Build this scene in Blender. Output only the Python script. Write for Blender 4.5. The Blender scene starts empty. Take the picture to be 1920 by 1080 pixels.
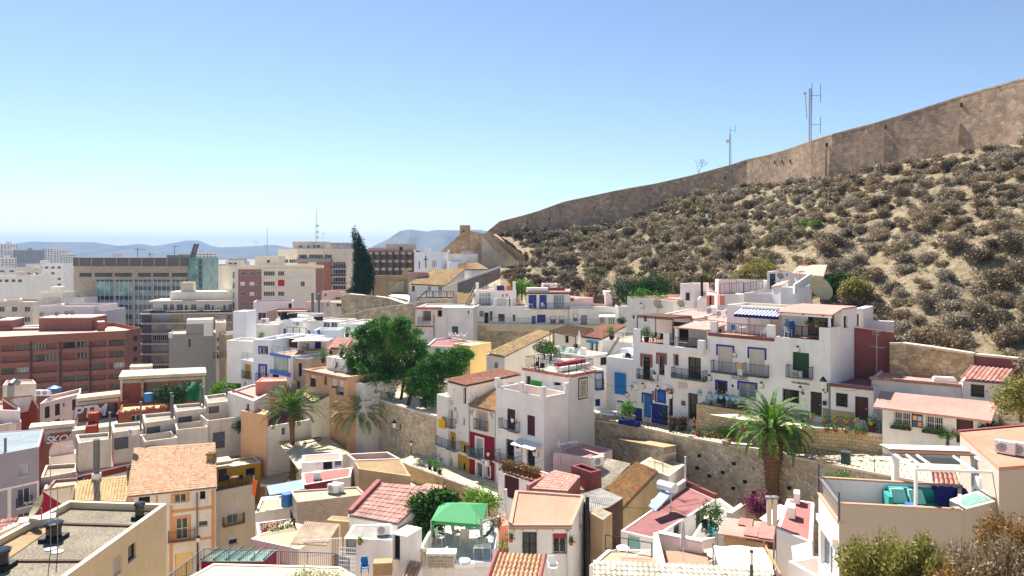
import bpy,math,random
from math import sin,cos,pi,atan2,hypot;import numpy as np;from mathutils import Vector as V,Matrix;random.seed(7);RNG=np.random.default_rng(7);SC=bpy.context.scene;COL=SC.collection;F=1400.;CX=960.;HY=470.
def P(px,py,Y):return V(((px-CX)/F*Y,Y,(HY-py)/F*Y))
def PZ(px,py,z):Y=F*-z/(py-HY);return V(((px-CX)/F*Y,Y,z))
def zof(py,Y):return(HY-py)/F*Y
R_=math.radians;UZ=lambda z:V([0,0,z])
def lin(c):
 if isinstance(c,str):c=tuple((int(c[i:i+2],16)/255 for i in(0,2,4)))
 return tuple((x/12.92 if x<=.04045 else((x+.055)/1.055)**2.4 for x in c))
class NT:
 def __init__(s,name):s.m=bpy.data.materials.new(name);s.m.use_nodes=True;s.t=s.m.node_tree;s.b=s.t.nodes['Principled BSDF'];s.geo=s.t.nodes.new('ShaderNodeNewGeometry')
 def n(s,ty,ins=None,**kw):
  nd=s.t.nodes.new('ShaderNode'+ty)
  for k,v in kw.items():setattr(nd,k,v)
  for k,v in(ins or{}).items():s.set(nd.inputs[k],v)
  return nd
 def set(s,sock,v):
  if hasattr(v,'is_output')or isinstance(v,bpy.types.NodeSocket):s.t.links.new(v,sock)
  else:
   if sock.type=='RGBA' and len(v)==3:v=(*v,1)
   sock.default_value=v
 def pos(s,sc=(1,1,1)):return s.n('Mapping',{'Vector':s.geo.outputs['Position'],'Scale':sc}).outputs[0]
 def uv(s,sc=(1,1,1)):return s.n('Mapping',{'Vector':s.n('UVMap').outputs[0],'Scale':sc}).outputs[0]
 def noise(s,vec,scale,det=4,rough=.55):return s.n('TexNoise',{'Vector':vec,'Scale':scale,'Detail':det,'Roughness':rough}).outputs['Fac']
 def ramp(s,fac,stops,interp='LINEAR'):
  r=s.n('ValToRGB',{'Fac':fac});r.color_ramp.interpolation=interp;e=r.color_ramp.elements
  while len(e)<len(stops):e.new(.5)
  for el,(p,c)in zip(e,stops):el.position=p;el.color=(c,c,c,1)if isinstance(c,(int,float))else(*c[:3],1)
  return r.outputs['Color']
 def mix(s,fac,a,b,mode='MIX'):m=s.n('Mix',data_type='RGBA',blend_type=mode);s.set(m.inputs[0],fac);s.set(m.inputs[6],a);s.set(m.inputs[7],b);return m.outputs[2]
 def math(s,op,a,b=0.,c=None):
  m=s.n('Math',operation=op);s.set(m.inputs[0],a);s.set(m.inputs[1],b)
  if c is not None:s.set(m.inputs[2],c)
  return m.outputs[0]
 def bump(s,h,strength=.3,dist=.02):b=s.n('Bump',{'Height':h,'Strength':strength,'Distance':dist});s.set(s.b.inputs['Normal'],b.outputs[0])
 def base(s,c,rough=.9,spec=.25,metal=0.):s.set(s.b.inputs['Base Color'],c);s.b.inputs['Roughness'].default_value=rough;s.b.inputs['Specular IOR Level'].default_value=spec;s.b.inputs['Metallic'].default_value=metal;return s.m
M={}
def stucco(name,c,var=.07,stain=.35,sc=.5,rough=.92,patch=None,bump=.25):
 t=NT(name);c=lin(c);f=t.noise(t.pos(),sc,5,.65);col=t.mix(1.,c,t.ramp(f,[(.25,1-var*1.6),(.75,1+var*.6)]),'MULTIPLY')
 if stain:g=t.noise(t.pos((1.6,1.6,.16)),1.1,5,.7);g2=t.noise(t.pos(),.22,2);k=t.math('MULTIPLY',t.ramp(g,[(.5,0.),(.78,1.)]),t.ramp(g2,[(.35,.2),(.65,1.)]));col=t.mix(t.math('MULTIPLY',k,stain),col,tuple((x*.42+.01 for x in c)))
 if patch:pc,th=patch;p=t.noise(t.pos(),.8,6,.7);col=t.mix(t.ramp(p,[(th,0.),(th+.04,1.)]),col,lin(pc))
 if bump:t.bump(t.noise(t.pos(),9,4,.6),bump,.02)
 M[name]=t.base(col,rough,.2);return t.m
def flatroof(name,c,c2,rough=.85,sc=.35):t=NT(name);f=t.noise(t.pos(),sc,6,.7);f2=t.noise(t.pos(),3.2,4,.7);col=t.mix(t.ramp(f,[(.38,0.),(.66,1.)]),lin(c),lin(c2));col=t.mix(1.,col,t.ramp(f2,[(.25,.8),(.7,1.06)]),'MULTIPLY');M[name]=t.base(col,rough,.2);return t.m
def gravel(name,c,c2):t=NT(name);v=t.n('TexVoronoi',{'Vector':t.pos(),'Scale':14.}).outputs['Color'];col=t.mix(t.n('SeparateColor',{0:v}).outputs[0],lin(c),lin(c2));f=t.noise(t.pos(),.3,4);col=t.mix(1.,col,t.ramp(f,[(.3,.75),(.7,1.1)]),'MULTIPLY');t.bump(t.noise(t.pos(),18,2),.6,.03);M[name]=t.base(col,.95,.1)
def rubble(name,c1,c2,mortar,sx=2.2,sy=3.2,big=(.3,.75),edge=.06,bump=.5,vert=0.):
 t=NT(name);uv=t.uv((sx,sy,1));w=t.noise(t.uv(),1.7,3);uv=t.n('VectorMath',{0:uv,1:t.n('VectorMath',{0:t.n('TexNoise',{'Vector':t.uv(),'Scale':2.}).outputs['Color'],'Scale':.7},operation='SCALE').outputs[0]},operation='ADD').outputs[0];v=t.n('TexVoronoi',{'Vector':uv,'Scale':1.});e=t.n('TexVoronoi',{'Vector':uv,'Scale':1.},feature='DISTANCE_TO_EDGE').outputs['Distance'];sep=t.n('SeparateColor',{0:v.outputs['Color']});col=t.mix(sep.outputs[0],lin(c1),lin(c2));col=t.mix(1.,col,t.ramp(sep.outputs[1],[(0.,.72),(1.,1.15)]),'MULTIPLY');edge_f=t.ramp(e,[(edge*.4,1.),(edge*1.6,0.)]);col=t.mix(edge_f,col,lin(mortar));f=t.noise(t.uv(),.18,5,.65);col=t.mix(1.,col,t.ramp(f,[(big[0],.68),(big[1],1.12)]),'MULTIPLY')
 if vert:s=t.noise(t.uv((.5,.06,1)),1.,4,.7);col=t.mix(t.math('MULTIPLY',t.ramp(s,[(.5,0.),(.75,1.)]),vert),col,lin('4a443c'))
 col=t.mix(1.,col,t.ramp(t.noise(t.uv(),.9,6,.75),[(.32,.72),(.68,1.14)]),'MULTIPLY');t.bump(e,bump,.08);M[name]=t.base(col,.95,.15)
def ashlar(name,c1,c2,mortar,w=.55,h=.3,msz=.02,var=.5):t=NT(name);b=t.n('TexBrick',{'Vector':t.uv(),'Color1':lin(c1),'Color2':lin(c2),'Mortar':lin(mortar),'Scale':1.,'Mortar Size':msz,'Brick Width':w,'Row Height':h,'Bias':0.});f=t.noise(t.uv(),1.4,5,.7);col=t.mix(1.,b.outputs[0],t.ramp(f,[(.3,1-var*.5),(.7,1.08)]),'MULTIPLY');t.bump(b.outputs['Fac'],-.4,.03);M[name]=t.base(col,.93,.15)
def tiles(name,cols,dirt=.35,tw=.24,th=.36):t=NT(name);uv=t.uv((1/tw,1/th,1));fl=t.n('VectorMath',{0:uv},operation='FLOOR').outputs[0];wn=t.n('TexWhiteNoise',{'Vector':fl},noise_dimensions='2D').outputs['Value'];n=len(cols);col=t.ramp(wn,[(i/max(1,n-1),lin(c))for i,c in enumerate(cols)]);f=t.noise(t.pos(),.7,5,.7);col=t.mix(t.math('MULTIPLY',t.ramp(f,[(.45,0.),(.72,1.)]),dirt),col,lin('54483c'));M[name]=t.base(col,.85,.2)
def simple(name,c,rough=.6,metal=0.,spec=.4,var=0.):
 t=NT(name);col=lin(c)
 if var:f=t.noise(t.pos(),1.5,5,.7);col=t.mix(1.,col,t.ramp(f,[(.3,1-var),(.7,1+var*.4)]),'MULTIPLY')
 M[name]=t.base(col,rough,spec,metal)
def foliage(name,c1,c2,c3,sc=.6,trans=.25):t=NT(name);r=t.geo.outputs['Random Per Island'];col=t.ramp(r,[(0.,lin(c1)),(.5,lin(c2)),(1.,lin(c3))]);f=t.noise(t.n('TexCoord').outputs['Object'],sc,3);col=t.mix(1.,col,t.ramp(f,[(.3,.6),(.7,1.2)]),'MULTIPLY');t.base(col,.65,.25);t.b.inputs['Transmission Weight'].default_value=0;tr=t.n('BsdfTranslucent',{'Color':col});mx=t.n('MixShader',{0:trans,1:t.b.outputs[0],2:tr.outputs[0]});t.t.links.new(mx.outputs[0],t.t.nodes['Material Output'].inputs[0]);M[name]=t.m
def corrugated(name,c1,c2,p=.16,dirt=.4):t=NT(name);u=t.n('SeparateXYZ',{0:t.uv()}).outputs[0];s=t.math('SINE',t.math('MULTIPLY',u,6.2832/p));f=t.noise(t.pos(),.9,6,.72);col=t.mix(t.ramp(f,[(.38,0.),(.66,1.)]),lin(c1),lin(c2));col=t.mix(1.,col,t.ramp(t.math('MULTIPLY_ADD',s,.5,.5),[(0,.72),(1,1.08)]),'MULTIPLY');t.bump(s,.6,.04);M[name]=t.base(col,.75,.3)
stucco('white','f2eee8',stain=.4,var=.09);stucco('white_worn','e9e5e0',stain=.7,var=.14);stucco('white_peel','e8e3dc',stain=.5,patch=('a49a8c',.6));stucco('white_blue','e9eef4',stain=.2);stucco('white_pink','ebe3de',stain=.3);stucco('pinkish','dac4bc',stain=.4);stucco('lilac_white','e4dee1',stain=.3);stucco('cream','efe4d0',stain=.35);stucco('cream_pale','eee6d6',stain=.3);stucco('cream_worn','dccfc0',stain=.75,var=.14);stucco('yellow_cream','ecd093',stain=.3);stucco('yellow','b58d2e',stain=.35);stucco('peach','e3b489',stain=.3);stucco('peach_trim','d9a274',stain=.3);stucco('beige','c2b59f',stain=.35);stucco('beige_grey','b8ada0',stain=.12,var=.04);stucco('sand','e6d2a8',stain=.3);stucco('grey_wall','9a968f',stain=.35);stucco('grey_violet','a3a1ab',stain=.15);stucco('grey_dark','6c6763',stain=.4);stucco('concrete','b5aea2',stain=.6,var=.15);stucco('crimson','8f1f38',stain=.35);stucco('maroon','8a5450',stain=.4,var=.15)
stucco('red_brick_paint','93442f',stain=.35);stucco('salmon','d9917d',stain=.35);stucco('brown_plaster','b89f7a',stain=.6,var=.2);stucco('ochre_wall','bfa680',stain=.6,var=.2);stucco('mauve_wall','a88a86',stain=.4);stucco('pale_stone','d8cbb6',stain=.4);stucco('blue_paint','2456a8',stain=.2);stucco('blue_band','4f80c8',stain=.25);stucco('coping','ddd5c8',stain=.4);stucco('terracotta_coping','c49a84',stain=.3);stucco('navy_base','26307a',stain=.2);flatroof('roof_pink','c99a8e','c08c80');flatroof('roof_red','b0736c','a0625c');flatroof('roof_maroon','9c6c6a','8e5d5e');flatroof('roof_terra','c4917a','b9866e');flatroof('roof_cream','ddcfae','c3b496');flatroof('roof_beige','c2b196','a99878');flatroof('roof_white','e6e2da','d2cabd');flatroof('roof_grey','a7a39b','8b867d');flatroof('roof_yellow','dcc27f','c9b07a');flatroof('roof_brown','a58a66','8d7455');flatroof('roof_bluegrey','8d9aa0','7b878c')
flatroof('roof_darkred','842f36','93403f');flatroof('roof_salmon','cfa08e','d6ab98');gravel('gravel','a09684','6e665a');gravel('gravel_light','b9b0a0','847c6e');tiles('tile_orange',['c49a78','cea686','ba9070','d6b294','b2886a'],.2);tiles('tile_brown',['8f6a4c','a37b58','7b5a42','b48a62'],.5);tiles('tile_red',['a87864','b58470','9a6a56','c0927c'],.25);tiles('tile_pink',['c48e80','cf9a8c','b98476','d6a89a'],.2);tiles('tile_straw',['b89c70','c4a97c','aa8e64','9a815a'],.35);tiles('tile_pale',['cfc8b6','c8c0ac','bbb29e','d8d2c4'],.35);tiles('tile_yellow',['d0b684','d8c094','c4a878','ccb48a'],.25);tiles('tile_flat_red',['b0867a','ba9084','a4796e','c29a8e'],.3,.4,.55);tiles('tile_mossy',['b58a60','a38c64','c29a6c','8f7c58','bd7850'],.35);corrugated('tin_grey','a4a39d','7f7a70');corrugated('tin_rust','c0ab93','9b8268');corrugated('tin_pink','c98a80','b9776f');corrugated('tin_white','e8e4d8','cfc8b6',.5)
rubble('rubble_wall','eadabc','cdba9a','c2b294',2.8,4.);rubble('castle_stone','c4a78e','ac9580','b39b86',1.1,1.6,(.3,.7),.05,.35,.35);rubble('fort_stone','d6b896','c0a280','c8ac8a',1.6,2.4,(.3,.75),.05,.35);rubble('rubble_old','d0bfa2','aa987a','bfad90',1.6,2.6,(.32,.7),.1);rubble('terrace_stone','dcc8a2','c6ae86','a3906e',1.9,2.8,(.3,.75),.045,.5);ashlar('ashlar_stone','dcc8a0','c8b086','a08e6e',.5,.28,.022);ashlar('brick','a8543b','96492f','8e6f5c',.24,.08,.012,.4);ashlar('facade_stone','b8aa98','ab9d8a','9c8f7e',1.2,.5,.015,.3);ashlar('brick_far','9c6e5e','8e6050','936655',.5,.16,.01,.3);ashlar('brick_brown','a07a72','94706a','9c7a72',.5,.16,.01,.2);ashlar('brick_block','b3a191','a39282','c0b4a6',.4,.2,.02,.3);ashlar('paving','dcd2bd','cfc3aa','a79b85',.6,.4,.012,.35);simple('frame_white','e8e6e2',.5);simple('frame_dark','2b2724',.6);simple('frame_brown','4a2e22',.6);simple('iron','1d1e22',.55,0,.4)
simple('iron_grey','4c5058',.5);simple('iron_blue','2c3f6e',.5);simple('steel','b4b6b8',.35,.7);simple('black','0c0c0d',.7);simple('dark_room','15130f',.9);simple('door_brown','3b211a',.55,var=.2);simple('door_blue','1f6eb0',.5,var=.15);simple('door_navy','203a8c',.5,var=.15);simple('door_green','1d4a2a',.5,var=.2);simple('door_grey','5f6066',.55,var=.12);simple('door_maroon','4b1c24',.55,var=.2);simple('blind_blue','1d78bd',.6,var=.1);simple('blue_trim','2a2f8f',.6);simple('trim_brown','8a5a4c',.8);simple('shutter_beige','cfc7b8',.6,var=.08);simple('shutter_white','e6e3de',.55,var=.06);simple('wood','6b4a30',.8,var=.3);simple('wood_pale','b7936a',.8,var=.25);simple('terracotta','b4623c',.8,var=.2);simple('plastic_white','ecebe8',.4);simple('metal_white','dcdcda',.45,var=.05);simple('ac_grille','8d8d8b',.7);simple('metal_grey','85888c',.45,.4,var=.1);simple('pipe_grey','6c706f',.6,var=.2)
simple('mast_red','75655f',.6);simple('lamp_glass','e8e4d4',.25);simple('fabric_green','3f8f58',.8,var=.06);simple('fabric_white','efefec',.85);simple('fabric_cream','d9d0bd',.85,var=.08);simple('fabric_teal','2f9a94',.9,var=.1);simple('fabric_aqua','93d6c6',.9,var=.1);simple('fabric_navy','17266e',.9,var=.2);simple('fabric_blue','3f6fd6',.9);simple('fabric_yellow','e0ab12',.85);simple('fabric_red','b5303a',.85);simple('fabric_orange','e0681c',.8);simple('fabric_rose','b86a6c',.85);simple('fabric_lilac','b9a3b0',.85,var=.1);simple('purple','5a2a78',.8);simple('skin','b9815f',.6);simple('hair','1d1512',.7);simple('cloth_red','a8323c',.85);simple('cloth_dark','16171c',.9);simple('pot_blue','7db6dd',.5);simple('pot_black','1c1c1c',.6);simple('barrel_blue','1b6aa8',.45);simple('grass_panel','3fae32',.9,var=.3);simple('antenna','9a9a98',.4,.5);simple('dish','b8ad88',.6,var=.2);simple('tarp','b4ab93',.85,var=.15)
simple('rust','5a4033',.9,var=.3);simple('bin_green','2a4a3c',.55);simple('cane','5f3a26',.9,var=.3);simple('panel_blue','9fb3c8',.15,0,.6);simple('net_green','1f7a4a',.9,var=.25);simple('graffiti_white','d9d6d8',.8);simple('graffiti_dark','1b1a22',.8);simple('graffiti_magenta','7a2a55',.8)
def glass(name,c,rough=.08):t=NT(name);f=t.noise(t.pos((1,1,1)),.35,2);col=t.mix(1.,lin(c),t.ramp(f,[(.3,.6),(.7,1.5)]),'MULTIPLY');M[name]=t.base(col,rough,.6)
glass('glass','2b3138');glass('glass_dark','14171b');glass('glass_pale','8f9ca0');glass('glass_blue','27445a');glass('glass_teal','5c8a8c');glass('glass_green','7fa39a');glass('glass_spandrel','1e3a4c');foliage('leaf_tree','24540f','3a7520','5f9a30',.5);foliage('leaf_tree_dark','13300f','1e4a16','356b22',.5);foliage('leaf_cypress','1a3020','26422c','365838',.8,.1);foliage('leaf_round','4a7a18','67992a','84b53c',.8);foliage('leaf_palm','2f5418','4f7a2a','8a9c48',.4);foliage('leaf_palm_dry','6f8a50','98b074','c0c898',.4);foliage('leaf_canary','2f5c1a','5c8c2c','a0b850',.4);foliage('scrub_grey','938774','a89b86','baae98',1.,.15);foliage('scrub_brown','84745c','9e8c72','b6a488',1.,.15);foliage('scrub_dark','50483a','6c604c','887860',1.,.15);foliage('scrub_olive','6f6a48','8c8458','a69c6e',1.,.2);foliage('scrub_green','47652c','688438','8ea44c',1.,.25);foliage('bush_front','62662c','908c46','b4aa62',1.5,.25)
foliage('bush_dry','7d6f58','a08f73','b8a88a',1.5,.2);foliage('bush_rust','6b5234','94733f','b38e55',1.5,.2);foliage('leaf_fig','1d3f12','33641d','5f9237',1.,.25);foliage('leaf_pot','2f5a1c','4f8a2c','7fb040',2.,.25);foliage('leaf_flower','9aa57a','c9cba0','e6e3c4',2.,.2);foliage('leaf_bougain','5a1848','7d2263','9a3a4a',1.5,.25);foliage('leaf_rust','6a4a20','8d6a2c','a88a3a',2.,.2);foliage('leaf_agave','5c8a3a','86a850','b3c468',1.,.2);simple('bark','5b4a3a',.95,var=.3);simple('bark_palm','7a5c3f',.95,var=.35);ORG={}
class MB:
 def __init__(s):s.v=[];s.f=[];s.m=[];s.uv={}
 def add(s,pts,mi=0,uv=None):
  i=len(s.v);s.v.extend([tuple(p)for p in pts]);s.f.append(tuple(range(i,i+len(pts))));s.m.append(mi)
  if uv:s.uv[len(s.f)-1]=uv
 def hexa(s,b,t,mi=0,bottom=True):
  n=len(b);a=sum((b[i][0]*b[(i+1)%n][1]-b[(i+1)%n][0]*b[i][1]for i in range(n)))
  if a<0:b=list(b)[::-1];t=list(t)[::-1]
  for i in range(n):j=(i+1)%n;s.add([b[i],b[j],t[j],t[i]],mi)
  s.add(list(t),mi)
  if bottom:s.add(list(b)[::-1],mi)
 def box(s,o,d,u0,u1,w0,w1,z0,z1,mi=0):n=V((d[1],-d[0],0));d=V((d[0],d[1],0));o=V((o[0],o[1],0));q=[o+d*u+n*w for u,w in((u0,w0),(u1,w0),(u1,w1),(u0,w1))];s.hexa([V((p.x,p.y,z0))for p in q],[V((p.x,p.y,z1))for p in q],mi)
 def cbox(s,c,sx,sy,sz,rz=0,mi=0):d=(cos(rz),sin(rz));s.box(c,d,-sx/2,sx/2,-sy/2,sy/2,c[2],c[2]+sz,mi)
 def bar(s,p,q,r=.02,mi=0,n=4,r2=None):
  p=V(p);q=V(q);r2=r if r2 is None else r2;a=q-p
  if a.length<1e-06:return
  a.normalize();h=V((0,0,1))if abs(a.z)<.9 else V((1,0,0));x=a.cross(h).normalized();y=a.cross(x);A=[p+(x*cos(t)+y*sin(t))*r for t in[2*pi*(k+.5)/n for k in range(n)]];B=[q+(x*cos(t)+y*sin(t))*r2 for t in[2*pi*(k+.5)/n for k in range(n)]]
  for k in range(n):j=(k+1)%n;s.add([A[k],B[k],B[j],A[j]],mi)
  s.add(A[::1],mi);s.add(B[::-1],mi)
 def path(s,pts,r=.02,mi=0,n=5):
  for a,b in zip(pts,pts[1:]):s.bar(a,b,r,mi,n)
 def lathe(s,c,prof,n=12,mi=0,caps=True):
  c=V(c);rings=[[c+V((cos(2*pi*k/n)*r,sin(2*pi*k/n)*r,z))for k in range(n)]for r,z in prof]
  for A,B in zip(rings,rings[1:]):
   for k in range(n):j=(k+1)%n;s.add([A[k],A[j],B[j],B[k]],mi)
  if caps:s.add(rings[0][::-1],mi);s.add(rings[-1],mi)
 def disc(s,c,n,r,thick=.03,mi=0,k=14):c=V(c);n=V(n).normalized();s.bar(c-n*thick/2,c+n*thick/2,r,mi,k)
 def sheet(s,pts,th=.08,mi=0):pts=[V(p)for p in pts];lo=[p-UZ(th)for p in pts];s.hexa(lo,pts,mi)
 def build(s,name,mats,parent=None,smooth=False,org=None):
  if isinstance(mats,str):mats=[mats]
  me=bpy.data.meshes.new(name);o0=ORG.get(parent,V((0,0,0)))if parent else org or V((0,0,0));vv=[(x-o0[0],y-o0[1],z-o0[2])for x,y,z in s.v];me.from_pydata(vv,[],s.f)
  for m in mats:me.materials.append(M[m])
  me.polygons.foreach_set('material_index',s.m)
  if smooth:me.polygons.foreach_set('use_smooth',[True]*len(s.f))
  uvl=me.uv_layers.new(name='UVMap');dat=[]
  for i,f in enumerate(s.f):
   if i in s.uv:dat.extend([c for p in s.uv[i]for c in p]);continue
   ps=[V(s.v[k])for k in f];n=V((0,0,0))
   for a in range(1,len(ps)-1):n+=(ps[a]-ps[0]).cross(ps[a+1]-ps[0])
   h=hypot(n.x,n.y)
   if abs(n.z)>h*1.2 or h<1e-09:
    for p in ps:dat.extend((p.x,p.y))
   else:
    tx,ty=(-n.y/h,n.x/h)
    for p in ps:dat.extend((p.x*tx+p.y*ty,p.z))
  uvl.data.foreach_set('uv',dat);me.update();o=bpy.data.objects.new(name,me);COL.objects.link(o)
  if parent:o.parent=parent
  else:o.location=o0
  ORG[o]=V(o0);return o
def tag(o,label=None,cat=None,group=None,kind=None):
 if label:o['label']=label
 if cat:o['category']=cat
 if group:o['group']=group
 if kind:o['kind']=kind
 return o
def thing(name,label,cat,loc,group=None):o=bpy.data.objects.new(name,None);COL.objects.link(o);o.location=loc;o.empty_display_size=.3;ORG[o]=V(loc);return tag(o,label,cat,group)
def copy_tree(o,loc=None,rz=0.,sc=None,label=None,group=None):
 c=o.copy();COL.objects.link(c)
 if loc is not None:c.location=loc
 c.rotation_euler=(0,0,rz)
 if sc:c.scale=(sc,)*3 if not isinstance(sc,(tuple,list))else sc
 if label:c['label']=label
 if group:c['group']=group
 def rec(a,b):
  for ch in a.children:d=ch.copy();COL.objects.link(d);d.parent=b;rec(ch,d)
 rec(o,c);return c
def nmesh(name,verts,faces,mats,uv=None,mi=None,smooth=False):
 me=bpy.data.meshes.new(name);nv=len(verts);nf=len(faces);k=faces.shape[1];me.vertices.add(nv);me.vertices.foreach_set('co',np.asarray(verts,dtype=np.float32).ravel());me.loops.add(nf*k);me.loops.foreach_set('vertex_index',faces.astype(np.int32).ravel());me.polygons.add(nf);me.polygons.foreach_set('loop_start',np.arange(0,nf*k,k,dtype=np.int32))
 if mi is not None:me.polygons.foreach_set('material_index',mi.astype(np.int32))
 me.polygons.foreach_set('use_smooth',np.full(nf,smooth))
 for m in[mats]if isinstance(mats,str)else mats:me.materials.append(M[m])
 if uv is not None:l=me.uv_layers.new(name='UVMap');l.data.foreach_set('uv',np.asarray(uv,dtype=np.float32)[faces.ravel()].ravel())
 me.update(calc_edges=True);me.validate();return me
def link(name,me,parent=None,loc=None):
 o=bpy.data.objects.new(name,me);COL.objects.link(o)
 if parent:o.parent=parent
 if loc is not None:o.location=loc
 ORG[o]=V(loc)if loc is not None else ORG.get(parent,V((0,0,0)));return o
def tile_sheet(name,quad,mat,parent,amp=.055,tw=.24,th=.36,res=6,thick=.08):
 o0=ORG.get(parent,V((0,0,0)));a,b,c,d=[np.array(V(p)-o0)for p in quad];W=max(np.linalg.norm(b-a),np.linalg.norm(c-d));L=max(np.linalg.norm(d-a),np.linalg.norm(c-b));nu=max(4,int(W/tw)*res);nr=max(2,int(round(L/th)));vs=[]
 for r in range(nr):vs+=[(r/nr,.03),((r+.97)/nr,0.)]
 vs+=[(1.,0.)];t=np.array([x for x,_ in vs]);dz=np.array([y for _,y in vs]);u=np.linspace(0,1,nu+1);U,T=np.meshgrid(u,t);n=np.cross(b-a,d-a);n=n/np.linalg.norm(n);n=n if n[2]>0 else-n;Pt=((1-U)*(1-T))[...,None]*a+(U*(1-T))[...,None]*b+(U*T)[...,None]*c+((1-U)*T)[...,None]*d;ph=U*W/tw;h=amp*(np.abs(np.cos(np.pi*ph))*2-1)+dz[:,None];rr=np.random.default_rng(int(W*1000)%9999);jit=rr.normal(0,.005,(len(t),int(W/tw)+2));h=h+jit[np.arange(len(t))[:,None],np.minimum(np.floor(ph+.5).astype(int),jit.shape[1]-1)];Pt=Pt+h[...,None]*n;nv,nuu=(len(t),nu+1);idx=np.arange(nv*nuu).reshape(nv,nuu);f=np.stack([idx[:-1,:-1],idx[:-1,1:],idx[1:,1:],idx[1:,:-1]],-1).reshape(-1,4);UV=np.stack([U*W+.5*tw,T*L],-1).reshape(-1,2);me=nmesh(name,Pt.reshape(-1,3),f,mat,UV);o=link(name,me,parent);mb=MB();q=[V(p)for p in quad];off=UZ(amp+.12);mb.sheet([p-off for p in q],thick);mb.build('eave_board',['coping'],o);return o
def rail_mb(mb,p,q,h=1.,step=.13,r=.012,post=1.6,top=.03,z0=.06,mi=0,style=None):
 p=V(p);q=V(q);L=(q-p).length;n=max(1,int(L/step));up=V((0,0,1));mb.bar(p+up*h,q+up*h,top,mi);mb.bar(p+up*z0,q+up*z0,r*1.4,mi)
 if style=='lattice':
  m=max(1,int(L/.42))
  for k in range(m):a=p.lerp(q,k/m);b=p.lerp(q,(k+1)/m);mb.bar(a+up*z0,b+up*h,r,mi);mb.bar(b+up*z0,a+up*h,r,mi)
 elif style=='scroll':
  for k in range(n+1):a=p.lerp(q,k/n);mb.bar(a+up*z0,a+up*h,r,mi)
  m=max(1,int(L/.16))
  for k in range(m):a=p.lerp(q,k/m);b=p.lerp(q,(k+1)/m);mb.bar(a+up*z0,b+up*h*.5,r*1.3,mi);mb.bar(b+up*z0,a+up*h*.5,r*1.3,mi)
 else:
  for k in range(n+1):a=p.lerp(q,k/n);mb.bar(a+up*z0,a+up*h,r,mi)
 m=max(1,int(round(L/post)))
 for k in range(m+1):a=p.lerp(q,k/m);mb.bar(a,a+up*(h+.02),r*1.9,mi)
def xy(v):return V((v.x,v.y,0))
def R2(A,B,D,Y=None):
 a=P(*A)if len(A)==3 else A
 if len(B)==3:b=P(*B)
 else:b=PZ(B[0],B[1],a.z)
 b=V((b.x,b.y,a.z));d=(b-a).normalized();n=V((-d.y,d.x,0))
 if n.dot(xy(a))<0:n=-n
 return[a,b,b+n*D,a+n*D]
def RC(px,py,Y,pxl,th,pxr=None,D=None,L=None):
 c=P(px,py,Y);t=R_(th);dl=V((-cos(t),sin(t),0));dr=V((sin(t),cos(t),0))
 def sol(d,pp):u=(pp-CX)/F;return(u*c.y-c.x)/(d.x-u*d.y)
 l=L if L else sol(dl,pxl);r=D if D else sol(dr,pxr);return[c+dl*l,c,c+dr*r,c+dl*l+dr*r]
def R3(A,C,B):c=P(*C);a=PZ(A[0],A[1],c.z)if len(A)==2 else P(*A);b=PZ(B[0],B[1],c.z)if len(B)==2 else P(*B);a.z=b.z=c.z;return[a,c,b,a+b-c]
def PG(pts,Y0=None,z=None):
 if z is None:z=zof(pts[0][1],Y0)
 return[PZ(x,y,z)for x,y in pts]
GD=dict(frame='frame_dark',glass='glass_'+'dark');KEYS=('w','dark','door','shut','grille','open')
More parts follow.
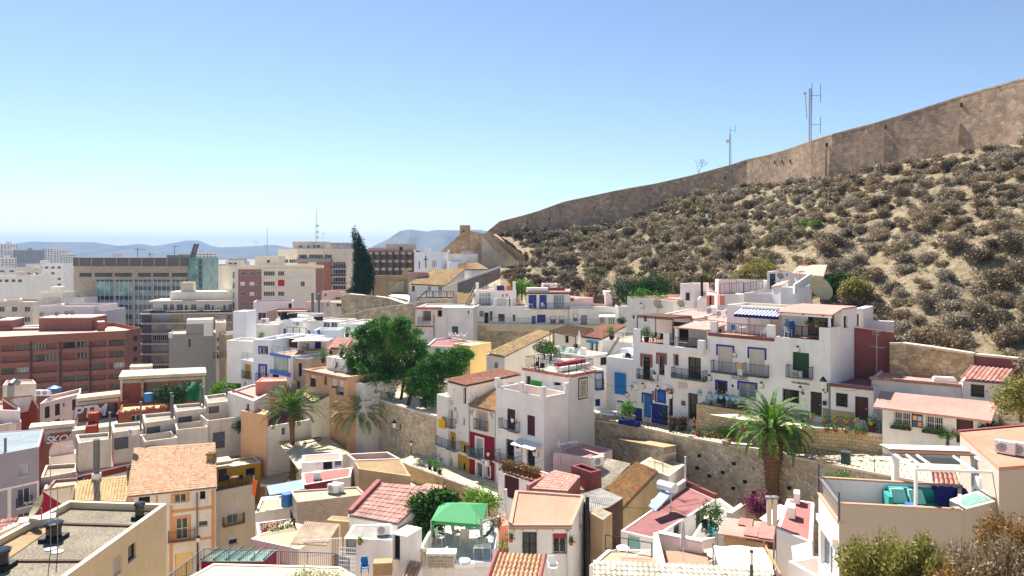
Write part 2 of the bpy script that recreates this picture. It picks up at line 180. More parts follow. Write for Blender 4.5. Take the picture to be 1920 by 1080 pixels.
class House:
 def __init__(s,name,label,cat,pts,base=None,wall='white',roof='roof_white',par=.5,pt=.22,coping=None,group=None,roof_in=None):
  s.pts=[V(p)for p in pts];n=len(s.pts);s.n=n;A=sum((s.pts[i].x*s.pts[(i+1)%n].y-s.pts[(i+1)%n].x*s.pts[i].y for i in range(n)));s.sg=1 if A>0 else-1;zt=max((p.z for p in s.pts));s.base=zt-10 if base is None else base;c=sum(s.pts,V((0,0,0)))/n;s.root=thing(name,label,cat,V((c.x,c.y,s.base)),group);s.wall=wall;s.roof=roof;s.par=par;s.pt=pt;s.coping=coping;s.op={};s.skip=set();s.F=[]
  for k in range(n):a=s.pts[k];b=s.pts[(k+1)%n];d=xy(b-a);L=d.length;d=d/L;nn=V((d.y,-d.x,0))*s.sg;s.F.append((a,b,d,L,nn))
 def U(s,k,px):a,b,d,L,n=s.F[k];t=(px-CX)/F;return(t*a.y-a.x)/(d.x-t*d.y)
 def Z(s,k,u,py):a,b,d,L,n=s.F[k];return zof(py,a.y+u*d.y)
 def pt3(s,k,u,z,w=0.):a,b,d,L,n=s.F[k];p=a+d*u+n*w;return V((p.x,p.y,z))
 def win(s,k,x0,y0,x1,y1,kind='w',**kw):u0,u1=sorted((s.U(k,x0),s.U(k,x1)));um=(u0+u1)/2;L=s.F[k][3];z1=s.Z(k,um,y0);z0=s.Z(k,um,y1);s.winl(k,u0,u1,z0,z1,kind,**kw)
 def winl(s,k,u0,u1,z0,z1,kind='w',**kw):
  L=s.F[k][3];u0=max(.06,u0);u1=min(L-.06,u1);zt=min(s.F[k][0].z,s.F[k][1].z);z1=min(z1,zt-.05);z0=max(z0,s.base+.02)
  if u1-u0<.08 or z1-z0<.08:print('BAD WIN',s.root.name,k,round(u0,2),round(u1,2),round(z0,2),round(z1,2),'L',round(L,2));return
  for o in s.op.get(k,[]):
   if u0<o['u1']+.02 and u1>o['u0']-.02 and(z0<o['z1']+.02)and(z1>o['z0']-.02):return
  s.op.setdefault(k,[]).append(dict(u0=u0,u1=u1,z0=z0,z1=z1,kind=kind,**kw))
 def wgrid(s,k,u0,u1,nu,z0,z1,nz,ww,wh,kind='w',alt=None,skip=0.,**kw):
  rr=random.Random(int(u1*100)+nu*7+nz)
  for i in range(nu):
   for j in range(nz):
    if rr.random()<skip:continue
    u=u0+(i+.5)*(u1-u0)/nu;z=z0+(j+.5)*(z1-z0)/nz;kk=kind if not alt or rr.random()>.35 else alt;s.winl(k,u-ww/2,u+ww/2,z-wh/2,z+wh/2,kk,**kw)
 def finish(s,roof_tile=None,far=False,overhang=0.,dirk=None,tile_kw=None):
  mb=MB()
  for k in range(s.n):
   if k in s.skip:continue
   a,b,d,L,n=s.F[k];zt=min(a.z,b.z);ops=s.op.get(k,[]);us=sorted({0.,L,*[o['u0']for o in ops],*[o['u1']for o in ops]});zs=sorted({s.base,zt,*[o['z0']for o in ops],*[o['z1']for o in ops]})
   def P3(u,z,w=0):return s.pt3(k,u,z,w)
   def quad(u0,u1,z0,z1):q=[P3(u0,z0),P3(u1,z0),P3(u1,z1),P3(u0,z1)];mb.add(q if s.sg>0 else q[::-1])
   if not ops:quad(0,L,s.base,zt)
   else:
    for i in range(len(us)-1):
     run=None
     for j in range(len(zs)-1):
      uc=(us[i]+us[i+1])/2;zc=(zs[j]+zs[j+1])/2;ins=any((o['u0']<uc<o['u1']and o['z0']<zc<o['z1']for o in ops))
      if ins:
       if run is not None:quad(us[i],us[i+1],run,zs[j]);run=None
      elif run is None:run=zs[j]
     if run is not None:quad(us[i],us[i+1],run,zs[-1])
   if abs(a.z-b.z)>.001:hi=(L,b.z)if b.z>a.z else(0.,a.z);q=[P3(0,zt),P3(L,zt),P3(*hi)];mb.add(q if s.sg>0 else q[::-1])
   for o in ops:
    dep=o.get('dep',.22);c=[(o['u0'],o['z0']),(o['u1'],o['z0']),(o['u1'],o['z1']),(o['u0'],o['z1'])]
    for i in range(4):j=(i+1)%4;q=[P3(*c[i]),P3(*c[j]),P3(*c[j],-dep),P3(*c[i],-dep)];mb.add(q[::-1]if s.sg>0 else q)
  flat=max((p.z for p in s.pts))-min((p.z for p in s.pts))<.02
  if s.roof and flat and(s.par>0):
   ins=inset(s.pts,s.pt,s.sg);zr=s.pts[0].z-s.par
   for k in range(s.n):
    j=(k+1)%s.n;mb.add([ins[k],V((ins[k].x,ins[k].y,zr-.05)),V((ins[j].x,ins[j].y,zr-.05)),ins[j]][::s.sg])
    if not s.coping:mb.add([s.pts[k],s.pts[j],ins[j],ins[k]][::s.sg])
  w=mb.build('wall',[s.wall],s.root);s.wallob=w
  if s.roof:
   if flat and s.par>0:
    r=MB();r.add([V((p.x,p.y,zr))for p in ins][::s.sg]);s.roofob=r.build('roof',[s.roof],s.root);s.zr=zr
    if s.coping:
     c=MB()
     for k in range(s.n):a,b,d,L,n=s.F[k];A=s.pts[k]+n*.04;B=s.pts[(k+1)%s.n]+n*.04;I0=ins[k]-n*.03;I1=ins[(k+1)%s.n]-n*.03;up=UZ(.07+.001*k);c.hexa([A,B,I1,I0],[A+up,B+up,I1+up,I0+up])
     c.build('coping',[s.coping],s.root)
   elif roof_tile:
    q=list(s.pts)
    if overhang:e=overhang;q=[q[0]+(q[0]-q[3]).normalized()*e+(q[0]-q[1]).normalized()*.1,q[1]+(q[1]-q[2]).normalized()*e+(q[1]-q[0]).normalized()*.1,q[2]+(q[2]-q[1]).normalized()*.08+(q[2]-q[3]).normalized()*.1,q[3]+(q[3]-q[0]).normalized()*.08+(q[3]-q[2]).normalized()*.1]
    q=[p+UZ(.17)for p in q]
    if dirk:q=q[dirk:]+q[:dirk]
    s.roofob=tile_sheet('roof',q,s.roof,s.root,**tile_kw or{})
   else:r=MB();cc=sum(s.pts,V((0,0,0)))/s.n;q=[p+(p-cc).normalized()*overhang for p in s.pts];up=UZ(.14);r.hexa([p+UZ(.004)for p in q],[p+up for p in q]);s.roofob=r.build('roof',[s.roof],s.root);s.zr=s.pts[0].z
  for k,ops in s.op.items():
   for o in ops:s.opening(k,o,far)
  return s
 def opening(s,k,o,far):
  a,b,d,L,n=s.F[k];u0,u1,z0,z1=(o['u0'],o['u1'],o['z0'],o['z1']);kind=o['kind'];W=u1-u0;Hh=z1-z0;dep=o.get('dep',.22);dd=d;og=a;sgn=s.sg
  def fb(mb,x0,x1,w0,w1,y0,y1,mi=0):q=[s.pt3(k,u,0,w)for u,w in((x0,w0),(x1,w0),(x1,w1),(x0,w1))];mb.hexa([V((p.x,p.y,y0))for p in q],[V((p.x,p.y,y1))for p in q],mi)
  def fq(mb,x0,x1,w,y0,y1,mi=0):q=[s.pt3(k,x0,y0,w),s.pt3(k,x1,y0,w),s.pt3(k,x1,y1,w),s.pt3(k,x0,y1,w)];mb.add(q if sgn>0 else q[::-1],mi)
  fm=o.get('frame','frame_white');gm=o.get('glass','glass');mul=o.get('mul',max(0,int(round(W/.75))-1)if kind=='w' else 0);trans=o.get('tr',0);mb=MB();t=min(.06,W*.12)
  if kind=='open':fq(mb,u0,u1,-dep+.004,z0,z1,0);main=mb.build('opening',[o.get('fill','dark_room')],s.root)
  elif kind=='door':
   fq(mb,u0,u1,-dep+.004,z0,z1,0);fb(mb,u0+t,u1-t,-dep+.01,-dep+.05,z0+.02,z1-t);npan=max(1,int(W/.55))
   for i in range(npan):
    x0=u0+t+(W-2*t)*i/npan+.06;x1=u0+t+(W-2*t)*(i+1)/npan-.06
    if x1-x0>.1:
     for y0,y1 in((.08,.45),(.52,.92)):fb(mb,x0,x1,-dep+.05,-dep+.07,z0+Hh*y0,z0+Hh*y1)
   main=mb.build('door',[o.get('fill','door_brown')],s.root);hb=MB();fb(hb,u1-t-.16,u1-t-.1,-dep+.05,-dep+.13,z0+Hh*.47,z0+Hh*.53);hb.build('handle',['steel'],main)
  elif kind=='shut':
   fq(mb,u0,u1,-dep+.03,z0,z1,0)
   for i in range(int(Hh/.12)+1):
    y=z0+i*.12
    if y+.1<z1:fb(mb,u0+.02,u1-.02,-dep+.03,-dep+.055,y+.01,y+.1)
   if not far:fb(mb,u0,u0+.05,-dep+.03,-dep+.1,z0,z1);fb(mb,u1-.05,u1,-dep+.03,-dep+.1,z0,z1)
   main=mb.build('shutter',[o.get('fill','shutter_white')],s.root)
  else:
   mi=0;fb(mb,u0,u0+t,-dep,-dep+.07,z0,z1);fb(mb,u1-t,u1,-dep,-dep+.07,z0,z1);fb(mb,u0+t,u1-t,-dep,-dep+.068,z1-t,z1);fb(mb,u0+t,u1-t,-dep,-dep+.068,z0,z0+t)
   for i in range(mul):x=u0+W*(i+1)/(mul+1);fb(mb,x-t*.5,x+t*.5,-dep,-dep+.066,z0+t,z1-t)
   for i in range(trans):y=z0+Hh*(i+1)/(trans+1);fb(mb,u0+t,u1-t,-dep,-dep+.064,y-.03,y+.03)
   if far:fq(mb,u0,u1,-dep+.02,z0,z1,1);main=mb.build('window',[fm,gm],s.root)
   else:
    main=mb.build('window',[fm],s.root);g=MB();fq(g,u0,u1,-dep+.03,z0,z1);g.build('pane',[gm],main);half=o.get('blind')
    if half:h2=MB();fb(h2,u0+t,u1-t,-dep+.035,-dep+.06,z1-Hh*half,z1-t*.5);h2.build('shutter',[o.get('blindm','shutter_white')],main)
  if o.get('sill',kind=='w' and(not far)):m2=MB();fb(m2,u0-.06,u1+.06,0.,.08,z0-.06,z0-.004);m2.build('sill',[o.get('sillm','coping')],main)
  if o.get('sur'):m2=MB();ms,wd=o['sur'];lo=z0+Hh*o.get('surlo',0.);fb(m2,u0-wd,u0-.004,.003,.05,lo,z1+wd);fb(m2,u1+.004,u1+wd,.003,.05,lo,z1+wd);fb(m2,u0-.004,u1+.004,.003,.048,z1+.004,z1+wd);m2.build('surround',[ms],main)
  if o.get('bars'):
   m2=MB();nb=max(2,int(W/.13));bm=o['bars']if isinstance(o['bars'],str)else 'iron'
   for i in range(nb+1):x=u0+W*i/nb;fb(m2,x-.012,x+.012,.02,.045,z0-.02,z1+.02)
   for y in(z0,z0+Hh*.5,z1):fb(m2,u0-.03,u1+.03,.022,.043,y-.015,y+.015)
   m2.build('grille',[bm],main)
  if o.get('bal'):
   bo=o['bal'];ex=bo.get('ex',.25);pr=bo.get('pr',.55);hh=bo.get('h',1.);rm=bo.get('m','iron');x0=u0-ex;x1=u1+ex
   if 'u0' in bo:x0,x1=(bo['u0'],bo['u1'])
   zb=z0-.02;m2=MB();fb(m2,x0,x1,.002,pr,zb-.12,zb);bb=m2.build('balcony',[bo.get('slab','coping')],s.root);r=MB();e=.03;q=[s.pt3(k,x0+e,zb,.01),s.pt3(k,x0+e,zb,pr-e),s.pt3(k,x1-e,zb,pr-e),s.pt3(k,x1-e,zb,.01)]
   for p1,p2 in zip(q,q[1:]):rail_mb(r,p1,p2,hh,bo.get('step',.12),.013,1.2,.025,style=bo.get('style'))
   r.build('railing',[rm],bb)
 def part(s,name,mats,fn,parent=None):mb=MB();fn(mb);return mb.build(name,mats,parent or s.root)
 def railing(s,k,u0=.05,u1=None,z=None,h=1.,w=-.1,name='railing',m='iron',**kw):L=s.F[k][3];u1=L-.05 if u1 is None else u1;z=s.pts[0].z if z is None else z;mb=MB();rail_mb(mb,s.pt3(k,u0,z,w),s.pt3(k,u1,z,w),h,**kw);return mb.build(name,[m],s.root)
 def fbox(s,k,u0,u1,w0,w1,z0,z1,name,mat,parent=None):mb=MB();q=[s.pt3(k,u,0,w)for u,w in((u0,w0),(u1,w0),(u1,w1),(u0,w1))];mb.hexa([V((p.x,p.y,z0))for p in q],[V((p.x,p.y,z1))for p in q]);return mb.build(name,[mat],parent or s.root)
 def fpx(s,k,x0,y0,x1,y1,w0,w1,name,mat,parent=None):u0,u1=sorted((s.U(k,x0),s.U(k,x1)));um=(u0+u1)/2;return s.fbox(k,u0,u1,w0,w1,s.Z(k,um,y1),s.Z(k,um,y0),name,mat,parent)
def inset(pts,t,sg):
 n=len(pts);out=[]
 for i in range(n):p=pts[i];a=xy(p-pts[i-1]).normalized();b=xy(pts[(i+1)%n]-p).normalized();na=V((-a.y,a.x,0))*sg;nb=V((-b.y,b.x,0))*sg;m=na+nb;den=max(.25,m.dot(na));out.append(p+m*(t/den))
 return out
def leaf_quads(cent,size,rng,flat=0.,aspect=.55):n=len(cent);a=rng.normal(size=(n,3));a[:,2]*=1-flat;a/=np.linalg.norm(a,axis=1)[:,None]+1e-09;h=rng.normal(size=(n,3));b=np.cross(a,h);b/=np.linalg.norm(b,axis=1)[:,None]+1e-09;s=size*rng.uniform(.6,1.3,(n,1));A=a*s;B=b*s*aspect;v=np.stack([cent-A,cent-B*.9+A*.1,cent+A,cent+B*.9+A*.1],1).reshape(-1,3);return(v,np.arange(n*4).reshape(n,4))
def blob_points(blobs,n,rng,shell=.55):w=np.array([b[3]**2 for b in blobs]);w/=w.sum();k=rng.choice(len(blobs),n,p=w);B=np.array([[b[0],b[1],b[2],b[3],b[4]if len(b)>4 else b[3]*.8]for b in blobs])[k];d=rng.normal(size=(n,3));d/=np.linalg.norm(d,axis=1)[:,None];r=(shell+(1-shell)*rng.random(n))[:,None];r*=1+.16*np.sin(d[:,[0]]*7+B[:,[0]]*3)*np.cos(d[:,[1]]*6+B[:,[1]]*5);return B[:,:3]+d*r*np.stack([B[:,3],B[:,3],B[:,4]],1)
def crown_mesh(name,blobs,n,size,mat,seed=1,shell=.5,flat=.3,clump=7,aspect=.55):rng=np.random.default_rng(seed);c=blob_points(blobs,max(1,n//clump),rng,shell);c=np.repeat(c,clump,0)+rng.normal(size=(len(c)*clump,3))*size*1.3;v,f=leaf_quads(c,size,rng,flat,aspect);return nmesh(name,v,f,mat)
def twig_mesh(name,r,h,n,mat,seed=1,leaf=.05,mats=None):
 rng=np.random.default_rng(seed);lob=rng.integers(4,8);bl=[]
 for i in range(lob):a=rng.uniform(0,6.28);d=r*rng.uniform(.1,.62);rr=r*rng.uniform(.32,.58);bl.append((cos(a)*d,sin(a)*d,h*rng.uniform(.25,.55),rr,h*rng.uniform(.35,.5)))
 c=blob_points(bl,n,rng,.35);c[:,2]=np.maximum(c[:,2],-.1);k=n//3;base=c[:k]*np.array([.25,.25,.05]);tip=c[:k]*np.array([1.08,1.08,1.15]);d=tip-base;m=base+d*.55;sd=np.cross(d,rng.normal(size=(k,3)));sd/=np.linalg.norm(sd,axis=1)[:,None]+1e-09;w=leaf*.16;tv=np.stack([m-sd*w,m+sd*w,tip+sd*w*.3,tip-sd*w*.3],1).reshape(-1,3);tf=np.arange(k*4).reshape(k,4);v,f=leaf_quads(c[k:],leaf,rng,0,.5);return nmesh(name,np.concatenate([tv,v]),np.concatenate([tf,f+len(tv)]),mat)
def limb_mesh(name,segs,mat,parent=None,loc=None,n=7):
 mb=MB()
 for a,b,r1,r2 in segs:mb.bar(a,b,r1,0,n,r2)
 return mb.build(name,[mat],parent,smooth=True)
def tree(name,label,cat,base,blobs,n,size,mat,trunk,seed=1,group=None,bark='bark',shell=.5,clump=7,sub=0):
 if sub:
  rr=random.Random(seed);bb=[(b[0],b[1],b[2],b[3]*.8,(b[4]if len(b)>4 else b[3])*.8)for b in blobs]
  for b in blobs:
   for i in range(sub):d=V((rr.gauss(0,1),rr.gauss(0,1),rr.gauss(.25,1))).normalized();k=b[3]*rr.uniform(.28,.5);h=b[4]if len(b)>4 else b[3]*.8;bb.append((b[0]+d.x*b[3]*.8,b[1]+d.y*b[3]*.8,b[2]+d.z*h*.85,k,k*.62))
  blobs=bb
 t=thing(name,label,cat,base,group);b=V(base);limb_mesh('trunk',[(b+V(p),b+V(q),r1,r2)for p,q,r1,r2 in trunk],bark,t);link('crown',crown_mesh('crown',blobs,n,size,mat,seed,shell,clump=clump),t);return t
def palm(label,base,top,rt,nf,lf,mat,seed=1,droop=1.,trunk_r=(.3,.22),head=.4,lw=.035,nl=46,leafl=.42,bulge=0.,upright=.3):
 rng=random.Random(seed);t=thing('palm_tree',label,'palm tree',base);b=V(base);tp=V(top);mb=MB();L=(tp-b).length;nr=int(L/.16);prof=[]
 for i in range(nr+1):
  f=i/nr;r=trunk_r[0]*(1-f)+trunk_r[1]*f
  if bulge:r+=bulge*math.exp(-((f-.86)/.1)**2)
  prof.append((r*(1.12 if i%2 else .95),f*L))
 rings=[[b.lerp(tp,z/L)+V((cos(2*pi*k/12)*r*(1+.06*rng.random()),sin(2*pi*k/12)*r,0))for k in range(12)]for r,z in prof]
 for A,B in zip(rings,rings[1:]):
  for k in range(12):mb.add([A[k],A[(k+1)%12],B[(k+1)%12],B[k]])
 mb.add(rings[-1]);mb.build('trunk',['bark_palm'],t)
 if head:
  hb=MB()
  for i in range(70):a=rng.uniform(0,6.28);z=rng.uniform(-head*1.6,.1);r=trunk_r[1]+bulge*.6;p=tp+V((cos(a)*r,sin(a)*r,z));hb.bar(p,p+V((cos(a)*.22,sin(a)*.22,.28)),.05,0,4,.02)
  hb.build('boot',['bark_palm'],t)
 vs=[];fs=[]
 for i in range(nf):
  az=2*pi*(i*.381966)+rng.uniform(-.15,.15);e=1-i/nf;el=R_(82-100*(1-e)**.85*(1-upright*.3))+rng.uniform(-.1,.1);ln=lf*rng.uniform(.85,1.08)*(.8+.3*(1-abs(e-.5)));p=tp.copy();h=V((cos(az),sin(az),0));step=ln/9;pts=[p.copy()];ang=el
  for k in range(9):p=p+h*cos(ang)*step+UZ(sin(ang)*step);pts.append(p.copy());ang-=droop*(.1+.035*k)*(1-.25*abs(sin(el)))
  side=V((-h.y,h.x,0))
  for k in range(9):a,c=(pts[k],pts[k+1]);w=.035*(1-k/10);i0=len(vs);vs+=[a-side*w,a+side*w,c+side*w*.9,c-side*w*.9];fs.append((i0,i0+1,i0+2,i0+3))
  for k in range(nl):
   f=.12+.88*k/nl;x=f*9;j=min(8,int(x));q=pts[j].lerp(pts[j+1],x-j);dv=(pts[j+1]-pts[j]).normalized();ll=leafl*(sin(min(1,f*1.5)*1.57)*.9+.1)*(1.15-.65*f);up=side.cross(dv).normalized()
   if up.z<0:up=-up
   for sg in(-1,1):dd=(side*sg*.78+dv*.62+up*.22+V((rng.uniform(-.1,.1),rng.uniform(-.1,.1),rng.uniform(-.22,.08)))).normalized();e2=q+dd*ll-UZ(ll*.12);wv=dv*lw;i0=len(vs);m=q+dd*ll*.55;vs+=[q-wv*.5,m-wv,e2,m+wv];fs.append((i0,i0+1,i0+2,i0+3))
 v=np.array([tuple(p-b)for p in vs]);link('crown',nmesh('crown',v,np.array(fs),mat),t);return t
PROTO={}
def used(o):return o
def proto(key,fn):
 if key not in PROTO:PROTO[key]=[fn(),False]
 return PROTO[key]
def put(key,loc,rz,label,group=None,sc=None):
 pr=PROTO[key]
 if not pr[1]:
  o=pr[0];pr[1]=True;o.location=loc;o.rotation_euler=(0,0,rz);o['label']=label
  if group:o['group']=group
  if sc:o.scale=(sc,)*3 if not isinstance(sc,(tuple,list))else sc
  return o
 o=copy_tree(pr[0],loc,rz,sc or(1,1,1),label)
 if group:o['group']=group
 elif'group' in o:del o['group']
 return o
def finish_protos():
 for k,(o,u)in PROTO.items():
  if not u:
   for c in list(o.children_recursive):bpy.data.objects.remove(c)
   bpy.data.objects.remove(o)
def mk_ac():
 t=thing('air_conditioner','x','air conditioner',(0,0,0));b=MB();b.cbox((0,0,.06),.86,.34,.6);b.build('casing',['plastic_white'],t);g=MB();g.bar((-.13,-.171,.36),(-.13,-.185,.36),.235,0,16);gg=g.build('fan_grille',['ac_grille'],t);r=MB()
 for k in(.08,.15,.22):
  for i in range(14):a=2*pi*i/14;c=2*pi*(i+1)/14;r.bar((-.13+k*cos(a),-.19,.36+k*sin(a)),(-.13+k*cos(c),-.19,.36+k*sin(c)),.009,0,3)
 r.build('guard',['plastic_white'],gg);f=MB();f.cbox((-.28,0,0),.06,.4,.06);f.cbox((.28,0,0),.06,.4,.06);f.build('foot',['iron_grey'],t);return t
def mk_chair(col='plastic_white'):
 def fn():
  t=thing('chair','x','chair',(0,0,0));b=MB();b.cbox((0,0,.41),.46,.44,.04);b.build('seat',[col],t);r=MB();r.hexa([V((-.22,.2,.45)),V((.22,.2,.45)),V((.22,.23,.45)),V((-.22,.23,.45))],[V((-.2,.3,.92)),V((.2,.3,.92)),V((.2,.33,.92)),V((-.2,.33,.92))]);r.build('backrest',[col],t)
  for x in(-.2,.2):
   for y in(-.18,.2):l=MB();l.bar((x,y,.41),(x*1.15,y*1.15,0),.024);l.build('leg',[col],t)
   a=MB();a.bar((x*1.15,-.2,.64),(x*1.15,.26,.66),.025);a.bar((x*1.1,-.2,.42),(x*1.15,-.2,.64),.02);a.build('arm',[col],t)
  return t
 return fn
def mk_table(col='plastic_white',r=.42,h=.72,square=None):
 def fn():
  t=thing('table','x','table',(0,0,0));b=MB()
  if square:b.cbox((0,0,h-.04),square[0],square[1],.04)
  else:b.lathe((0,0,h-.04),[(r,0),(r,.04)],16)
  b.build('tabletop',[col],t);xx=(square[0]/2-.08,square[1]/2-.08)if square else(r*.6,r*.6)
  for sx in(-1,1):
   for sy in(-1,1):l=MB();l.bar((sx*xx[0],sy*xx[1],h-.04),(sx*xx[0]*1.1,sy*xx[1]*1.1,0),.025);l.build('leg',[col],t)
  return t
 return fn
def pot_plant(potmat,leafmat,r=.22,ph=.34,h=.7,w=.4,n=260,seed=3,kind='bush'):
 def fn():
  t=thing('potted_plant','x','potted plant',(0,0,0));b=MB();b.lathe((0,0,0),[(r*.68,0),(r,ph*.86),(r*1.1,ph*.86),(r*1.1,ph),(r*.9,ph),(r*.85,ph*.9)],12);b.build('pot',[potmat],t,smooth=False);rng=np.random.default_rng(seed)
  if kind=='bush':me=crown_mesh('foliage',[(0,0,ph+h*.4,w,h*.5),(w*.4,0,ph+h*.3,w*.6,h*.4),(-w*.4,.1,ph+h*.5,w*.55,h*.4)],n,.075,leafmat,seed,.3,clump=5)
  else:
   vs=[];fs=[]
   for i in range(n//8):a=rng.uniform(0,6.28);e=rng.uniform(.15,1.4);d=np.array([cos(a)*cos(e),sin(a)*cos(e),sin(e)]);s=np.array([-sin(a),cos(a),0]);l=h*rng.uniform(.6,1.);p=np.array([0,0,ph]);m=p+d*l*.6;q=p+d*l-np.array([0,0,l*.25*cos(e)]);i0=len(vs);vs+=[p-s*.02,m-s*.035,q,m+s*.035];fs.append((i0,i0+1,i0+2,i0+3))
   me=nmesh('foliage',np.array(vs),np.array(fs),leafmat)
  link('foliage',me,t);return t
 return fn
def mk_antenna(h=2.4,mat='antenna'):
 def fn():
  t=thing('tv_antenna','x','antenna',(0,0,0));b=MB();b.bar((0,0,0),(0,0,h),.025,0,5);b.build('mast',[mat],t);y=MB();z=h-.15;y.bar((-.1,0,z),(.95,0,z+.12),.018)
  for i in range(8):x=-.05+i*.13;l=.34-i*.02;y.bar((x,-l,z+.015+x*.12),(x,l,z+.015+x*.12),.011)
  y.bar((-.12,-.25,z-.25),(-.12,-.25,z+.3),.012);y.bar((-.12,.25,z-.25),(-.12,.25,z+.3),.012)
  for k in range(4):y.bar((-.12,-.3,z-.2+k*.14),(-.12,.3,z-.2+k*.14),.01)
  y.build('yagi',[mat],t);y2=MB();z=h*.62;y2.bar((0,-.6,z),(0,.6,z),.016)
  for i in range(5):y2.bar((-.3,-.5+i*.25,z),(.3,-.5+i*.25,z),.01)
  y2.build('dipole',[mat],t);return t
 return fn
def mk_dish(r=.4):
 def fn():
  t=thing('satellite_dish','x','satellite dish',(0,0,0));b=MB();b.bar((0,0,0),(0,0,.55+r*.4),.03,0,6);b.build('mast',['metal_grey'],t);d=MB();ax=V((0,-.86,.5));c=V((0,-.08,.6+r*.4));x=V((1,0,0));y=ax.cross(x);rings=[]
  for k in range(5):rr=r*k/4;rings.append([c+(x*cos(a)+y*sin(a))*rr+ax*(.28*r*(k/4)**2)for a in[2*pi*i/20 for i in range(20)]])
  for A,B in zip(rings,rings[1:]):
   for i in range(20):d.add([A[i],A[(i+1)%20],B[(i+1)%20],B[i]])
  d.build('reflector',['dish'],t,smooth=True);a=MB();f=c+ax*r*1.05
  for i in(2,9,15):a.bar(rings[4][i],f,.012)
  a.bar(f-ax*.05,f+ax*.08,.05,0,8);a.build('feed_arm',['metal_grey'],t);return t
 return fn
def mk_wall_lamp():t=thing('wall_lamp','x','wall lamp',(0,0,0));b=MB();b.bar((0,0,-.35),(0,0,.1),.03);b.path([(0,0,-.3),(0,-.3,-.38),(0,-.55,-.2)],.02);b.build('bracket',['iron'],t);g=MB();g.lathe((0,-.55,-.12),[(.09,0),(.17,.38)],6);g.build('lantern',['lamp_glass'],t);c=MB();c.lathe((0,-.55,.27),[(.2,0),(.2,.03),(.09,.16),(.03,.24)],6);c.lathe((0,-.55,-.2),[(.04,0),(.1,.075)],6);c.build('cap',['iron'],t);return t
def mk_lamp_post(h=3.6):t=thing('street_lamp','x','street lamp',(0,0,0));b=MB();b.lathe((0,0,0),[(.14,0),(.14,.25),(.1,.3),(.1,.8),(.055,.9),(.05,h-.7),(.09,h-.66),(.03,h-.6)],8);b.build('post',['iron'],t);g=MB();g.lathe((0,0,h-.6),[(.12,0),(.2,.42)],6);g.build('lantern',['lamp_glass'],t);c=MB();c.lathe((0,0,h-.175),[(.25,0),(.25,.03),(.16,.14),(.05,.22),(.02,.3)],8);c.build('cap',['iron'],t);return t
def mk_parasol(col):
 def fn():t=thing('parasol','x','closed parasol',(0,0,0));b=MB();b.bar((0,0,0),(0,0,2.5),.025,0,6);b.build('pole',['metal_white'],t);c=MB();c.lathe((0,0,1.),[(.05,0),(.17,.12),(.15,.5),(.12,.56),(.13,.62),(.07,1.25),(.02,1.42)],7);c.build('canopy',[col],t);f=MB();f.lathe((0,0,0),[(.25,0),(.25,.06),(.05,.08)],10);f.build('base',['concrete'],t);return t
 return fn
def mk_chimney(h=1.2,r=.12,mat='pipe_grey'):
 def fn():
  t=thing('flue_pipe','x','flue pipe',(0,0,0));b=MB();b.lathe((0,0,0),[(r,0),(r,h)],10);b.build('pipe',[mat],t);c=MB();c.lathe((0,0,h+.06),[(r*1.5,0),(r*1.5,.05),(r*.4,.16)],10)
  for a in range(3):c.bar((cos(a*2.1)*r*.9,sin(a*2.1)*r*.9,h-.02),(cos(a*2.1)*r*.9,sin(a*2.1)*r*.9,h+.09),.015)
  c.build('cap',[mat],t);return t
 return fn
def reg():
 proto('ac',mk_ac);proto('chair_w',mk_chair());proto('chair_d',mk_chair('cloth_dark'));proto('chair_b',mk_chair('blind_blue'));proto('chair_c',mk_chair('fabric_cream'));proto('chair_t',mk_chair('fabric_teal'));proto('table_w',mk_table());proto('table_d',mk_table('wood'));proto('table_sq',mk_table('plastic_white',square=(1.3,.8)));proto('pot_t',pot_plant('terracotta','leaf_pot'));proto('pot_t2',pot_plant('terracotta','leaf_rust',seed=9));proto('pot_agave',pot_plant('terracotta','leaf_agave',.2,.34,.75,kind='spike',n=300));proto('pot_k',pot_plant('pot_black','leaf_rust',.42,.5,.7,.55,420,5));proto('pot_kg',pot_plant('pot_black','leaf_pot',.3,.5,1.2,.5,460,6));proto('pot_bl',pot_plant('pot_blue','leaf_flower',.16,.26,.12,.12,40,8));proto('pot_s',pot_plant('terracotta','leaf_pot',.15,.24,.22,.16,60,12));proto('pot_g',pot_plant('grey_wall','leaf_pot',.4,.5,1.1,.5,420,14));proto('pot_red',pot_plant('fabric_red','leaf_pot',.15,.2,.2,.18,70,15))
 proto('ant',mk_antenna());proto('ant_s',mk_antenna(1.7));proto('ant_l',mk_antenna(3.4));proto('dish',mk_dish());proto('dish_b',mk_dish(.55));proto('dish_xl',mk_dish(1.15));proto('wlamp',mk_wall_lamp);proto('lamp',mk_lamp_post);proto('par_rose',mk_parasol('fabric_rose'));proto('par_white',mk_parasol('fabric_white'));proto('par_lilac',mk_parasol('fabric_lilac'));proto('par_grey',mk_parasol('metal_grey'));proto('flue',mk_chimney());proto('flue_w',mk_chimney(1.6,.14,'metal_white'));proto('flue_l',mk_chimney(2.6,.13,'black'));proto('flue_s',mk_chimney(.6,.1,'pale_stone'))
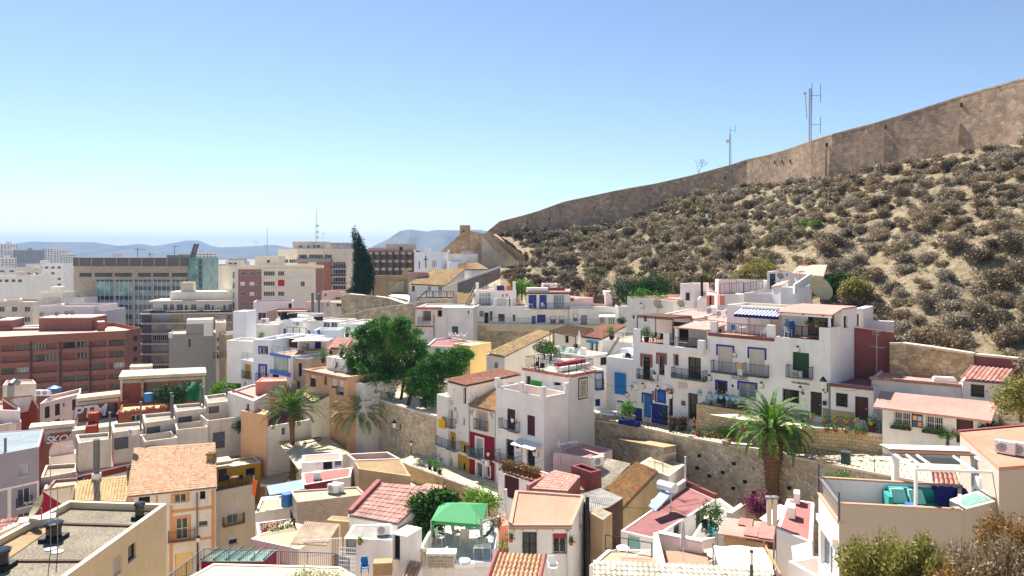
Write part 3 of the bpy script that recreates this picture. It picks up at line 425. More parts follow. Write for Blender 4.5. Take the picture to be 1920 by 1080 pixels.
reg();SUN_EL=R_(50);SUN_AZ=R_(-30);sdir=V((sin(SUN_AZ)*cos(SUN_EL),cos(SUN_AZ)*cos(SUN_EL),sin(SUN_EL)));w=bpy.data.worlds.new('World');SC.world=w;w.use_nodes=True;nt=w.node_tree;sky=nt.nodes.new('ShaderNodeTexSky');sky.sky_type='NISHITA';sky.sun_disc=False;sky.sun_elevation=SUN_EL;sky.sun_rotation=SUN_AZ%(2*pi);sky.altitude=60;sky.air_density=.85;sky.dust_density=.1;sky.ozone_density=2.;bg=nt.nodes['Background'];nt.links.new(sky.outputs[0],bg.inputs[0]);bg.inputs[1].default_value=.069;sl=bpy.data.lights.new('sun','SUN');sl.energy=5.;sl.angle=R_(.5);sl.color=(1,.94,.84);so=bpy.data.objects.new('sun',sl);COL.objects.link(so);so.rotation_euler=sdir.to_track_quat('Z','Y').to_euler();so.location=(0,0,60);cd=bpy.data.cameras.new('camera');cam=bpy.data.objects.new('camera',cd);COL.objects.link(cam);SC.camera=cam;cam.location=(0,0,0);cam.rotation_euler=(R_(90),0,0)
cd.sensor_width=36;cd.lens=36*F/1920;cd.shift_y=-(540-HY)/1920;cd.clip_end=40000;cd.clip_start=.3;SC.view_settings.view_transform='Standard';SC.view_settings.look='None';SC.view_settings.exposure=1.17;SC.view_settings.gamma=1;SC.cycles.max_bounces=8;SC.cycles.diffuse_bounces=5;SC.cycles.glossy_bounces=2;SC.cycles.transmission_bounces=2;SC.cycles.volume_bounces=0;SC.cycles.caustics_reflective=False;SC.cycles.caustics_refractive=False;SC.cycles.use_denoising=True
def mat_ground():
 t=NT('ground');f=t.noise(t.pos(),.05,6,.7);f2=t.noise(t.pos(),.6,5,.7);col=t.mix(t.ramp(f,[(.35,0.),(.65,1.)]),lin('9c8f7c'),lin('b9ab95'));col=t.mix(1.,col,t.ramp(f2,[(.3,.75),(.7,1.1)]),'MULTIPLY');M['ground']=t.base(col,.95,.1);t=NT('hill');p=t.pos();f=t.noise(p,.12,6,.7);f2=t.noise(p,1.3,6,.75);f3=t.noise(t.pos((1,1,2.2)),.45,6,.7);col=t.mix(t.ramp(f,[(.35,0.),(.65,1.)]),lin('a8987e'),lin('93846a'));col=t.mix(t.ramp(f3,[(.52,0.),(.68,1.)]),col,lin('b7aa90'));col=t.mix(t.math('MULTIPLY',t.ramp(f2,[(.44,1.),(.6,0.)]),.7),col,lin('7a6b56'));t.bump(f2,.9,.35);M['hill']=t.base(col,.97,.08);t=NT('mountain');f=t.noise(t.pos(),.002,6,.7);col=t.mix(t.ramp(f,[(.35,0.),(.65,1.)]),lin('4b5350'),lin('6d6c5c'));M['mountain']=t.base(col,.97,.05);t=NT('street');f=t.noise(t.pos(),.5,5,.7);f2=t.noise(t.pos(),6,3);col=t.mix(t.ramp(f,[(.3,0.),(.7,1.)]),lin('d6c9b0'),lin('c3b598'));col=t.mix(1.,col,t.ramp(f2,[(.3,.92),(.7,1.03)]),'MULTIPLY')
 M['street']=t.base(col,.9,.15)
mat_ground();CTRL=[(0,-60,-1.8),(0,-8,-1.7),(0,0,-1.9),(0,7,-5),(6,8,-4.5),(12,8,-4),(25,10,-3),(40,20,-2),(14,16,-8.2),(11.5,20,-9.6),(15,20,-9.6),(22,22,-10),(-12,14,-14),(0,22,-19),(-20,25,-25),(12,30,-19),(16,34,-18),(24,34,-14),(26,44,-21),(0,45,-26),(-20,45,-30),(-40,45,-34),(0,60,-27),(14,60,-26),(24,60,-23),(34,64,-19.5),(50,60,-10),(-15,65,-29),(-40,70,-38),(-60,70,-42),(0,78,-25.5),(10,84,-21),(-12,90,-25),(-30,95,-34),(-30,82,-41),(-28,75,-43),(-35,70,-43),(-20,66,-36),(-55,105,-40),(-80,110,-45),(0,105,-20.5),(-15,105,-21.5),(-30,120,-28),(10,125,-14.5),(25,105,-15),(40,95,-12),(0,140,-12),(-30,150,-22),(-20,170,-14),(0,170,-8),(10,200,-4),(-60,170,-46),(-100,180,-50),(-160,150,-50),(-100,80,-46),(-60,260,-50),(-160,260,-52),(0,280,-40),(60,260,-20),(-10,215,-6),(60,120,-6),(80,100,0),(70,160,0),(60,200,0),(120,150,-5),(200,200,-30),(150,80,0),(0,340,-52),(150,350,-52)];CT=np.array(CTRL,float)
def gz(x,y):x=np.asarray(x,float);y=np.asarray(y,float);d2=(x[...,None]-CT[:,0])**2+(y[...,None]-CT[:,1])**2+4.;wt=1/d2**1.8;z=(wt*CT[:,2]).sum(-1)/wt.sum(-1);r=np.hypot(x,y);k=np.clip((r-330)/250,0,1);return z*(1-k)+-54*k
def ground():
 def ax(lo,hi,fine,n):t=np.linspace(-1,1,n);s=np.sinh(t*6)/np.sinh(6);return np.where(s<0,-s*lo,s*hi)
 xs=ax(-14000,14000,4,201);ys=np.concatenate([np.linspace(-80,200,71),200+np.sinh(np.linspace(0,6,60)[1:])/np.sinh(6)*15000]);X,Y=np.meshgrid(xs,ys);Z=gz(X,Y);ny,nx=X.shape;idx=np.arange(nx*ny).reshape(ny,nx);f=np.stack([idx[:-1,:-1],idx[:-1,1:],idx[1:,1:],idx[1:,:-1]],-1).reshape(-1,4);me=nmesh('ground',np.stack([X,Y,Z],-1).reshape(-1,3),f,'ground',smooth=True);tag(link('ground',me),'pale dusty ground of the old town and the plain',kind='structure')
ground()
def mountain(name,label,ridge,Y,deep=2600,zb=-56):
 xs=[P(px,py,Y)for px,py in ridge];n=len(xs);rng=np.random.default_rng(3);px=np.linspace(ridge[0][0],ridge[-1][0],160);py=np.interp(px,[r[0]for r in ridge],[r[1]for r in ridge]);X=(px-CX)/F*Y;Z=(HY-py)/F*Y;cols=[]
 for t in np.linspace(-1,1,31):k=1-abs(t);zz=zb+(Z-zb)*k**1.25;yy=Y+t*deep+260*np.sin(px*.06+t*3)*(k<.97)*(1-k)+120*np.sin(px*.17+t*5)*(1-k);zz=zz+(1-k)*k*np.maximum(0,Z-zb)*.45*np.sin(px*.11+yy*.002);cols.append(np.stack([X,yy,np.minimum(zz,zb+(Z-zb)*1.)],-1))
 A=np.array(cols);m,nn=A.shape[:2];idx=np.arange(m*nn).reshape(m,nn);f=np.stack([idx[:-1,:-1],idx[:-1,1:],idx[1:,1:],idx[1:,:-1]],-1).reshape(-1,4);tag(link(name,nmesh(name,A.reshape(-1,3),f,'mountain',smooth=True)),label,kind='structure')
mountain('mountains','low blue mountain range across the left horizon',[(-420,478),(-250,462),(-120,470),(0,462),(30,456),(62,452.5),(95,454),(130,454),(175,454),(195,457),(212,461),(237,460),(262,457),(287,461),(312,464),(400,464.5),(475,461.5),(515,459),(545,465),(600,464),(652,462.5),(690,468),(740,476)],6000,1500);mountain('far_mountains','palest blue far peak behind the left mountain range',[(240,474),(295,460),(325,455.5),(350,451),(370,450.5),(390,459),(412,464),(470,470),(520,476)],8600,1200);mountain('right_mountain','blue flat topped mountain behind the fort tower',[(640,477),(700,468),(707,465),(725,450),(738,441),(750,433),(770,430),(800,434),(820,431),(860,432),(885,430.5),(900,431),(930,437),(1000,452),(1100,470),(1160,478)],5400,1200)
def haze():m=bpy.data.materials.new('haze');m.use_nodes=True;t=m.node_tree;t.nodes.clear();o=t.nodes.new('ShaderNodeOutputMaterial');v=t.nodes.new('ShaderNodeVolumePrincipled');v.inputs['Color'].default_value=(.4,.6,.95,1);v.inputs['Density'].default_value=HAZE;v.inputs['Anisotropy'].default_value=0.;t.links.new(v.outputs[0],o.inputs[1]);M['haze']=m;b=MB();q=[(-15500,-100),(15500,-100),(15500,10500),(-15500,10500)];b.hexa([V((x,y,-70))for x,y in q],[V((x,y,176))for x,y in q]);tag(b.build('haze',['haze']),'thin blue haze in the air over the plain',kind='stuff')
HAZE=.00013;haze();HC=[(700,(566,165),(470,232)),(860,(560,165),(452,232)),(960,(556,155),(440,228)),(1000,(548,140),(437,222)),(1160,(562,126),(425,205)),(1300,(556,112),(364,192)),(1370,(554,104),(354,185)),(1460,(552,92),(345,168)),(1540,(562,82),(338,152)),(1640,(640,71),(318,141)),(1700,(650,66),(306,135)),(1800,(662,62),(286,126)),(1920,(694,57),(266,115)),(2200,(760,50),(215,98)),(2700,(900,42),(150,80))];hx=[h[0]for h in HC]
def hill_pt(px,t):I=lambda j,k:np.interp(px,hx,[h[j][k]for h in HC]);pb,Yb,pt,Yt=(I(1,0),I(1,1),I(2,0),I(2,1));zb=(HY-pb)/F*Yb;zt=(HY-pt)/F*Yt;Y=np.where(t<0,Yb+t*3,Yb+(Yt-Yb)*t);z=zb+(zt-zb)*t+np.where((t>0)&(t<1),np.sin(np.clip(t,0,1)*np.pi)*1.4,0);z=np.where(t>1,zt-(t-1)*(Yt-Yb)*.25,z);z=np.where(t<0,zb+t*44,z);x=(px-CX)/F*Y;return(x,Y,z)
def vnoise(x,y,s,seed):rng=np.random.default_rng(seed);tb=rng.random((64,64));x=np.asarray(x)/s;y=np.asarray(y)/s;xi=np.floor(x).astype(int);yi=np.floor(y).astype(int);fx=x-xi;fy=y-yi;fx=fx*fx*(3-2*fx);fy=fy*fy*(3-2*fy);g=lambda a,b:tb[a%64,b%64];return(g(xi,yi)*(1-fx)+g(xi+1,yi)*fx)*(1-fy)+(g(xi,yi+1)*(1-fx)+g(xi+1,yi+1)*fx)*fy-.5
def hnoise(x,y):return 1.6*vnoise(x,y,9,1)+.8*vnoise(x,y,3.5,2)+.45*vnoise(x,y,1.4,3)
def hill_surf(px,t):x,y,z=hill_pt(px,t);k=np.clip(np.minimum(t*6+.15,(1-t)*8+.1),.1,1);return(x,y,z+hnoise(x,y)*k)
def hill():w=np.linspace(0,1,500);t=np.concatenate([np.linspace(-.5,0,8)[:-1],np.linspace(0,1,150),np.linspace(1,2.2,8)[1:]]);A,B=np.meshgrid(w,t);s0=np.where(B<.31,938,np.clip(992-(B-.4)*112,926,992));A=s0+(2700-s0)*A;x,y,z=hill_surf(A,B);m,n=A.shape;idx=np.arange(m*n).reshape(m,n);f=np.stack([idx[:-1,:-1],idx[:-1,1:],idx[1:,1:],idx[1:,:-1]],-1).reshape(-1,4);tag(link('hillside',nmesh('hillside',np.stack([x,y,z],-1).reshape(-1,3),f,'hill',smooth=True)),'dry sandy hillside rising to the castle wall',kind='structure')
hill();CW=[(913,436,432,229),(935,417,448,227),(960,411,447,225),(1000,400.5,445,222),(1060,379,440,216),(1110,369,436,211),(1160,358,430,205),(1230,346,410,198),(1300,330,372,192),(1370,311,360,185),(1400,301,356,180),(1460,288,352,168),(1540,259,344,152),(1640,233,324,141),(1700,215,312,135),(1800,183,292,126),(1920,149,272,115),(2100,88,240,104),(2400,-10,200,90),(2700,-110,165,80)]
def castle():
 t=thing('castle_wall','long stone castle wall climbing the hill to the right edge','wall',P(1300,372,192));px=np.concatenate([np.arange(913,1400,24),np.arange(1400,2701,40)]);cx=[c[0]for c in CW];b=MB();cap=MB();s=0;prev=None
 for x in px:
  pt,pb,Y=[np.interp(x,cx,[c[k]for c in CW])for k in(1,2,3)];top=P(x,pt,Y);bot=P(x,pb,Y);bot.z-=2.5
  if prev:s+=(xy(top)-xy(prev[0])).length
  cur=(top,bot,s)
  if prev:a,c,s0=prev;dn=V((0,1.6,0));z0=a.z-c.z;z1=top.z-bot.z;uv=lambda p,ss:(ss,p.z);b.add([c,bot,top,a],0,[(s0,c.z),(s,bot.z),(s,top.z),(s0,a.z)]);b.add([a+dn,top+dn,bot+dn,c+dn],0,[(s0,a.z),(s,top.z),(s,bot.z),(s0,c.z)]);b.add([a,top,top+dn,a+dn],0,[(s0,0),(s,0),(s,1.6),(s0,1.6)]);u=UZ(.28);f=V((0,-.1,0));cap.hexa([a+f,top+f,top+dn-f,a+dn-f],[a+f+u,top+f+u,top+dn-f+u,a+dn-f+u])
  prev=cur
 b.build('masonry',['castle_stone'],t);cap.build('coping',['fort_stone'],t);h=MB()
 for x,y in((1453,307),(1467,306),(1482,305),(1661,243),(1803,201),(1550,275),(1115,392),(1360,336),(990,420),(1030,413)):Y=np.interp(x,cx,[c[3]for c in CW])-.06;p=P(x,y,Y);h.cbox((p.x,p.y,p.z),.4,.1,.75)
 h.build('loophole',['dark_room'],t);m=MB()
 for x,y0,y1,wd in((1659,246,318,.3),(1803,232,272,.7),(1153,390,425,.4),(1549,278,335,.3)):Y=np.interp(x,cx,[c[3]for c in CW])-.05;a=P(x,y0,Y);c=P(x,y1,Y);m.hexa([V((c.x-wd,c.y,c.z)),V((c.x+wd,c.y,c.z)),V((c.x+wd,c.y+.03,c.z)),V((c.x-wd,c.y+.03,c.z))],[V((a.x-wd*.5,a.y,a.z)),V((a.x+wd*.5,a.y,a.z)),V((a.x+wd*.5,a.y+.03,a.z)),V((a.x-wd*.5,a.y+.03,a.z))])
 m.build('drain_stain',['brown_plaster'],t)
castle()
def shrubs():
 rng=np.random.default_rng(11);kinds=[('scrub_grey',4),('scrub_brown',4),('scrub_dark',4),('scrub_olive',3),('scrub_green',2)];mesh={}
 for mt,n in kinds:mesh[mt]=[twig_mesh('foliage',1.,1.25,1500,mt,40+i+len(mt),.085)for i in range(n)]
 names={'scrub_grey':'dry grey thorny shrub on the sandy hillside','scrub_brown':'dry brown twiggy shrub on the sandy hillside','scrub_dark':'dark brown shrub on the hillside','scrub_olive':'olive green shrub on the sandy hillside','scrub_green':'bright green shrub on the hillside'};pts=[];tries=0
 def ok(x,y,r):
  for a,b,c in pts:
   if(a-x)**2+(b-y)**2<(.46*(c+r))**2:return False
  return True
 def add(px,t,r,mt,rz=None,sz=None):x,y,z=[float(v)for v in hill_surf(np.array(float(px)),np.array(float(t)))];pts.append((x,y,r));out.append((x,y,z,r,mt,sz or rng.uniform(.6,.95)))
 out=[]
 def tt(px,py):ts=np.linspace(0,1,200);x,y,z=hill_surf(np.full(200,float(px)),ts);return float(ts[np.argmin(np.abs(HY-z/y*F-py))])
 for px,py,r,mt,sz in[(1225,545,2.3,'scrub_green',.95),(1200,548,1.7,'scrub_dark',.9),(1245,552,1.6,'scrub_dark',.9),(1420,520,2.2,'scrub_olive',.95),(1395,528,1.6,'scrub_olive',.9),(1445,522,1.6,'scrub_olive',.9),(1575,545,2.,'scrub_dark',1.1),(1600,530,1.6,'scrub_brown',.9),(1640,525,1.7,'scrub_brown',.9),(1715,650,1.7,'scrub_brown',1.),(1765,655,1.9,'scrub_brown',1.),(1800,660,1.5,'scrub_brown',1.),(1870,620,1.9,'scrub_dark',1.),(1905,640,1.8,'scrub_brown',1.),(1880,650,1.5,'scrub_brown',.9),(1745,575,1.7,'scrub_grey',.9),(1640,590,1.5,'scrub_dark',.9),(1665,600,1.5,'scrub_dark',.9),(1900,470,1.8,'scrub_dark',.9),(1880,440,1.7,'scrub_brown',.9),(1845,410,1.5,'scrub_dark',.9),(1840,365,1.4,'scrub_dark',.9),(1735,352,1.6,'scrub_grey',.9),(1690,560,1.5,'scrub_grey',.8),(1915,530,1.5,'scrub_dark',1.),(1500,430,2.2,'scrub_green',.6),(1460,440,2.2,'scrub_green',.6),(1530,425,1.8,'scrub_green',.6),(1480,460,2.,'scrub_olive',.6),(1415,480,1.8,'scrub_olive',.7),(1545,450,1.6,'scrub_olive',.7),(1010,552,1.4,'scrub_green',.8),(1075,535,1.6,'scrub_green',.7),(1100,548,1.2,'scrub_green',.7)]:add(px,tt(px,py),r,mt,sz=sz)
 while len(out)<1100 and tries<40000:
  tries+=1;px=rng.uniform(935,2000);t=rng.uniform(0.,.985)
  if px<(942 if t<.29 else 998-max(0,t-.4)*105):continue
  if rng.random()>.35+.65*((px-935)/1000):
   if rng.random()<.4:continue
  x,y,z=[float(v)for v in hill_surf(np.array(px),np.array(t))];dens=vnoise(x,y,14,5)+.5
  if px>1500 and rng.random()>.25+dens*.75:continue
  py=HY-z/y*F
  if px>1650 and 480<py<560 and(rng.random()<.6):continue
  r=rng.uniform(.7,2.1)*(1.35 if px<1400 else 1.)
  if not ok(x,y,r):continue
  if px<1080 or(t>.9 and px<1250):mt=rng.choice(['scrub_dark','scrub_dark','scrub_brown','scrub_dark'])
  elif px<1350:mt=rng.choice(['scrub_brown','scrub_grey','scrub_dark','scrub_brown','scrub_olive'])
  else:mt=rng.choice(['scrub_grey','scrub_brown','scrub_brown','scrub_grey','scrub_brown','scrub_dark'])
  pts.append((x,y,r));out.append((x,y,z,r,mt,rng.uniform(.55,.95)))
 out.sort(key=lambda o:-o[3]*o[5]**.5/o[1]);big=out[:295];small=out[295:]
 for x,y,z,r,mt,sz in big:me=mesh[mt][rng.integers(len(mesh[mt]))];o=link('shrub',me,loc=(x,y,z-.12));o.scale=(r,r,r*sz);o.rotation_euler=(0,0,rng.uniform(0,6.28));tag(o,names[mt],'shrub',names[mt].replace('shrub','shrubs'))
 V_=[];F_=[];MI=[];mats=['scrub_grey','scrub_brown','scrub_dark','scrub_olive','scrub_green'];off=0;low={mt:twig_mesh('foliage',1.,1.25,420,mt,91,.15)for mt in mats};arr={}
 for mt in mats:me=low[mt];co=np.zeros(len(me.vertices)*3,np.float32);me.vertices.foreach_get('co',co);fi=np.zeros(len(me.loops),np.int32);me.loops.foreach_get('vertex_index',fi);arr[mt]=(co.reshape(-1,3),fi.reshape(-1,4))
 ext=list(small)
 for i in range(4200):px=rng.uniform(995,2050);t=rng.uniform(.01,.99);x,y,z=[float(v)for v in hill_surf(np.array(px),np.array(t))];ext.append((x,y,z,rng.uniform(.2,.62),rng.choice(['scrub_grey','scrub_brown','scrub_grey','scrub_olive']),rng.uniform(.5,.9)))
 for x,y,z,r,mt,sz in ext:
  co,fi=arr[mt]
  if r<.62:k=100;co=co[:k*4]*1.;fi=fi[:k]
  a=rng.uniform(0,6.28);c,s=(cos(a),sin(a));q=co*[r,r,r*sz];q=np.stack([q[:,0]*c-q[:,1]*s+x,q[:,0]*s+q[:,1]*c+y,q[:,2]+z-.08],1);V_.append(q);F_.append(fi+off);MI.append(np.full(len(fi),mats.index(mt)));off+=len(q)
 me=nmesh('undergrowth',np.concatenate(V_),np.concatenate(F_),mats,mi=np.concatenate(MI));tag(link('undergrowth',me),'small dry scrub and grass tufts between the shrubs',kind='stuff')
shrubs()
def facade_rows(h,k,nx,z_top,fl,nf,ww,wh,m0=.06,m1=.06,kind='w',alt=None,skip=.08,**kw):L=h.F[k][3];h.wgrid(k,L*m0,L*(1-m1),nx,z_top-fl*nf,z_top,nf,ww,wh,kind,alt,skip,**kw)
def roof_clutter(h,n,seed,zr=None,kinds=('hut','tank','ac')):
 rr=random.Random(seed);z=zr if zr is not None else h.zr;p=h.pts
 for i in range(n):
  a,b=(rr.uniform(.15,.85),rr.uniform(.2,.8));q=p[0].lerp(p[1],a);r=p[3].lerp(p[2],a);c=q.lerp(r,b);k=rr.choice(kinds);d=h.F[0][2];rz=atan2(d.y,d.x)
  if k=='hut':h.part('stair_hut',[rr.choice(['white','cream','pinkish'])],lambda m:(m.cbox((c.x,c.y,z),rr.uniform(2.4,4),2.4,2.4,rz),m.cbox((c.x,c.y,z+2.404),3.2,2.8,.15,rz)))
  elif k=='tank':h.part('water_tank',['metal_white'],lambda m:m.lathe((c.x,c.y,z),[(.5,0),(.5,1.2),(.15,1.35)],10))
  else:h.part('condenser',['metal_grey'],lambda m:m.cbox((c.x,c.y,z),1.1,.5,.8,rz))
def flatz(p):
 for q in p:q.z=p[0].z
 return p
o=House('office_building','long beige stone office building with blue glass bays and dark concrete top band','office building',R2((138,499,262),(353,499,262),26),-54,'facade_stone','roof_grey',.6)
for x0,x1 in((149,172),(178,211),(215,247),(259,283),(287,317),(322,352)):o.win(0,x0,511.5,x1,519,'w',mul=3,frame='frame_brown',glass='glass')
bays=[(178,212.5),(214,248.5),(250,284),(285.5,319),(320.5,352.5)]
for i,(x0,x1)in enumerate(bays):o.win(0,x0,524,x1,640,'open',fill='glass_pale',dep=.9)  # pale fill puts the reflections in the bay glass into its colour
o.finish(far=True)
for i,(x0,x1)in enumerate(bays):
 rows=[(525,528),(555,562),(572,580),(590,598),(608,616),(626,634)]
 if i>1:rows.insert(1,(537,544))
 for y0,y1 in rows:o.fpx(0,x0,y0,x1,y1,-.7,-.45,'spandrel','glass_spandrel')
 if i<2:o.fpx(0,x0+.3,528.3,x1-.3,554.5,-.75,-.6,'glazing','glass_green')
 def mull(mb,x0=x0,x1=x1):
  u0,u1=(o.U(0,x0),o.U(0,x1));n=4
  for j in range(n+1):u=u0+(u1-u0)*j/n;w=.22 if j in(0,n)else .05;q=[o.pt3(0,u-w,0,-.55),o.pt3(0,u+w,0,-.55),o.pt3(0,u+w,0,-.4),o.pt3(0,u-w,0,-.4)];mb.hexa([V((p.x,p.y,zof(640,262)))for p in q],[V((p.x,p.y,zof(524,262)))for p in q])
 o.part('mullion',['frame_white'],mull)
o.fbox(0,0,o.F[0][3],-26,.35,zof(498.6,262),zof(483,262),'parapet_screen','grey_dark')
for i in range(9):o.fbox(0,2+i*4.4,2.4+i*4.4,.36,.6,zof(498,262),zof(484,262),'fin','grey_wall')
for x0,x1,y in((305,325,478),(327,349,477)):o.fpx(0,x0,y,x1,483,-8,-3,'plant_room','concrete')
def gan(mb):
 for x in(358,363.5):mb.bar(P(x,482,258),P(x+8,457,258),.45,0,4)
 mb.bar(P(359,475,258),P(368,474,258),.3)
o.part('roof_gantry',['iron_grey'],gan);t=House('glass_tower','teal glass stair tower at the end of the stone office building','tower',R2((353.5,483,261),(380,482,261),14),-54,'glass_teal','roof_grey',.3)
for j in range(9):t.winl(0,.3,1.9,-4.6-j*2.1,-2.9-j*2.1,'w',frame='glass_blue',glass='glass_teal');t.winl(0,2.1,3.4,-4.6-j*2.1,-2.9-j*2.1,'w',frame='glass_blue',glass='glass_green');t.winl(0,3.6,4.7,-4.6-j*2.1,-2.9-j*2.1,'w',frame='glass_blue',glass='glass_blue')
t.finish(far=True);b=House('apartment_block','ochre and white apartment block with a cream penthouse and open balconies','building',R2((284,588,228),(440,586,232),16),-54,'ochre_wall','roof_beige',.4)
for j,y in enumerate((590,609,628,647,666,685)):
 for x0,x1 in((286,322),(344,348),(352,358),(362,372),(403,423),(426,434)):b.win(0,x0,y+.5,x1,y+10,'w',mul=max(1,int((x1-x0)/4)),glass='glass_pale' if(j+int(x0))%3 else 'glass')
b.finish(far=True)
for y in(586,604,623,642,661,680,699):b.fpx(0,265,y,440,y+2.6,.02,1.5 if y<590 else .9,'balcony_slab','coping')
for y in(586,604,623,642,661,680):m=MB();rail_mb(m,b.pt3(0,-2.6,zof(y,228),1.4),b.pt3(0,8,zof(y,228),.8 if y>590 else 1.4),.9,.35,.03,3.);m.build('railing',['iron_blue'],b.root)
b.fbox(0,-2.8,-.05,-9,0.,-54,zof(583,228),'painted_balcony_shade','grey_dark');p=House('penthouse','cream penthouse with blue doors on top of the ochre apartment block','penthouse',R2((287,567,230),(436,567,234),12),zof(586.5,230)+.5,'cream','roof_beige',.3,coping='coping')  # dark grey box left of the ochre block paints in the balconies' shade
for x0,x1 in((306,314),(318,326),(331,343),(346,352),(358,368),(383,394),(397,401),(418,424),(428,436)):p.win(0,x0,570.5 if x1-x0>7 else 572,x1,582,'w',glass='glass_blue')
p.finish(far=True);m=MB();rail_mb(m,p.pt3(0,-3,p.base,2.4),p.pt3(0,p.F[0][3],p.base,2.4),1.,.5,.03,3.,.05);m.build('railing',['iron_blue'],p.root);p.fbox(0,-1.,p.F[0][3]+.6,-12,1.3,p.pts[0].z+.004,p.pts[0].z+.5,'cornice','coping');p.fpx(0,315,547.5,432,562.5,-10,-2,'roof_room','cream');p.fpx(0,334,530,358,547.4,-6,-3,'lift_room','pale_stone');g=House('gable_house','blank grey rendered house with a stepped white chimney gable','house',R2((317,627,205),(405,629,209),12),-52,'grey_wall','roof_grey',.3);g.win(0,352,635,359,652,'w');g.finish(far=True);g.fpx(0,349,601,397,627,-6,0.,'raised_gable','grey_wall');g.fpx(0,350,599,399,607,-5,.06,'white_cap','white');g.fpx(0,382,607,399,630,-5,.05,'white_patch','white_worn');g.fpx(0,316,624,323,634,-1,.1,'cornice','white_worn');g=House('apartment_block','narrow cream block with stacked bay windows beside the blank grey gable','building',R2((405,605,206),(424,606,207),9),-52,'cream_worn','roof_beige',.3)
for y in(632,648,664):g.win(0,406,y,421,y+9,'w',glass='glass_blue')
g.finish(far=True);g=House('plain_house','grey brown house with one tall blue window beside the white chimney wall','house',R2((423,628,200),(462,626,203),10),-50,'brown_plaster','roof_beige',.3);g.win(0,450,632,456,650,'w',glass='glass_blue');g.finish(far=True);g.fpx(0,424,621,461,627.6,-.3,.05,'white_parapet','white_worn');g=House('terrace_house','salmon house with a roof terrace and orange awnings behind the white chimney wall','house',R2((440,603,212),(462,603,212),8),-50,'salmon','roof_terra',.3);g.finish(far=True);m=MB();m.sheet([P(443,599,211),P(460,599,211),P(460,594.5,216),P(443,594.5,216)],.3);tag(m.build('awning',['fabric_orange']),'orange canopy over the salmon roof terrace','awning');r=House('brick_apartment_block','long red brick apartment block with loggias and roof blocks','building',flatz([P(-40,634,183),P(235,620.5,200),P(264,615,208),P(215,606,222),P(-60,612,205)]),-54,'brick_far','roof_salmon',1.)
rows=[(644,656),(665,677.5),(687,699),(707.5,718),(727,737)];segs=[(3,28,'b'),(31,55,'g'),(61,84,'g'),(86,106,'b'),(118,141,'b'),(144,165,'g'),(172,199,'g'),(204,212,'b'),(213,233,'g')];rr=random.Random(5)
for j,(y0,y1)in enumerate(rows):
 for x0,x1,kd in segs:
  sh=(118-(x0+x1)/2)*.052;kind='w' if(kd=='g')!=(rr.random()<.3)else 'shut'
  if kind=='w':r.win(0,x0,y0+sh-2,x1,y1+sh-2.6,'w',frame=rr.choice(['frame_white','frame_brown','frame_dark']),glass=rr.choice(['glass','glass_dark','glass_pale','glass']),dep=.6)
  else:r.win(0,x0,y0+sh-2,x1,y1+sh-2.6,'shut',fill='trim_brown',dep=.6)
for y in(630,649.5,669,688):r.win(1,250.5,y,258,y+9,'w',**GD)
r.finish(far=True)
for x in(58.5,113.5,169.5):u=r.U(0,x);r.fbox(0,u-.25,u+.25,.02,.4,-54,r.Z(0,u,641),'drain_pipe','door_maroon')
for j,(y0,y1)in enumerate(rows):
 for x0,x1 in((-30,57),(60,112),(115,168),(171,234)):u0,u1=(r.U(0,x0),r.U(0,x1));um=(u0+u1)/2;z=r.Z(0,um,y1+(118-(x0+x1)/2)*.052-2.4);r.fbox(0,u0,u1,.02,.28,z-1.05,z,'parapet','brick_far')
r.fbox(0,0,r.F[0][3],.02,.3,r.pts[0].z-1.2,r.pts[0].z+.06,'cornice','brick_far')
for x0,x1,y0,a in((-10,22,602,'r'),(73,172,597,'r'),(183,197,605,'r'),(24,72,617,'r')):A=P(x0,y0,208);B=P(x1,y0,209);q=R2((x0,y0,209),(x1,y0+.1,210),9 if x1-x0>30 else 3);r.part('roof_block',['brick_far'],lambda mb:mb.hexa([V((p.x,p.y,r.zr))for p in q],q));r.part('roof_block_cap',['coping'],lambda mb:mb.hexa([p+UZ(.004)for p in q],[p+UZ(.25)for p in q]))
for i,(x,y)in enumerate(((80,596),(107,596),(125,594),(134,594))):put('dish',P(x,y+2,209),.3*i,'small satellite dish on the red brick roof block','satellite dishes on the brick roof',1.8)
def blk(name,label,x0,x1,y,Y,D,wall,nx,nf,fl=3.,ww=1.6,wh=1.4,base=-54,roofm='roof_beige',cl=2,seed=1,tilt=0,alt='shut',par=.8,kind='w',skip=.1,**kw):h=House(name,label,'building',R2((x0,y,Y),(x1,y,Y+tilt),D),base,wall,roofm,par);facade_rows(h,0,nx,h.pts[0].z-.7,fl,nf,ww,wh,kind=kind,alt=alt,skip=skip,**kw);h.finish(far=True);roof_clutter(h,cl,seed);return h
blk('apartment_block','off white apartment block with small square windows behind the red brick block',-20,62,566,232,16,'cream_worn',6,5,3.2,1.7,1.6,cl=3,seed=3);blk('house','pale lilac blank house with one small window behind the red brick block',72,176,574,228,14,'lilac_white',2,1,3.,1.4,1.2,cl=1,seed=4,skip=.5);h=House('house','lower lilac white house with a step at the end of the blank lilac wall','house',R2((176,582,230),(198,583,230),12),-54,'lilac_white','roof_beige',.5);h.finish(far=True);blk('house','cream house with terrace parapets above the lilac wall',74,118,548,246,10,'cream_pale',3,1,3.,1.5,1.4,cl=2,seed=9);blk('house','pale house with stepped roof above the lilac wall beside the stone office block',104,158,558,250,8,'white_pink',4,1,3.,1.2,1.,cl=2,seed=12);blk('apartment_block','white block with dark vertical window slits in front of the far hills',79,119,494,420,20,'white',3,5,3.2,2.,1.4,cl=1,seed=5)
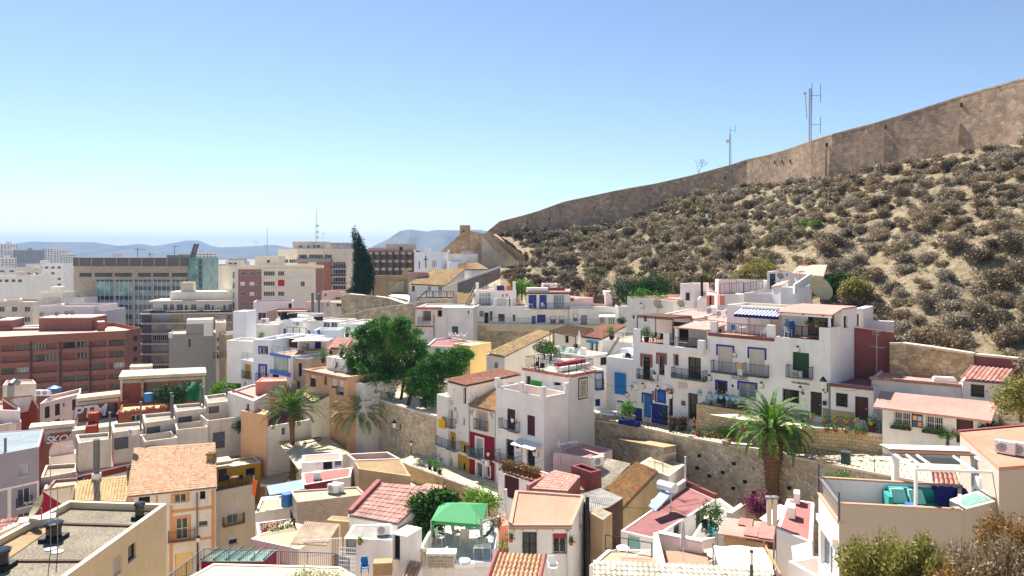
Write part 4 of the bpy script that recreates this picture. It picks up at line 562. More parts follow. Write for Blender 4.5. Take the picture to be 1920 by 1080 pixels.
blk('apartment_block','low white building with two small windows at the left edge',-10,47,517,330,18,'white',4,1,3.,1.8,1.3,cl=2,seed=6);blk('apartment_block','pale grey slab block with bands of windows left of the white tower',33,80,506,440,20,'cream_worn',6,3,3.2,3.2,1.4,cl=2,seed=7);blk('apartment_block','grey block with dark balconies at the side of the stone office block',120,139,495,430,18,'grey_wall',2,6,3.,4.,1.2,cl=1,seed=8);blk('apartment_block','grey apartment block with a green awning right of the glass tower',381,411,497,330,18,'grey_wall',3,6,3.2,3.2,1.6,cl=2,seed=10);blk('apartment_block','long white block with window bands at the left edge of the plain',-60,32,502,470,16,'white_worn',9,3,3.,3.,1.3,cl=3,seed=13);c=House('apartment_block','cream and brown block with rows of square windows and one red awning','building',flatz([P(446,500.5,230),P(607,499,232),P(607,499,248),P(409,500,250)]),-54,'cream','roof_beige',.7)
for y in(508.5,527.5,546.5,565.5):
 for x in(541,555,567.5,580):c.win(0,x-4,y,x+4,y+9.5,'shut' if(x+y)%3 else 'w',fill='shutter_white',dep=.15)
 c.win(0,494,y,515,y+8.5,'w',mul=4,glass='glass')
 if y!=527.5:c.win(0,521,y,533,y+8.5,'w',mul=2,glass='glass')
 else:c.win(0,521,y-3,533.5,y+9,'open',fill='fabric_red',dep=.1)
 for x,wd in((455,9),(472.5,9),(485,8)):c.win(0,x-wd/2,y+1,x+wd/2,y+(8 if wd>8 else 6.5),'shut' if(x*3+y)%4<1.5 else 'w',fill='shutter_white',dep=.15)
for y in(510,529,548,567):c.win(3,436,y,440,y+12,'w')
c.finish(far=True)
for x0,x1,y0,y1 in((446.6,490.5,505,640),(592,606.8,503,640)):
 u0,u1=(c.U(0,x0),c.U(0,x1));z1=c.Z(0,u0,y0);ops=[o for o in c.op[0]if o['u0']>u0-.1 and o['u1']<u1+.1];zs=sorted({c.base,z1,*[o['z0']for o in ops],*[o['z1']for o in ops]});us=sorted({u0,u1,*[o['u0']for o in ops],*[o['u1']for o in ops]});m=MB()
 for i in range(len(us)-1):
  for j in range(len(zs)-1):
   uc=(us[i]+us[i+1])/2;zc=(zs[j]+zs[j+1])/2
   if any((o['u0']<uc<o['u1']and o['z0']<zc<o['z1']for o in ops)):continue
   m.add([c.pt3(0,us[i],zs[j],.03),c.pt3(0,us[i+1],zs[j],.03),c.pt3(0,us[i+1],zs[j+1],.03),c.pt3(0,us[i],zs[j+1],.03)])
 m.build('cladding',['brick_brown'],c.root)
for y in(503,521.5,540.5,559.5,578.5):c.fpx(0,491,y,589,y+1.4,.01,.35,'string_course','cream_pale')
c.fpx(0,446,497,606,500.8,-.3,.15,'cornice','cream_pale')
def cp(x0,x1,y0,y1,Y,D,name,label,wall,wins=(),roofm='roof_beige',par=.4,cat='building',**kw):
 h=House(name,label,cat,R2((x0,y0,Y),(x1,y0,Y),D),zof(y1,Y),wall,roofm,par)
 for wn in wins:h.win(0,*wn[:4],*(wn[4:]or('w',)))
 h.finish(far=True);return h
cp(423,446,489,501,247,6,'roof_house','low cream roof terrace room at the left end of the cream and brown block','cream',((428,492,436,496),(438,492,444,496)));cp(478,522,480,501,240,7,'roof_house','cream stair house with a small blue window on the cream and brown block','cream',((500,487,506,493),));cp(521,560,466.5,500,262,8,'roof_house','cream rooftop flat with railings behind the cream and brown block','cream_pale',((524,486,540,493),(542,486,558,493)));d=cp(549,607,453,466,268,10,'apartment_block','pale penthouse block carrying the tall radio mast','cream_worn',((560,460,567,464.5),(576,460,580,465),(587,459,591,465),(593,459,600,465)));h=blk('apartment_block','grey lattice screened tower block beside the mast building',607,651,455,300,16,'grey_violet',9,8,2.4,2.,1.3,cl=0,seed=20,alt=None,frame='metal_white',glass='glass_pale');e=House('apartment_block','apartment block with a grey balcony band and a red brick face behind the cypress','building',R2((557,466.5,256),(650,474,256),14),-54,'cream_worn','roof_grey',.3)
for x0,x1 in((560,575),(580,605),(608,622)):e.win(0,x0,477,x1,484,'w',glass='glass_dark')
for y in(491,505,520,535):e.win(0,624,y,648,y+8.5,'w',mul=4,frame='metal_white',glass='glass_dark')
e.finish(far=True);e.fpx(0,557,485,622,491,.02,1.2,'balcony','metal_grey');e.fpx(0,594,484.6,622,560,.02,.5,'brick_face','brick_far');e.fpx(0,560,484.5,576,494,.03,1.,'brick_parapet','brick_far')
for y in(499.5,514,529):e.fpx(0,623,y,649,y+3.5,.05,1.,'balcony_front','iron_blue')
e=House('apartment_block','block with a thin red roof slab and dark window columns behind the chapel','building',R2((688,472,242),(776,472,242),14),-50,'cream_worn','roof_maroon',.2)
for y in(477,492,507,522):
 for i in range(7):e.win(0,690+i*12.3,y,699+i*12.3,y+10,'w',mul=1,frame='frame_dark',glass='glass_blue' if i%2 else 'glass_dark',dep=.6)
e.finish(far=True);e.fpx(0,686,470,778,472.6,-14,.9,'slab_edge','roof_maroon');e.fpx(0,686,486.5,776,488,.02,.8,'balcony_slab','roof_maroon')
for i in range(8):u=e.U(0,688.5+i*12.3);e.fbox(0,u-.3,u+.3,.02,.7,-50,e.Z(0,u,473),'column','frame_brown')
q=cp(723,774,457.5,471,246,8,'roof_house','pale rooftop flat with a door under the phone antennas','cream_worn',((749,463,755,471,'door'),));q2=cp(690,722,464.5,471,246,6,'roof_house','low pink brick hut at the left end of the red slab roof','pinkish',())
def lattice(name,label,base,h,w,mat,arms=(),cat='mast',taper=1.,rung=None,extra=None,guy=None):
 t=thing(name,label,cat,base);b=MB();B=V(base)
 for i in range(3):a=2.094*i;d=V((cos(a),sin(a),0));b.bar(B+d*w,B+d*w*taper+UZ(h),w*.16)
 rung=rung or w*2;n=int(h/rung)
 for k in range(n):
  for i in range(3):a=2.094*i;c=2.094*(i+1);f=k/n;g=(k+1)/n;ww=w*(1-f+f*taper);w2=w*(1-g+g*taper);b.bar(B+V((cos(a)*ww,sin(a)*ww,h*f)),B+V((cos(c)*w2,sin(c)*w2,h*g)),w*.09,0,3)
 b.build('lattice',[mat],t)
 if arms:
  m=MB()
  for p,q,r in arms:m.bar(B+V(p),B+V(q),r)
  m.build('antenna_arm',['iron_grey'],t)
 if extra:m=MB();extra(m,B);m.build('aerial_dish',['metal_white'],t)
 if guy:
  m=MB()
  for p,q in guy:m.bar(B+V(p),B+V(q),.012,0,3)
  m.build('guy_wire',['iron_grey'],t)
 return t
lattice('radio_mast','tall thin white radio mast on the penthouse roof',P(593,453,266),10.4,.35,'metal_white',[((0,0,10.4),(0,0,12.6),.06)],taper=.5,extra=lambda m,B:[m.disc(B+V((.6,-.5,z)),(.3,-1,0),.5)for z in(1.5,3.4,5.6)]);lattice('tall_antenna','very thin whip antenna on the cream roof left of the cypress',P(501,497,246),12.5,.12,'metal_grey',taper=.3,rung=1.)
for x in(741,757):
 t=thing('phone_antenna','panel antenna cluster standing on the pale rooftop flat','antenna',P(x,458,248),'phone antennas on the rooftop flat');m=MB();B=P(x,458,248);m.bar(B,B+UZ(2.6),.09);m.build('mast',['metal_white'],t);m=MB()
 for a in(0,2.1,4.2):m.cbox(B+V((cos(a)*.5,sin(a)*.5,1.)),.3,.15,1.9,a)
 m.build('panel_aerial',['metal_white'],t)
for x,y,s in((770,466,1.2),(778,466,1.),(480,478,1.5),(606,458,1.3),(497,478,1.2)):put('ant_l',P(x,y+4,244),x*.1,'dark television aerial on a far flat roof','aerials on the far flat roofs',s)
def crane(x,y0,y1,Y,L):b=P(x,y1,Y);t=thing('tower_crane','thin hazy tower crane standing over the far city','crane',b,'tower cranes over the far city');h=zof(y0,Y)-b.z;m=MB();m.bar(b,b+UZ(h),1.2);m.build('mast',['metal_grey'],t);m=MB();m.bar(b+V((-L*.35,0,h-3)),b+V((L,0,h-3)),.9);m.bar(b+UZ(h),b+V((L*.7,0,h-3)),.35);m.bar(b+UZ(h),b+V((-L*.3,0,h-3)),.35);m.build('jib',['metal_grey'],t)
crane(258,465,482,1500,18);crane(327,460,479,1700,16);crane(281,474,483,1400,10)
def far_protos():
 out=[]
 for i,(wl,nx,nf,W,D)in enumerate((('white_worn',5,7,24,14),('cream_worn',7,9,30,14),('white_pink',4,11,18,16),('grey_wall',8,6,36,14))):
  pts=[V((-W/2,-D/2,nf*3+2)),V((W/2,-D/2,nf*3+2)),V((W/2,D/2,nf*3+2)),V((-W/2,D/2,nf*3+2))];h=House('distant_block','x','building',pts,-12,wl,'roof_beige',.8);m=MB()
  for k in range(nf):
   for a in range(nx):x0=-W/2+(a+.18)*W/nx;x1=-W/2+(a+.8)*W/nx;z=1.2+k*3;y=-D/2-.04;m.add([V((x0,y,z)),V((x1,y,z)),V((x1,y,z+1.5)),V((x0,y,z+1.5))])
   for a in range(3):
    y0=-D/2+(a+.25)*D/3;y1=y0+D/5;z=1.2+k*3
    for sx in(-1,1):m.add([V((sx*(W/2+.04),y0,z)),V((sx*(W/2+.04),y1,z)),V((sx*(W/2+.04),y1,z+1.5)),V((sx*(W/2+.04),y0,z+1.5))])
  h.finish(far=True);m.build('window_row',['glass'],h.root);h.part('stair_hut',[wl],lambda mm:mm.cbox((W*.1,0,nf*3+1),5,4,4));out.append(h.root)
 return out
FP=far_protos();rr=random.Random(21);cnt=0;FL=['small white apartment block far out in the hazy city','small cream apartment block far out in the hazy city','small pink apartment tower far out in the hazy city','small grey slab block far out in the hazy city'];usedp=set()
for i in range(190):
 Y=330*8.5**rr.random()**.8;px=rr.uniform(-90,930)
 if Y<520 and px>360:Y+=260
 if Y<420 and px>130:Y+=150
 k=rr.choices(range(4),(4,4,1.2,3))[0];x=(px-CX)/F*Y;z=-54-rr.uniform(0,14)+(0 if Y<900 else rr.uniform(-4,6));s=rr.uniform(.75,1.25)
 if k not in usedp:o=FP[k];usedp.add(k);o.location=(x,Y,z)
 else:o=copy_tree(FP[k],(x,Y,z))
 o.rotation_euler=(0,0,rr.choice([0,.4,-.5,.9,1.57]));o.scale=(s,s,s*rr.uniform(.65,1.));o['label']=FL[k];o['group']=FL[k].replace('apartment block','apartment blocks').replace('slab block','slab blocks').replace('tower','towers')
for px,y,Y,k,s in((14,468,1500,2,1.7),(24,476,1300,2,1.2),(52,478,1250,3,1.25),(80,478,1280,3,1.2),(100,474,1250,2,1.25),(116,476,1200,2,1.1),(128,484,1000,2,.9),(10,496,800,2,1.),(220,478,1600,2,1.),(386,484,900,0,1.)):s*=.85;o=copy_tree(FP[k],((px-CX)/F*Y,Y,zof(y+5,Y)-[23,29,35,20][k]*s));o.scale=(s,s,s);o['label']=FL[k];o['group']=FL[k].replace('apartment block','apartment blocks').replace('slab block','slab blocks').replace('tower','towers')
def fort():
 t=thing('fort_tower','square stone bastion with a stair at the lower end of the castle wall','fort',P(895,470,218));Y=216;b=MB()
 def wallp(pl,Y0,th=2.,base=None):
  for(x0,y0,ya),(x1,y1,yb)in zip(pl,pl[1:]):a=P(x0,y0,ya);c=P(x1,y1,yb);dn=V((0,th,0));zb=base if base is not None else-9.;b.hexa([V((a.x,a.y,zb)),V((c.x,c.y,zb)),V((c.x,c.y+th,zb)),V((a.x,a.y+th,zb))],[a,c,c+dn,a+dn])
 wallp([(826,472,216),(862,440,216),(862.2,432,216)],216,3);wallp([(880,433,214),(902,437,213),(903,444,213),(945,474,209),(948,498,208)],213,2.2);wallp([(862.4,428,215.6),(880.2,429,215.6)],215.6,4.5);b.build('masonry',['fort_stone'],t);w=MB();q=[P(862,422,215),P(880.5,422,215)];d=V((0,3.4,0));w.hexa([V((p.x,p.y,-4))for p in(q[0],q[1],q[1]+d,q[0]+d)],[q[0],q[1],q[1]+d,q[0]+d]);tw=w.build('turret',['fort_stone'],t);m=MB();p=P(869.5,436,214.9);m.cbox(p,.35,.1,.6);m.build('loophole',['dark_room'],tw);r=MB();pl=[(918,430,222),(923,438,222),(940,450,217),(962,464,212),(984,480,207),(985,500,206)]
 for(x0,y0,ya),(x1,y1,yb)in zip(pl,pl[1:]):a=P(x0,y0,ya);c=P(x1,y1,yb);r.hexa([V((a.x,a.y,-9)),V((c.x,c.y,-9)),V((c.x+.9,c.y+1.2,-9)),V((a.x+.9,a.y+1.2,-9))],[a,c,c+V((.9,1.2,0)),a+V((.9,1.2,0))])
 r.build('stair_parapet',['fort_stone'],t);s=MB();n=16
 for i in range(n):
  f=i/n;g=(i+1)/n
  def e(l,f):a=V(P(903,446,213)).lerp(P(948,492,208),f)if l else V(P(919,440,219)).lerp(P(972,488,207),f);return a
  z=max(e(0,f).z,e(1,f).z)-.6;zz=z if f<.55 else z-.1;q=[e(1,f),e(0,f),e(0,g),e(1,g)];s.hexa([V((p.x,p.y,-9))for p in q],[V((p.x,p.y,zz))for p in q])
 s.build('stair',['street'],t);g=MB();q=[P(896,441,225),P(918,434,225)];d=V((0,2,0));g.hexa([V((p.x,p.y,-2))for p in(q[0],q[1],q[1]+d,q[0]+d)],[q[0],q[1],q[1]+d,q[0]+d]);g.build('link_wall',['fort_stone'],t)
fort();c=House('church','small white chapel with battlement corners and a dark iron cross','church',RC(821,473,198,777,12,841),-6,'white_blue','roof_white',.6);c.win(0,785,490,787,504,'open');c.win(0,810,490,811.2,500,'open');c.win(0,813,488,815,502,'open');c.win(0,817,490,818.2,500,'open');c.finish(far=True)
def cross(m):u=c.U(0,798.5);z=c.Z(0,u,480);m.hexa([c.pt3(0,u-.1,z-3.1,.02),c.pt3(0,u+.1,z-3.1,.02),c.pt3(0,u+.1,z-3.1,.12),c.pt3(0,u-.1,z-3.1,.12)],[c.pt3(0,u-.1,z,.02),c.pt3(0,u+.1,z,.02),c.pt3(0,u+.1,z,.12),c.pt3(0,u-.1,z,.12)]);m.hexa([c.pt3(0,u-.55,z-1.,.02),c.pt3(0,u+.55,z-1.,.02),c.pt3(0,u+.55,z-1.,.13),c.pt3(0,u-.55,z-1.,.13)],[c.pt3(0,u-.55,z-.8,.02),c.pt3(0,u+.55,z-.8,.02),c.pt3(0,u+.55,z-.8,.13),c.pt3(0,u-.55,z-.8,.13)])
c.part('cross',['iron'],cross)
for p in c.pts[:3]:c.part('pinnacle',['white_blue'],lambda m:m.cbox(p+V((0,.3,.004)),.5,.5,.7))
c.part('belfry',['white_blue'],lambda m:(m.cbox(P(801,472,199.5),1.6,.8,1.2),m.cbox(P(801,464,199.5),.5,.5,.9)));h=House('house','low white house with a grey band running right from the chapel','house',R2((841,491,196),(870,489,196),8),-8,'white_blue','roof_white',.2);h.finish();h=House('ruin_wall','peeling pale wall with grey patches below the fort stair','wall',R2((842,476,203),(895,477,203),3),-8,'white_peel','roof_grey',.2);h.finish();h=House('house','small pale pink plaster hut under the bastion','house',R2((865,471,206),(888,471,206),4),-6,'pinkish','roof_salmon',.1);h.finish();h=House('tiled_house','white house with a big straw coloured tile roof below the chapel','house',[P(768,533,158),P(835,536.5,152),P(871,506,176),P(808,506,184)],-22,'white','tile_straw',0);h.win(0,772,536,778,546,'w',frame='frame_dark');h.finish('t',overhang=.4,tile_kw=dict(tw=.34,th=.5,res=4))
for x0,x1 in((803,808),(822.5,829)):h.fpx(0,x0,537.5,x1,545,.02,.1,'shutter','grey_wall')
h=House('tiled_house','small straw tile roof tucked behind the dark sloping wall','house',[P(858,507,182),P(916,506,170),P(896,494,196),P(860,495,200)],-14,'white','tile_straw',0);h.finish('t',tile_kw=dict(tw=.4,th=.6,res=4))
def slopewall():
 t=thing('dark_sloping_wall','dark grey painted gable wall sloping down behind the row of houses','wall',P(900,530,140));m=MB();a=[P(858,531,140),P(885,521,138),P(938,503,136)];bt=[P(858,552,140),P(885,548,138),P(938,522,136)]
 for i in range(2):m.hexa([bt[i],bt[i+1],bt[i+1]+V((0,1,0)),bt[i]+V((0,1,0))],[a[i],a[i+1],a[i+1]+V((0,1,0)),a[i]+V((0,1,0))])
 m.build('wall',['grey_dark'],t);m=MB();m.cbox(P(871,568,139.5),2.7,.6,2.);m.build('yellow_base',['yellow_cream'],t);p=MB()
 for(x0,y0),(x1,y1)in zip(((833,541),(858,530),(885,520)),((858,530),(885,520),(938,502))):p.hexa([P(x0,y0,141),P(x1,y1,139),P(x1,y1,139)+V((0,1.4,0)),P(x0,y0,141)+V((0,1.4,0))],[P(x0,y0-2.5,141),P(x1,y1-2.5,139),P(x1,y1-2.5,139)+V((0,1.4,0)),P(x0,y0-2.5,141)+V((0,1.4,0))])
 p.build('coping',['coping'],t)
slopewall()
def strip_wall(name,label,pl,mat,cap=None,th=.6,drop=6.,cat='wall',capth=.16,ext=.05):
 pts=[P(*p)if isinstance(p,tuple)else p for p in pl];c=sum(pts,V((0,0,0)))/len(pts);t=thing(name,label,cat,V((c.x,c.y,c.z-drop)));m=MB();k=MB();s=0
 for i,(a,b)in enumerate(zip(pts,pts[1:])):
  L=xy(b-a).length;d=xy(b-a).normalized();n=V((-d.y,d.x,0));n=n if n.dot(xy(a))>0 else-n;n=n*th;la=V((a.x,a.y,a.z-drop));lb=V((b.x,b.y,b.z-drop));m.add([la,lb,b,a],0,[(s,la.z),(s+L,lb.z),(s+L,b.z),(s,a.z)]);m.add([lb+n,la+n,a+n,b+n]);m.add([a,b,b+n,a+n],0,[(s,0),(s+L,0),(s+L,th),(s,th)])
  if i==0:m.add([la+n,la,a,a+n])
  if i==len(pts)-2:m.add([lb,lb+n,b+n,b])
  s+=L
  if cap:u=UZ(capth);e=n.normalized()*ext;k.hexa([a-e,b-e,b+n+e,a+n+e],[a-e+u,b-e+u,b+n+e+u,a+n+e+u])
 m.build('masonry',[mat],t)
 if cap:k.build('coping',[cap],t)
 return(t,pts)
strip_wall('stone_wall','rubble terrace wall below the cypress tree',[(640,556,160),(652,552,160),(700,556,156),(728,560,154),(745,566,150),(764,572,146)],'rubble_old','coping',1.,7);strip_wall('stone_wall','long curving rubble wall running down below the cypress terrace',[(596,601,150),(625,594,148),(665,588,145),(690,581,142),(730,575,139),(780,568,135),(833,561,131)],'rubble_old','pale_stone',1.,8);h=House('terrace_house','white walled courtyard beside the cypress','house',[P(728,556,162),P(764,563,158),P(790,553,170),P(744,549,176)],-24,'white','roof_white',.4);h.finish();h=House('courtyard_wall','bare brown plaster wall with a pale tarpaulin hung on it','wall',R2((702,517,172),(767,516,170),5),-20,'ochre_wall','roof_beige',.4);h.finish();h.part('gable_stub',['ochre_wall'],lambda m:m.hexa([P(752,517,170.2),P(768,517,170),P(768,517,172),P(752,517,172)],[P(758,503,170.2),P(764,502,170),P(764,502,172),P(758,503,172)]))
def tarp():
 b=MB();nx,nz=(10,8)
 def pt(i,j):x=728+(758-728)*i/nx;y=526+(548-526)*j/nz;sag=2.5*sin(pi*i/nx)*(1-j/nz);return P(x,y+sag,169.6-.4*sin(i*1.3+j)*.5)
 for i in range(nx):
  for j in range(nz):b.add([pt(i,j+1),pt(i+1,j+1),pt(i+1,j),pt(i,j)])
 tag(b.build('tarpaulin',['tarp'],smooth=True),'sagging pale tarpaulin hung on the bare brown wall','tarpaulin')
tarp();h=House('house','grey violet house end wall between the tarpaulin and the straw tile roof','house',R2((765,511,166),(800,512,166),4),-18,'mauve_wall','roof_beige',.1);h.finish()
def deck():t=thing('terrace_deck','dark wooden railed terrace in front of the straw tiled house','deck',P(820,560,142));m=MB();m.hexa([P(782,558,143),P(850,559,141),P(850,556,146),P(782,555,148)],[P(782,556.5,143),P(850,557.5,141),P(850,554.5,146),P(782,553.5,148)]);m.build('floor',['wood'],t);r=MB();rail_mb(r,P(800,557,143),P(850,558,141),1.1,.6,.05,1.6,.07);rail_mb(r,P(782,563,142),P(800,546,143),.2,.5,.05,1.6,.07);r.build('railing',['wood'],t)
deck();B=P(679,556,166);hh=zof(426,166)-B.z;bl=[]
for f,wd,dx in((.07,1.9,-.2),(.14,2.2,.1),(.22,2.35,.25),(.3,2.4,.2),(.38,2.35,.2),(.46,2.2,.1),(.54,2.05,-.1),(.62,1.8,-.3),(.7,1.5,-.6),(.78,1.25,-.95),(.85,.95,-1.25),(.91,.65,-1.6),(.96,.4,-1.85)):bl.append((dx,0,hh*f,wd,1.3))
bl+=[(-2.6,0,1.2,.9,.7),(1.5,-.3,2.2,1.1,1.8),(-1.5,0,3.,1.,1.6)];tree('cypress_tree','tall dark cypress leaning left at its tip above the stone terrace','tree',B,bl,26000,.17,'leaf_cypress',[((0,0,-1.2),(0,0,3),.35,.3),((0,0,3),(-.6,0,hh*.75),.3,.08),((.9,0,-1),(1.,0,2),.2,.15)],3,shell=.6,clump=6)
def qh(name,label,pts,base,wall,roofm='roof_white',par=.4,wins=(),cat='house',coping=None,tile=None,fin=True,over=0.,dirk=None,pt=.22,tk=None):
 h=House(name,label,cat,pts,base,wall,roofm,par,pt,coping)
 for wn in wins:kw=wn[6]if len(wn)>6 else{};h.win(wn[0],*wn[1:5],wn[5]if len(wn)>5 else 'w',**kw)
 if fin:h.finish(tile,overhang=over,dirk=dirk,tile_kw=tk)
 return h
qh('house','pink roofed house with blue railings above the curving stone wall',R2((603,546,182),(640,547,180),9),-28,'pinkish','roof_pink',.4,((0,608,550,612,556),(0,628,557,638,563)));qh('house','cream house end wall left of the cypress terrace',R2((577,565,172),(641,566,168),9),-30,'cream_worn','roof_pink',.3,((0,612,567,617,574,'w'),(0,630,569,640,575,'w')));qh('house','lilac painted rooftop house with a dark door behind the white terraces',R2((475,566,176),(548,564,178),7),-30,'lilac_white','roof_maroon',.5,((0,541,569,547,582,'door',dict(fill='black')),(0,484,586,499,600,'w')));qh('house','brown pink house with a small roof room behind the white terraces',R2((500,583,168),(576,582,168),8),-30,'mauve_wall','roof_pink',.4,((0,555,585,561,597,'w'),));qh('cream_house','tall cream end wall with two grey flues in front of it',R2((574,566,170.5),(604,566,170),5),-30,'pinkish','roof_pink',.2,())
for x,y0,y1 in((586,551,593),(598,553,596)):p=P(x,y1,166);m=MB();L=(y1-y0)/F*166;m.lathe(p,[(.3,0),(.3,L)],10);t=thing('flue_pipe','tall grey metal flue rising in front of the pink cream wall','flue pipe',p,'two tall flues side by side');m.build('pipe',['pipe_grey'],t);m=MB();m.lathe(p+UZ(L+.01),[(.42,0),(.42,.2),(.3,.3)],10);m.build('cap',['pipe_grey'],t)
qh('white_chimney_wall','tall blank white wall like a broad chimney beside the grey houses',R2((461,584,138),(480,583,142),2.5),-28,'white_blue','roof_white',.1,(),cat='wall')
def hseg(h,k,x0,y0,x1,y1,mat,name='trim',w=.03):return h.fpx(k,x0,y0,x1,y1,.003,w,name,mat)
def sheet_px(name,label,pts,Y0=None,z=None,mat='roof_beige',th=.12,cat='canopy',kind=None):p=[P(*q)for q in pts]if Y0 is None and z is None else PG(pts,Y0,z);m=MB();m.sheet(p,th);o=m.build(name,[mat],None,org=sum(p,V((0,0,0)))/len(p));return(tag(o,label,None if kind else cat,None,kind),p)
h=House('tiled_house','white house with peach trims under a large orange tile roof','house',[PZ(240,929,-25.1),PZ(405,911,-25.1),PZ(402,833,-22.5),PZ(253,843,-22.5)],-46,'white_worn','tile_orange',0);h.win(0,260,931,281,945,'open');h.win(0,327,927,349,942,'w',glass='glass_dark',sur=('peach_trim',.35));h.win(0,375,921,385,936,'open');h.win(0,330,972,352,1011,'w',glass='glass',tr=1,sur=('peach_trim',.3),bal=dict(ex=.7,pr=.7,slab='peach_trim',h=1.1));h.win(0,372,977,390,987,'w',glass='glass_dark');h.win(0,328,1036,362,1080,'door',fill='yellow_cream');h.win(0,275,985,292,1010,'w');h.finish('t',overhang=.45,tile_kw=dict(tw=.3,th=.42,res=6,amp=.03))
for x0,y0,x1,y1 in((240,925,250,1080),(318,948,324,1080),(396,918,403,1080),(322,952,398,958),(322,1010,398,1015),(292,925,296,1010)):hseg(h,0,x0,y0,x1,y1,'peach_trim')
m=MB();a=h.pt3(0,h.U(0,368),h.Z(0,3,925),.1);m.bar(h.pt3(0,h.U(0,369),-25.6,.12),h.pt3(0,h.U(0,372),-38,.12),.09,0,8);m.build('drain_pipe',['metal_grey'],h.root);h.part('chimney',['yellow'],lambda m:m.cbox(PZ(396,880,-24.6)+UZ(.1),.75,.75,1.6));h.part('chimney_cap',['rust'],lambda m:m.cbox(PZ(396,880,-24.6)+UZ(1.704),.95,.95,.12));h=House('cream_house','cream facade with one balcony beside the orange tile roof','house',R2((404,922,82.5),(478,907),7),-46,'cream','roof_beige',.25);h.win(0,426,945,447,981,'w',glass='glass_pale',blind=.55,bal=dict(ex=.55,pr=.6,slab='peach_trim'));h.win(0,429,1003,446,1021,'w',blind=.5);h.finish();h.railing(0,h=1.05,m='iron',step=.16);y=h;h=House('yellow_room','mustard yellow roof room with a door above the cream facade','roof room',R2((405,880,84),(489,867),3),-27,'yellow','roof_cream',.15,coping='coping');h.win(0,410,876,425,903,'door',fill='door_brown');h.win(0,461,878,478,893,'open')
h.finish();h.fpx(0,404,865,436,871,-2,.08,'raised_parapet','roof_cream');put('table_d',PZ(440,906,-25.4),.3,'dark table on the railed terrace of the yellow roof room')
for x in(430,450):put('chair_d',PZ(x,905,-25.4),x,'dark chair on the railed terrace of the yellow roof room','dark chairs on the yellow terrace')
h=House('white_house','low white house with a brick topped wall and a thick grey flue','house',[P(143,893,83),PZ(250,868,zof(893,83)),PZ(252,845,zof(893,83)),PZ(145,862,zof(893,83))],-40,'white_blue','tin_pink',0);h.finish();h.fpx(0,145,882,250,893,-.25,.04,'brick_parapet','red_brick_paint');t=thing('flue_pipe','thick tall grey green flue against the low white wall','flue pipe',P(181,902,80));m=MB();m.lathe(P(181,890,80),[(.3,0),(.32,3.6),(.34,3.65),(.34,3.75),(.1,3.9)],14);m.build('pipe',['pipe_grey'],t);m=MB();m.cbox(P(181,904,80),.75,.6,.95);m.build('hood',['plastic_white'],t);put('flue',P(240,898,81),0,'short round flue by the edge of the orange tile roof');h=House('tiled_lean_to','yellow tiled lean-to roof below the thick grey flue','lean-to',[P(137,941,76),P(236,944,77.5),PZ(243,893,-24.6),PZ(146,905,-24.6)],-42,'cream','tile_yellow',0);h.finish('t',tile_kw=dict(tw=.3,th=.45,res=5,amp=.07))
z=zof(946,60);pr=[PZ(130,940,z),PZ(312,946,z),PZ(122,1082,z)+V((0,-6,0)),PZ(122,1082,z)+V((-24,-6,0)),PZ(-60,1040,z)];h=House('gravel_roof_building','beige apartment building with a wide gravel roof in the bottom left corner','building',[pr[0],pr[1],pr[2],pr[3],pr[4]],-48,'sand','gravel',.45,.3,coping='pale_stone');h.win(1,240,1020,255,1050,'w',**GD,mul=0);h.win(1,212,1042,229,1078,'shut',fill='shutter_beige');h.finish();zr=h.zr;h.part('expansion_joint',['rust'],lambda m:(m.hexa([PZ(112,985,zr),PZ(248,989,zr),PZ(246,986,zr),PZ(115,982,zr)],[q+UZ(.12)for q in(PZ(112,985,zr),PZ(248,989,zr),PZ(246,986,zr),PZ(115,982,zr))]),m.hexa([PZ(6,1055,zr),PZ(165,1055,zr),PZ(168,1052,zr),PZ(9,1052,zr)],[q+UZ(.12)for q in(PZ(6,1055,zr),PZ(165,1055,zr),PZ(168,1052,zr),PZ(9,1052,zr))])));h.part('walkway',['roof_brown'],lambda m:m.hexa([PZ(-10,1052,zr),PZ(14,1050,zr),PZ(100,990,zr),PZ(54,990,zr),PZ(-10,1030,zr)],[q+UZ(.06)for q in(PZ(-10,1052,zr),PZ(14,1050,zr),PZ(100,990,zr),PZ(54,990,zr),PZ(-10,1030,zr))]))
for x,y,s in((262,973,.62),(101,1012,.95),(0,1066,.95)):t=thing('roof_vent','black cowled vent on the gravel roof' if s<.7 else 'black vent with a wide skirt between two thin masts on the gravel roof' if x>50 else 'black vent at the left edge of the gravel roof','vent',PZ(x,y,zr));m=MB();m.cbox(PZ(x,y,zr),s*1.5,s*1.5,.3);m.build('skirt',['black'],t);m=MB();m.lathe(PZ(x,y,zr)+UZ(.304),[(s*.55,0),(s*.55,.75),(s*.7,.78),(s*.7,.95),(s*.5,1.)],8);m.build('cowl',['glass_dark'],t)
for x,y0,hh in((95,1030,6.),(108,1035,4.6)):t=thing('aerial_mast','thin grey mast standing on the gravel roof','mast',PZ(x,y0,zr),'thin masts on the gravel roof');m=MB();m.bar(PZ(x,y0,zr),PZ(x,y0,zr)+UZ(hh),.03,0,5);m.build('pole',['metal_grey'],t);m=MB();m.lathe(PZ(x,y0,zr),[(.4,0),(.4,.05)],14);m.build('foot',['metal_grey'],t)
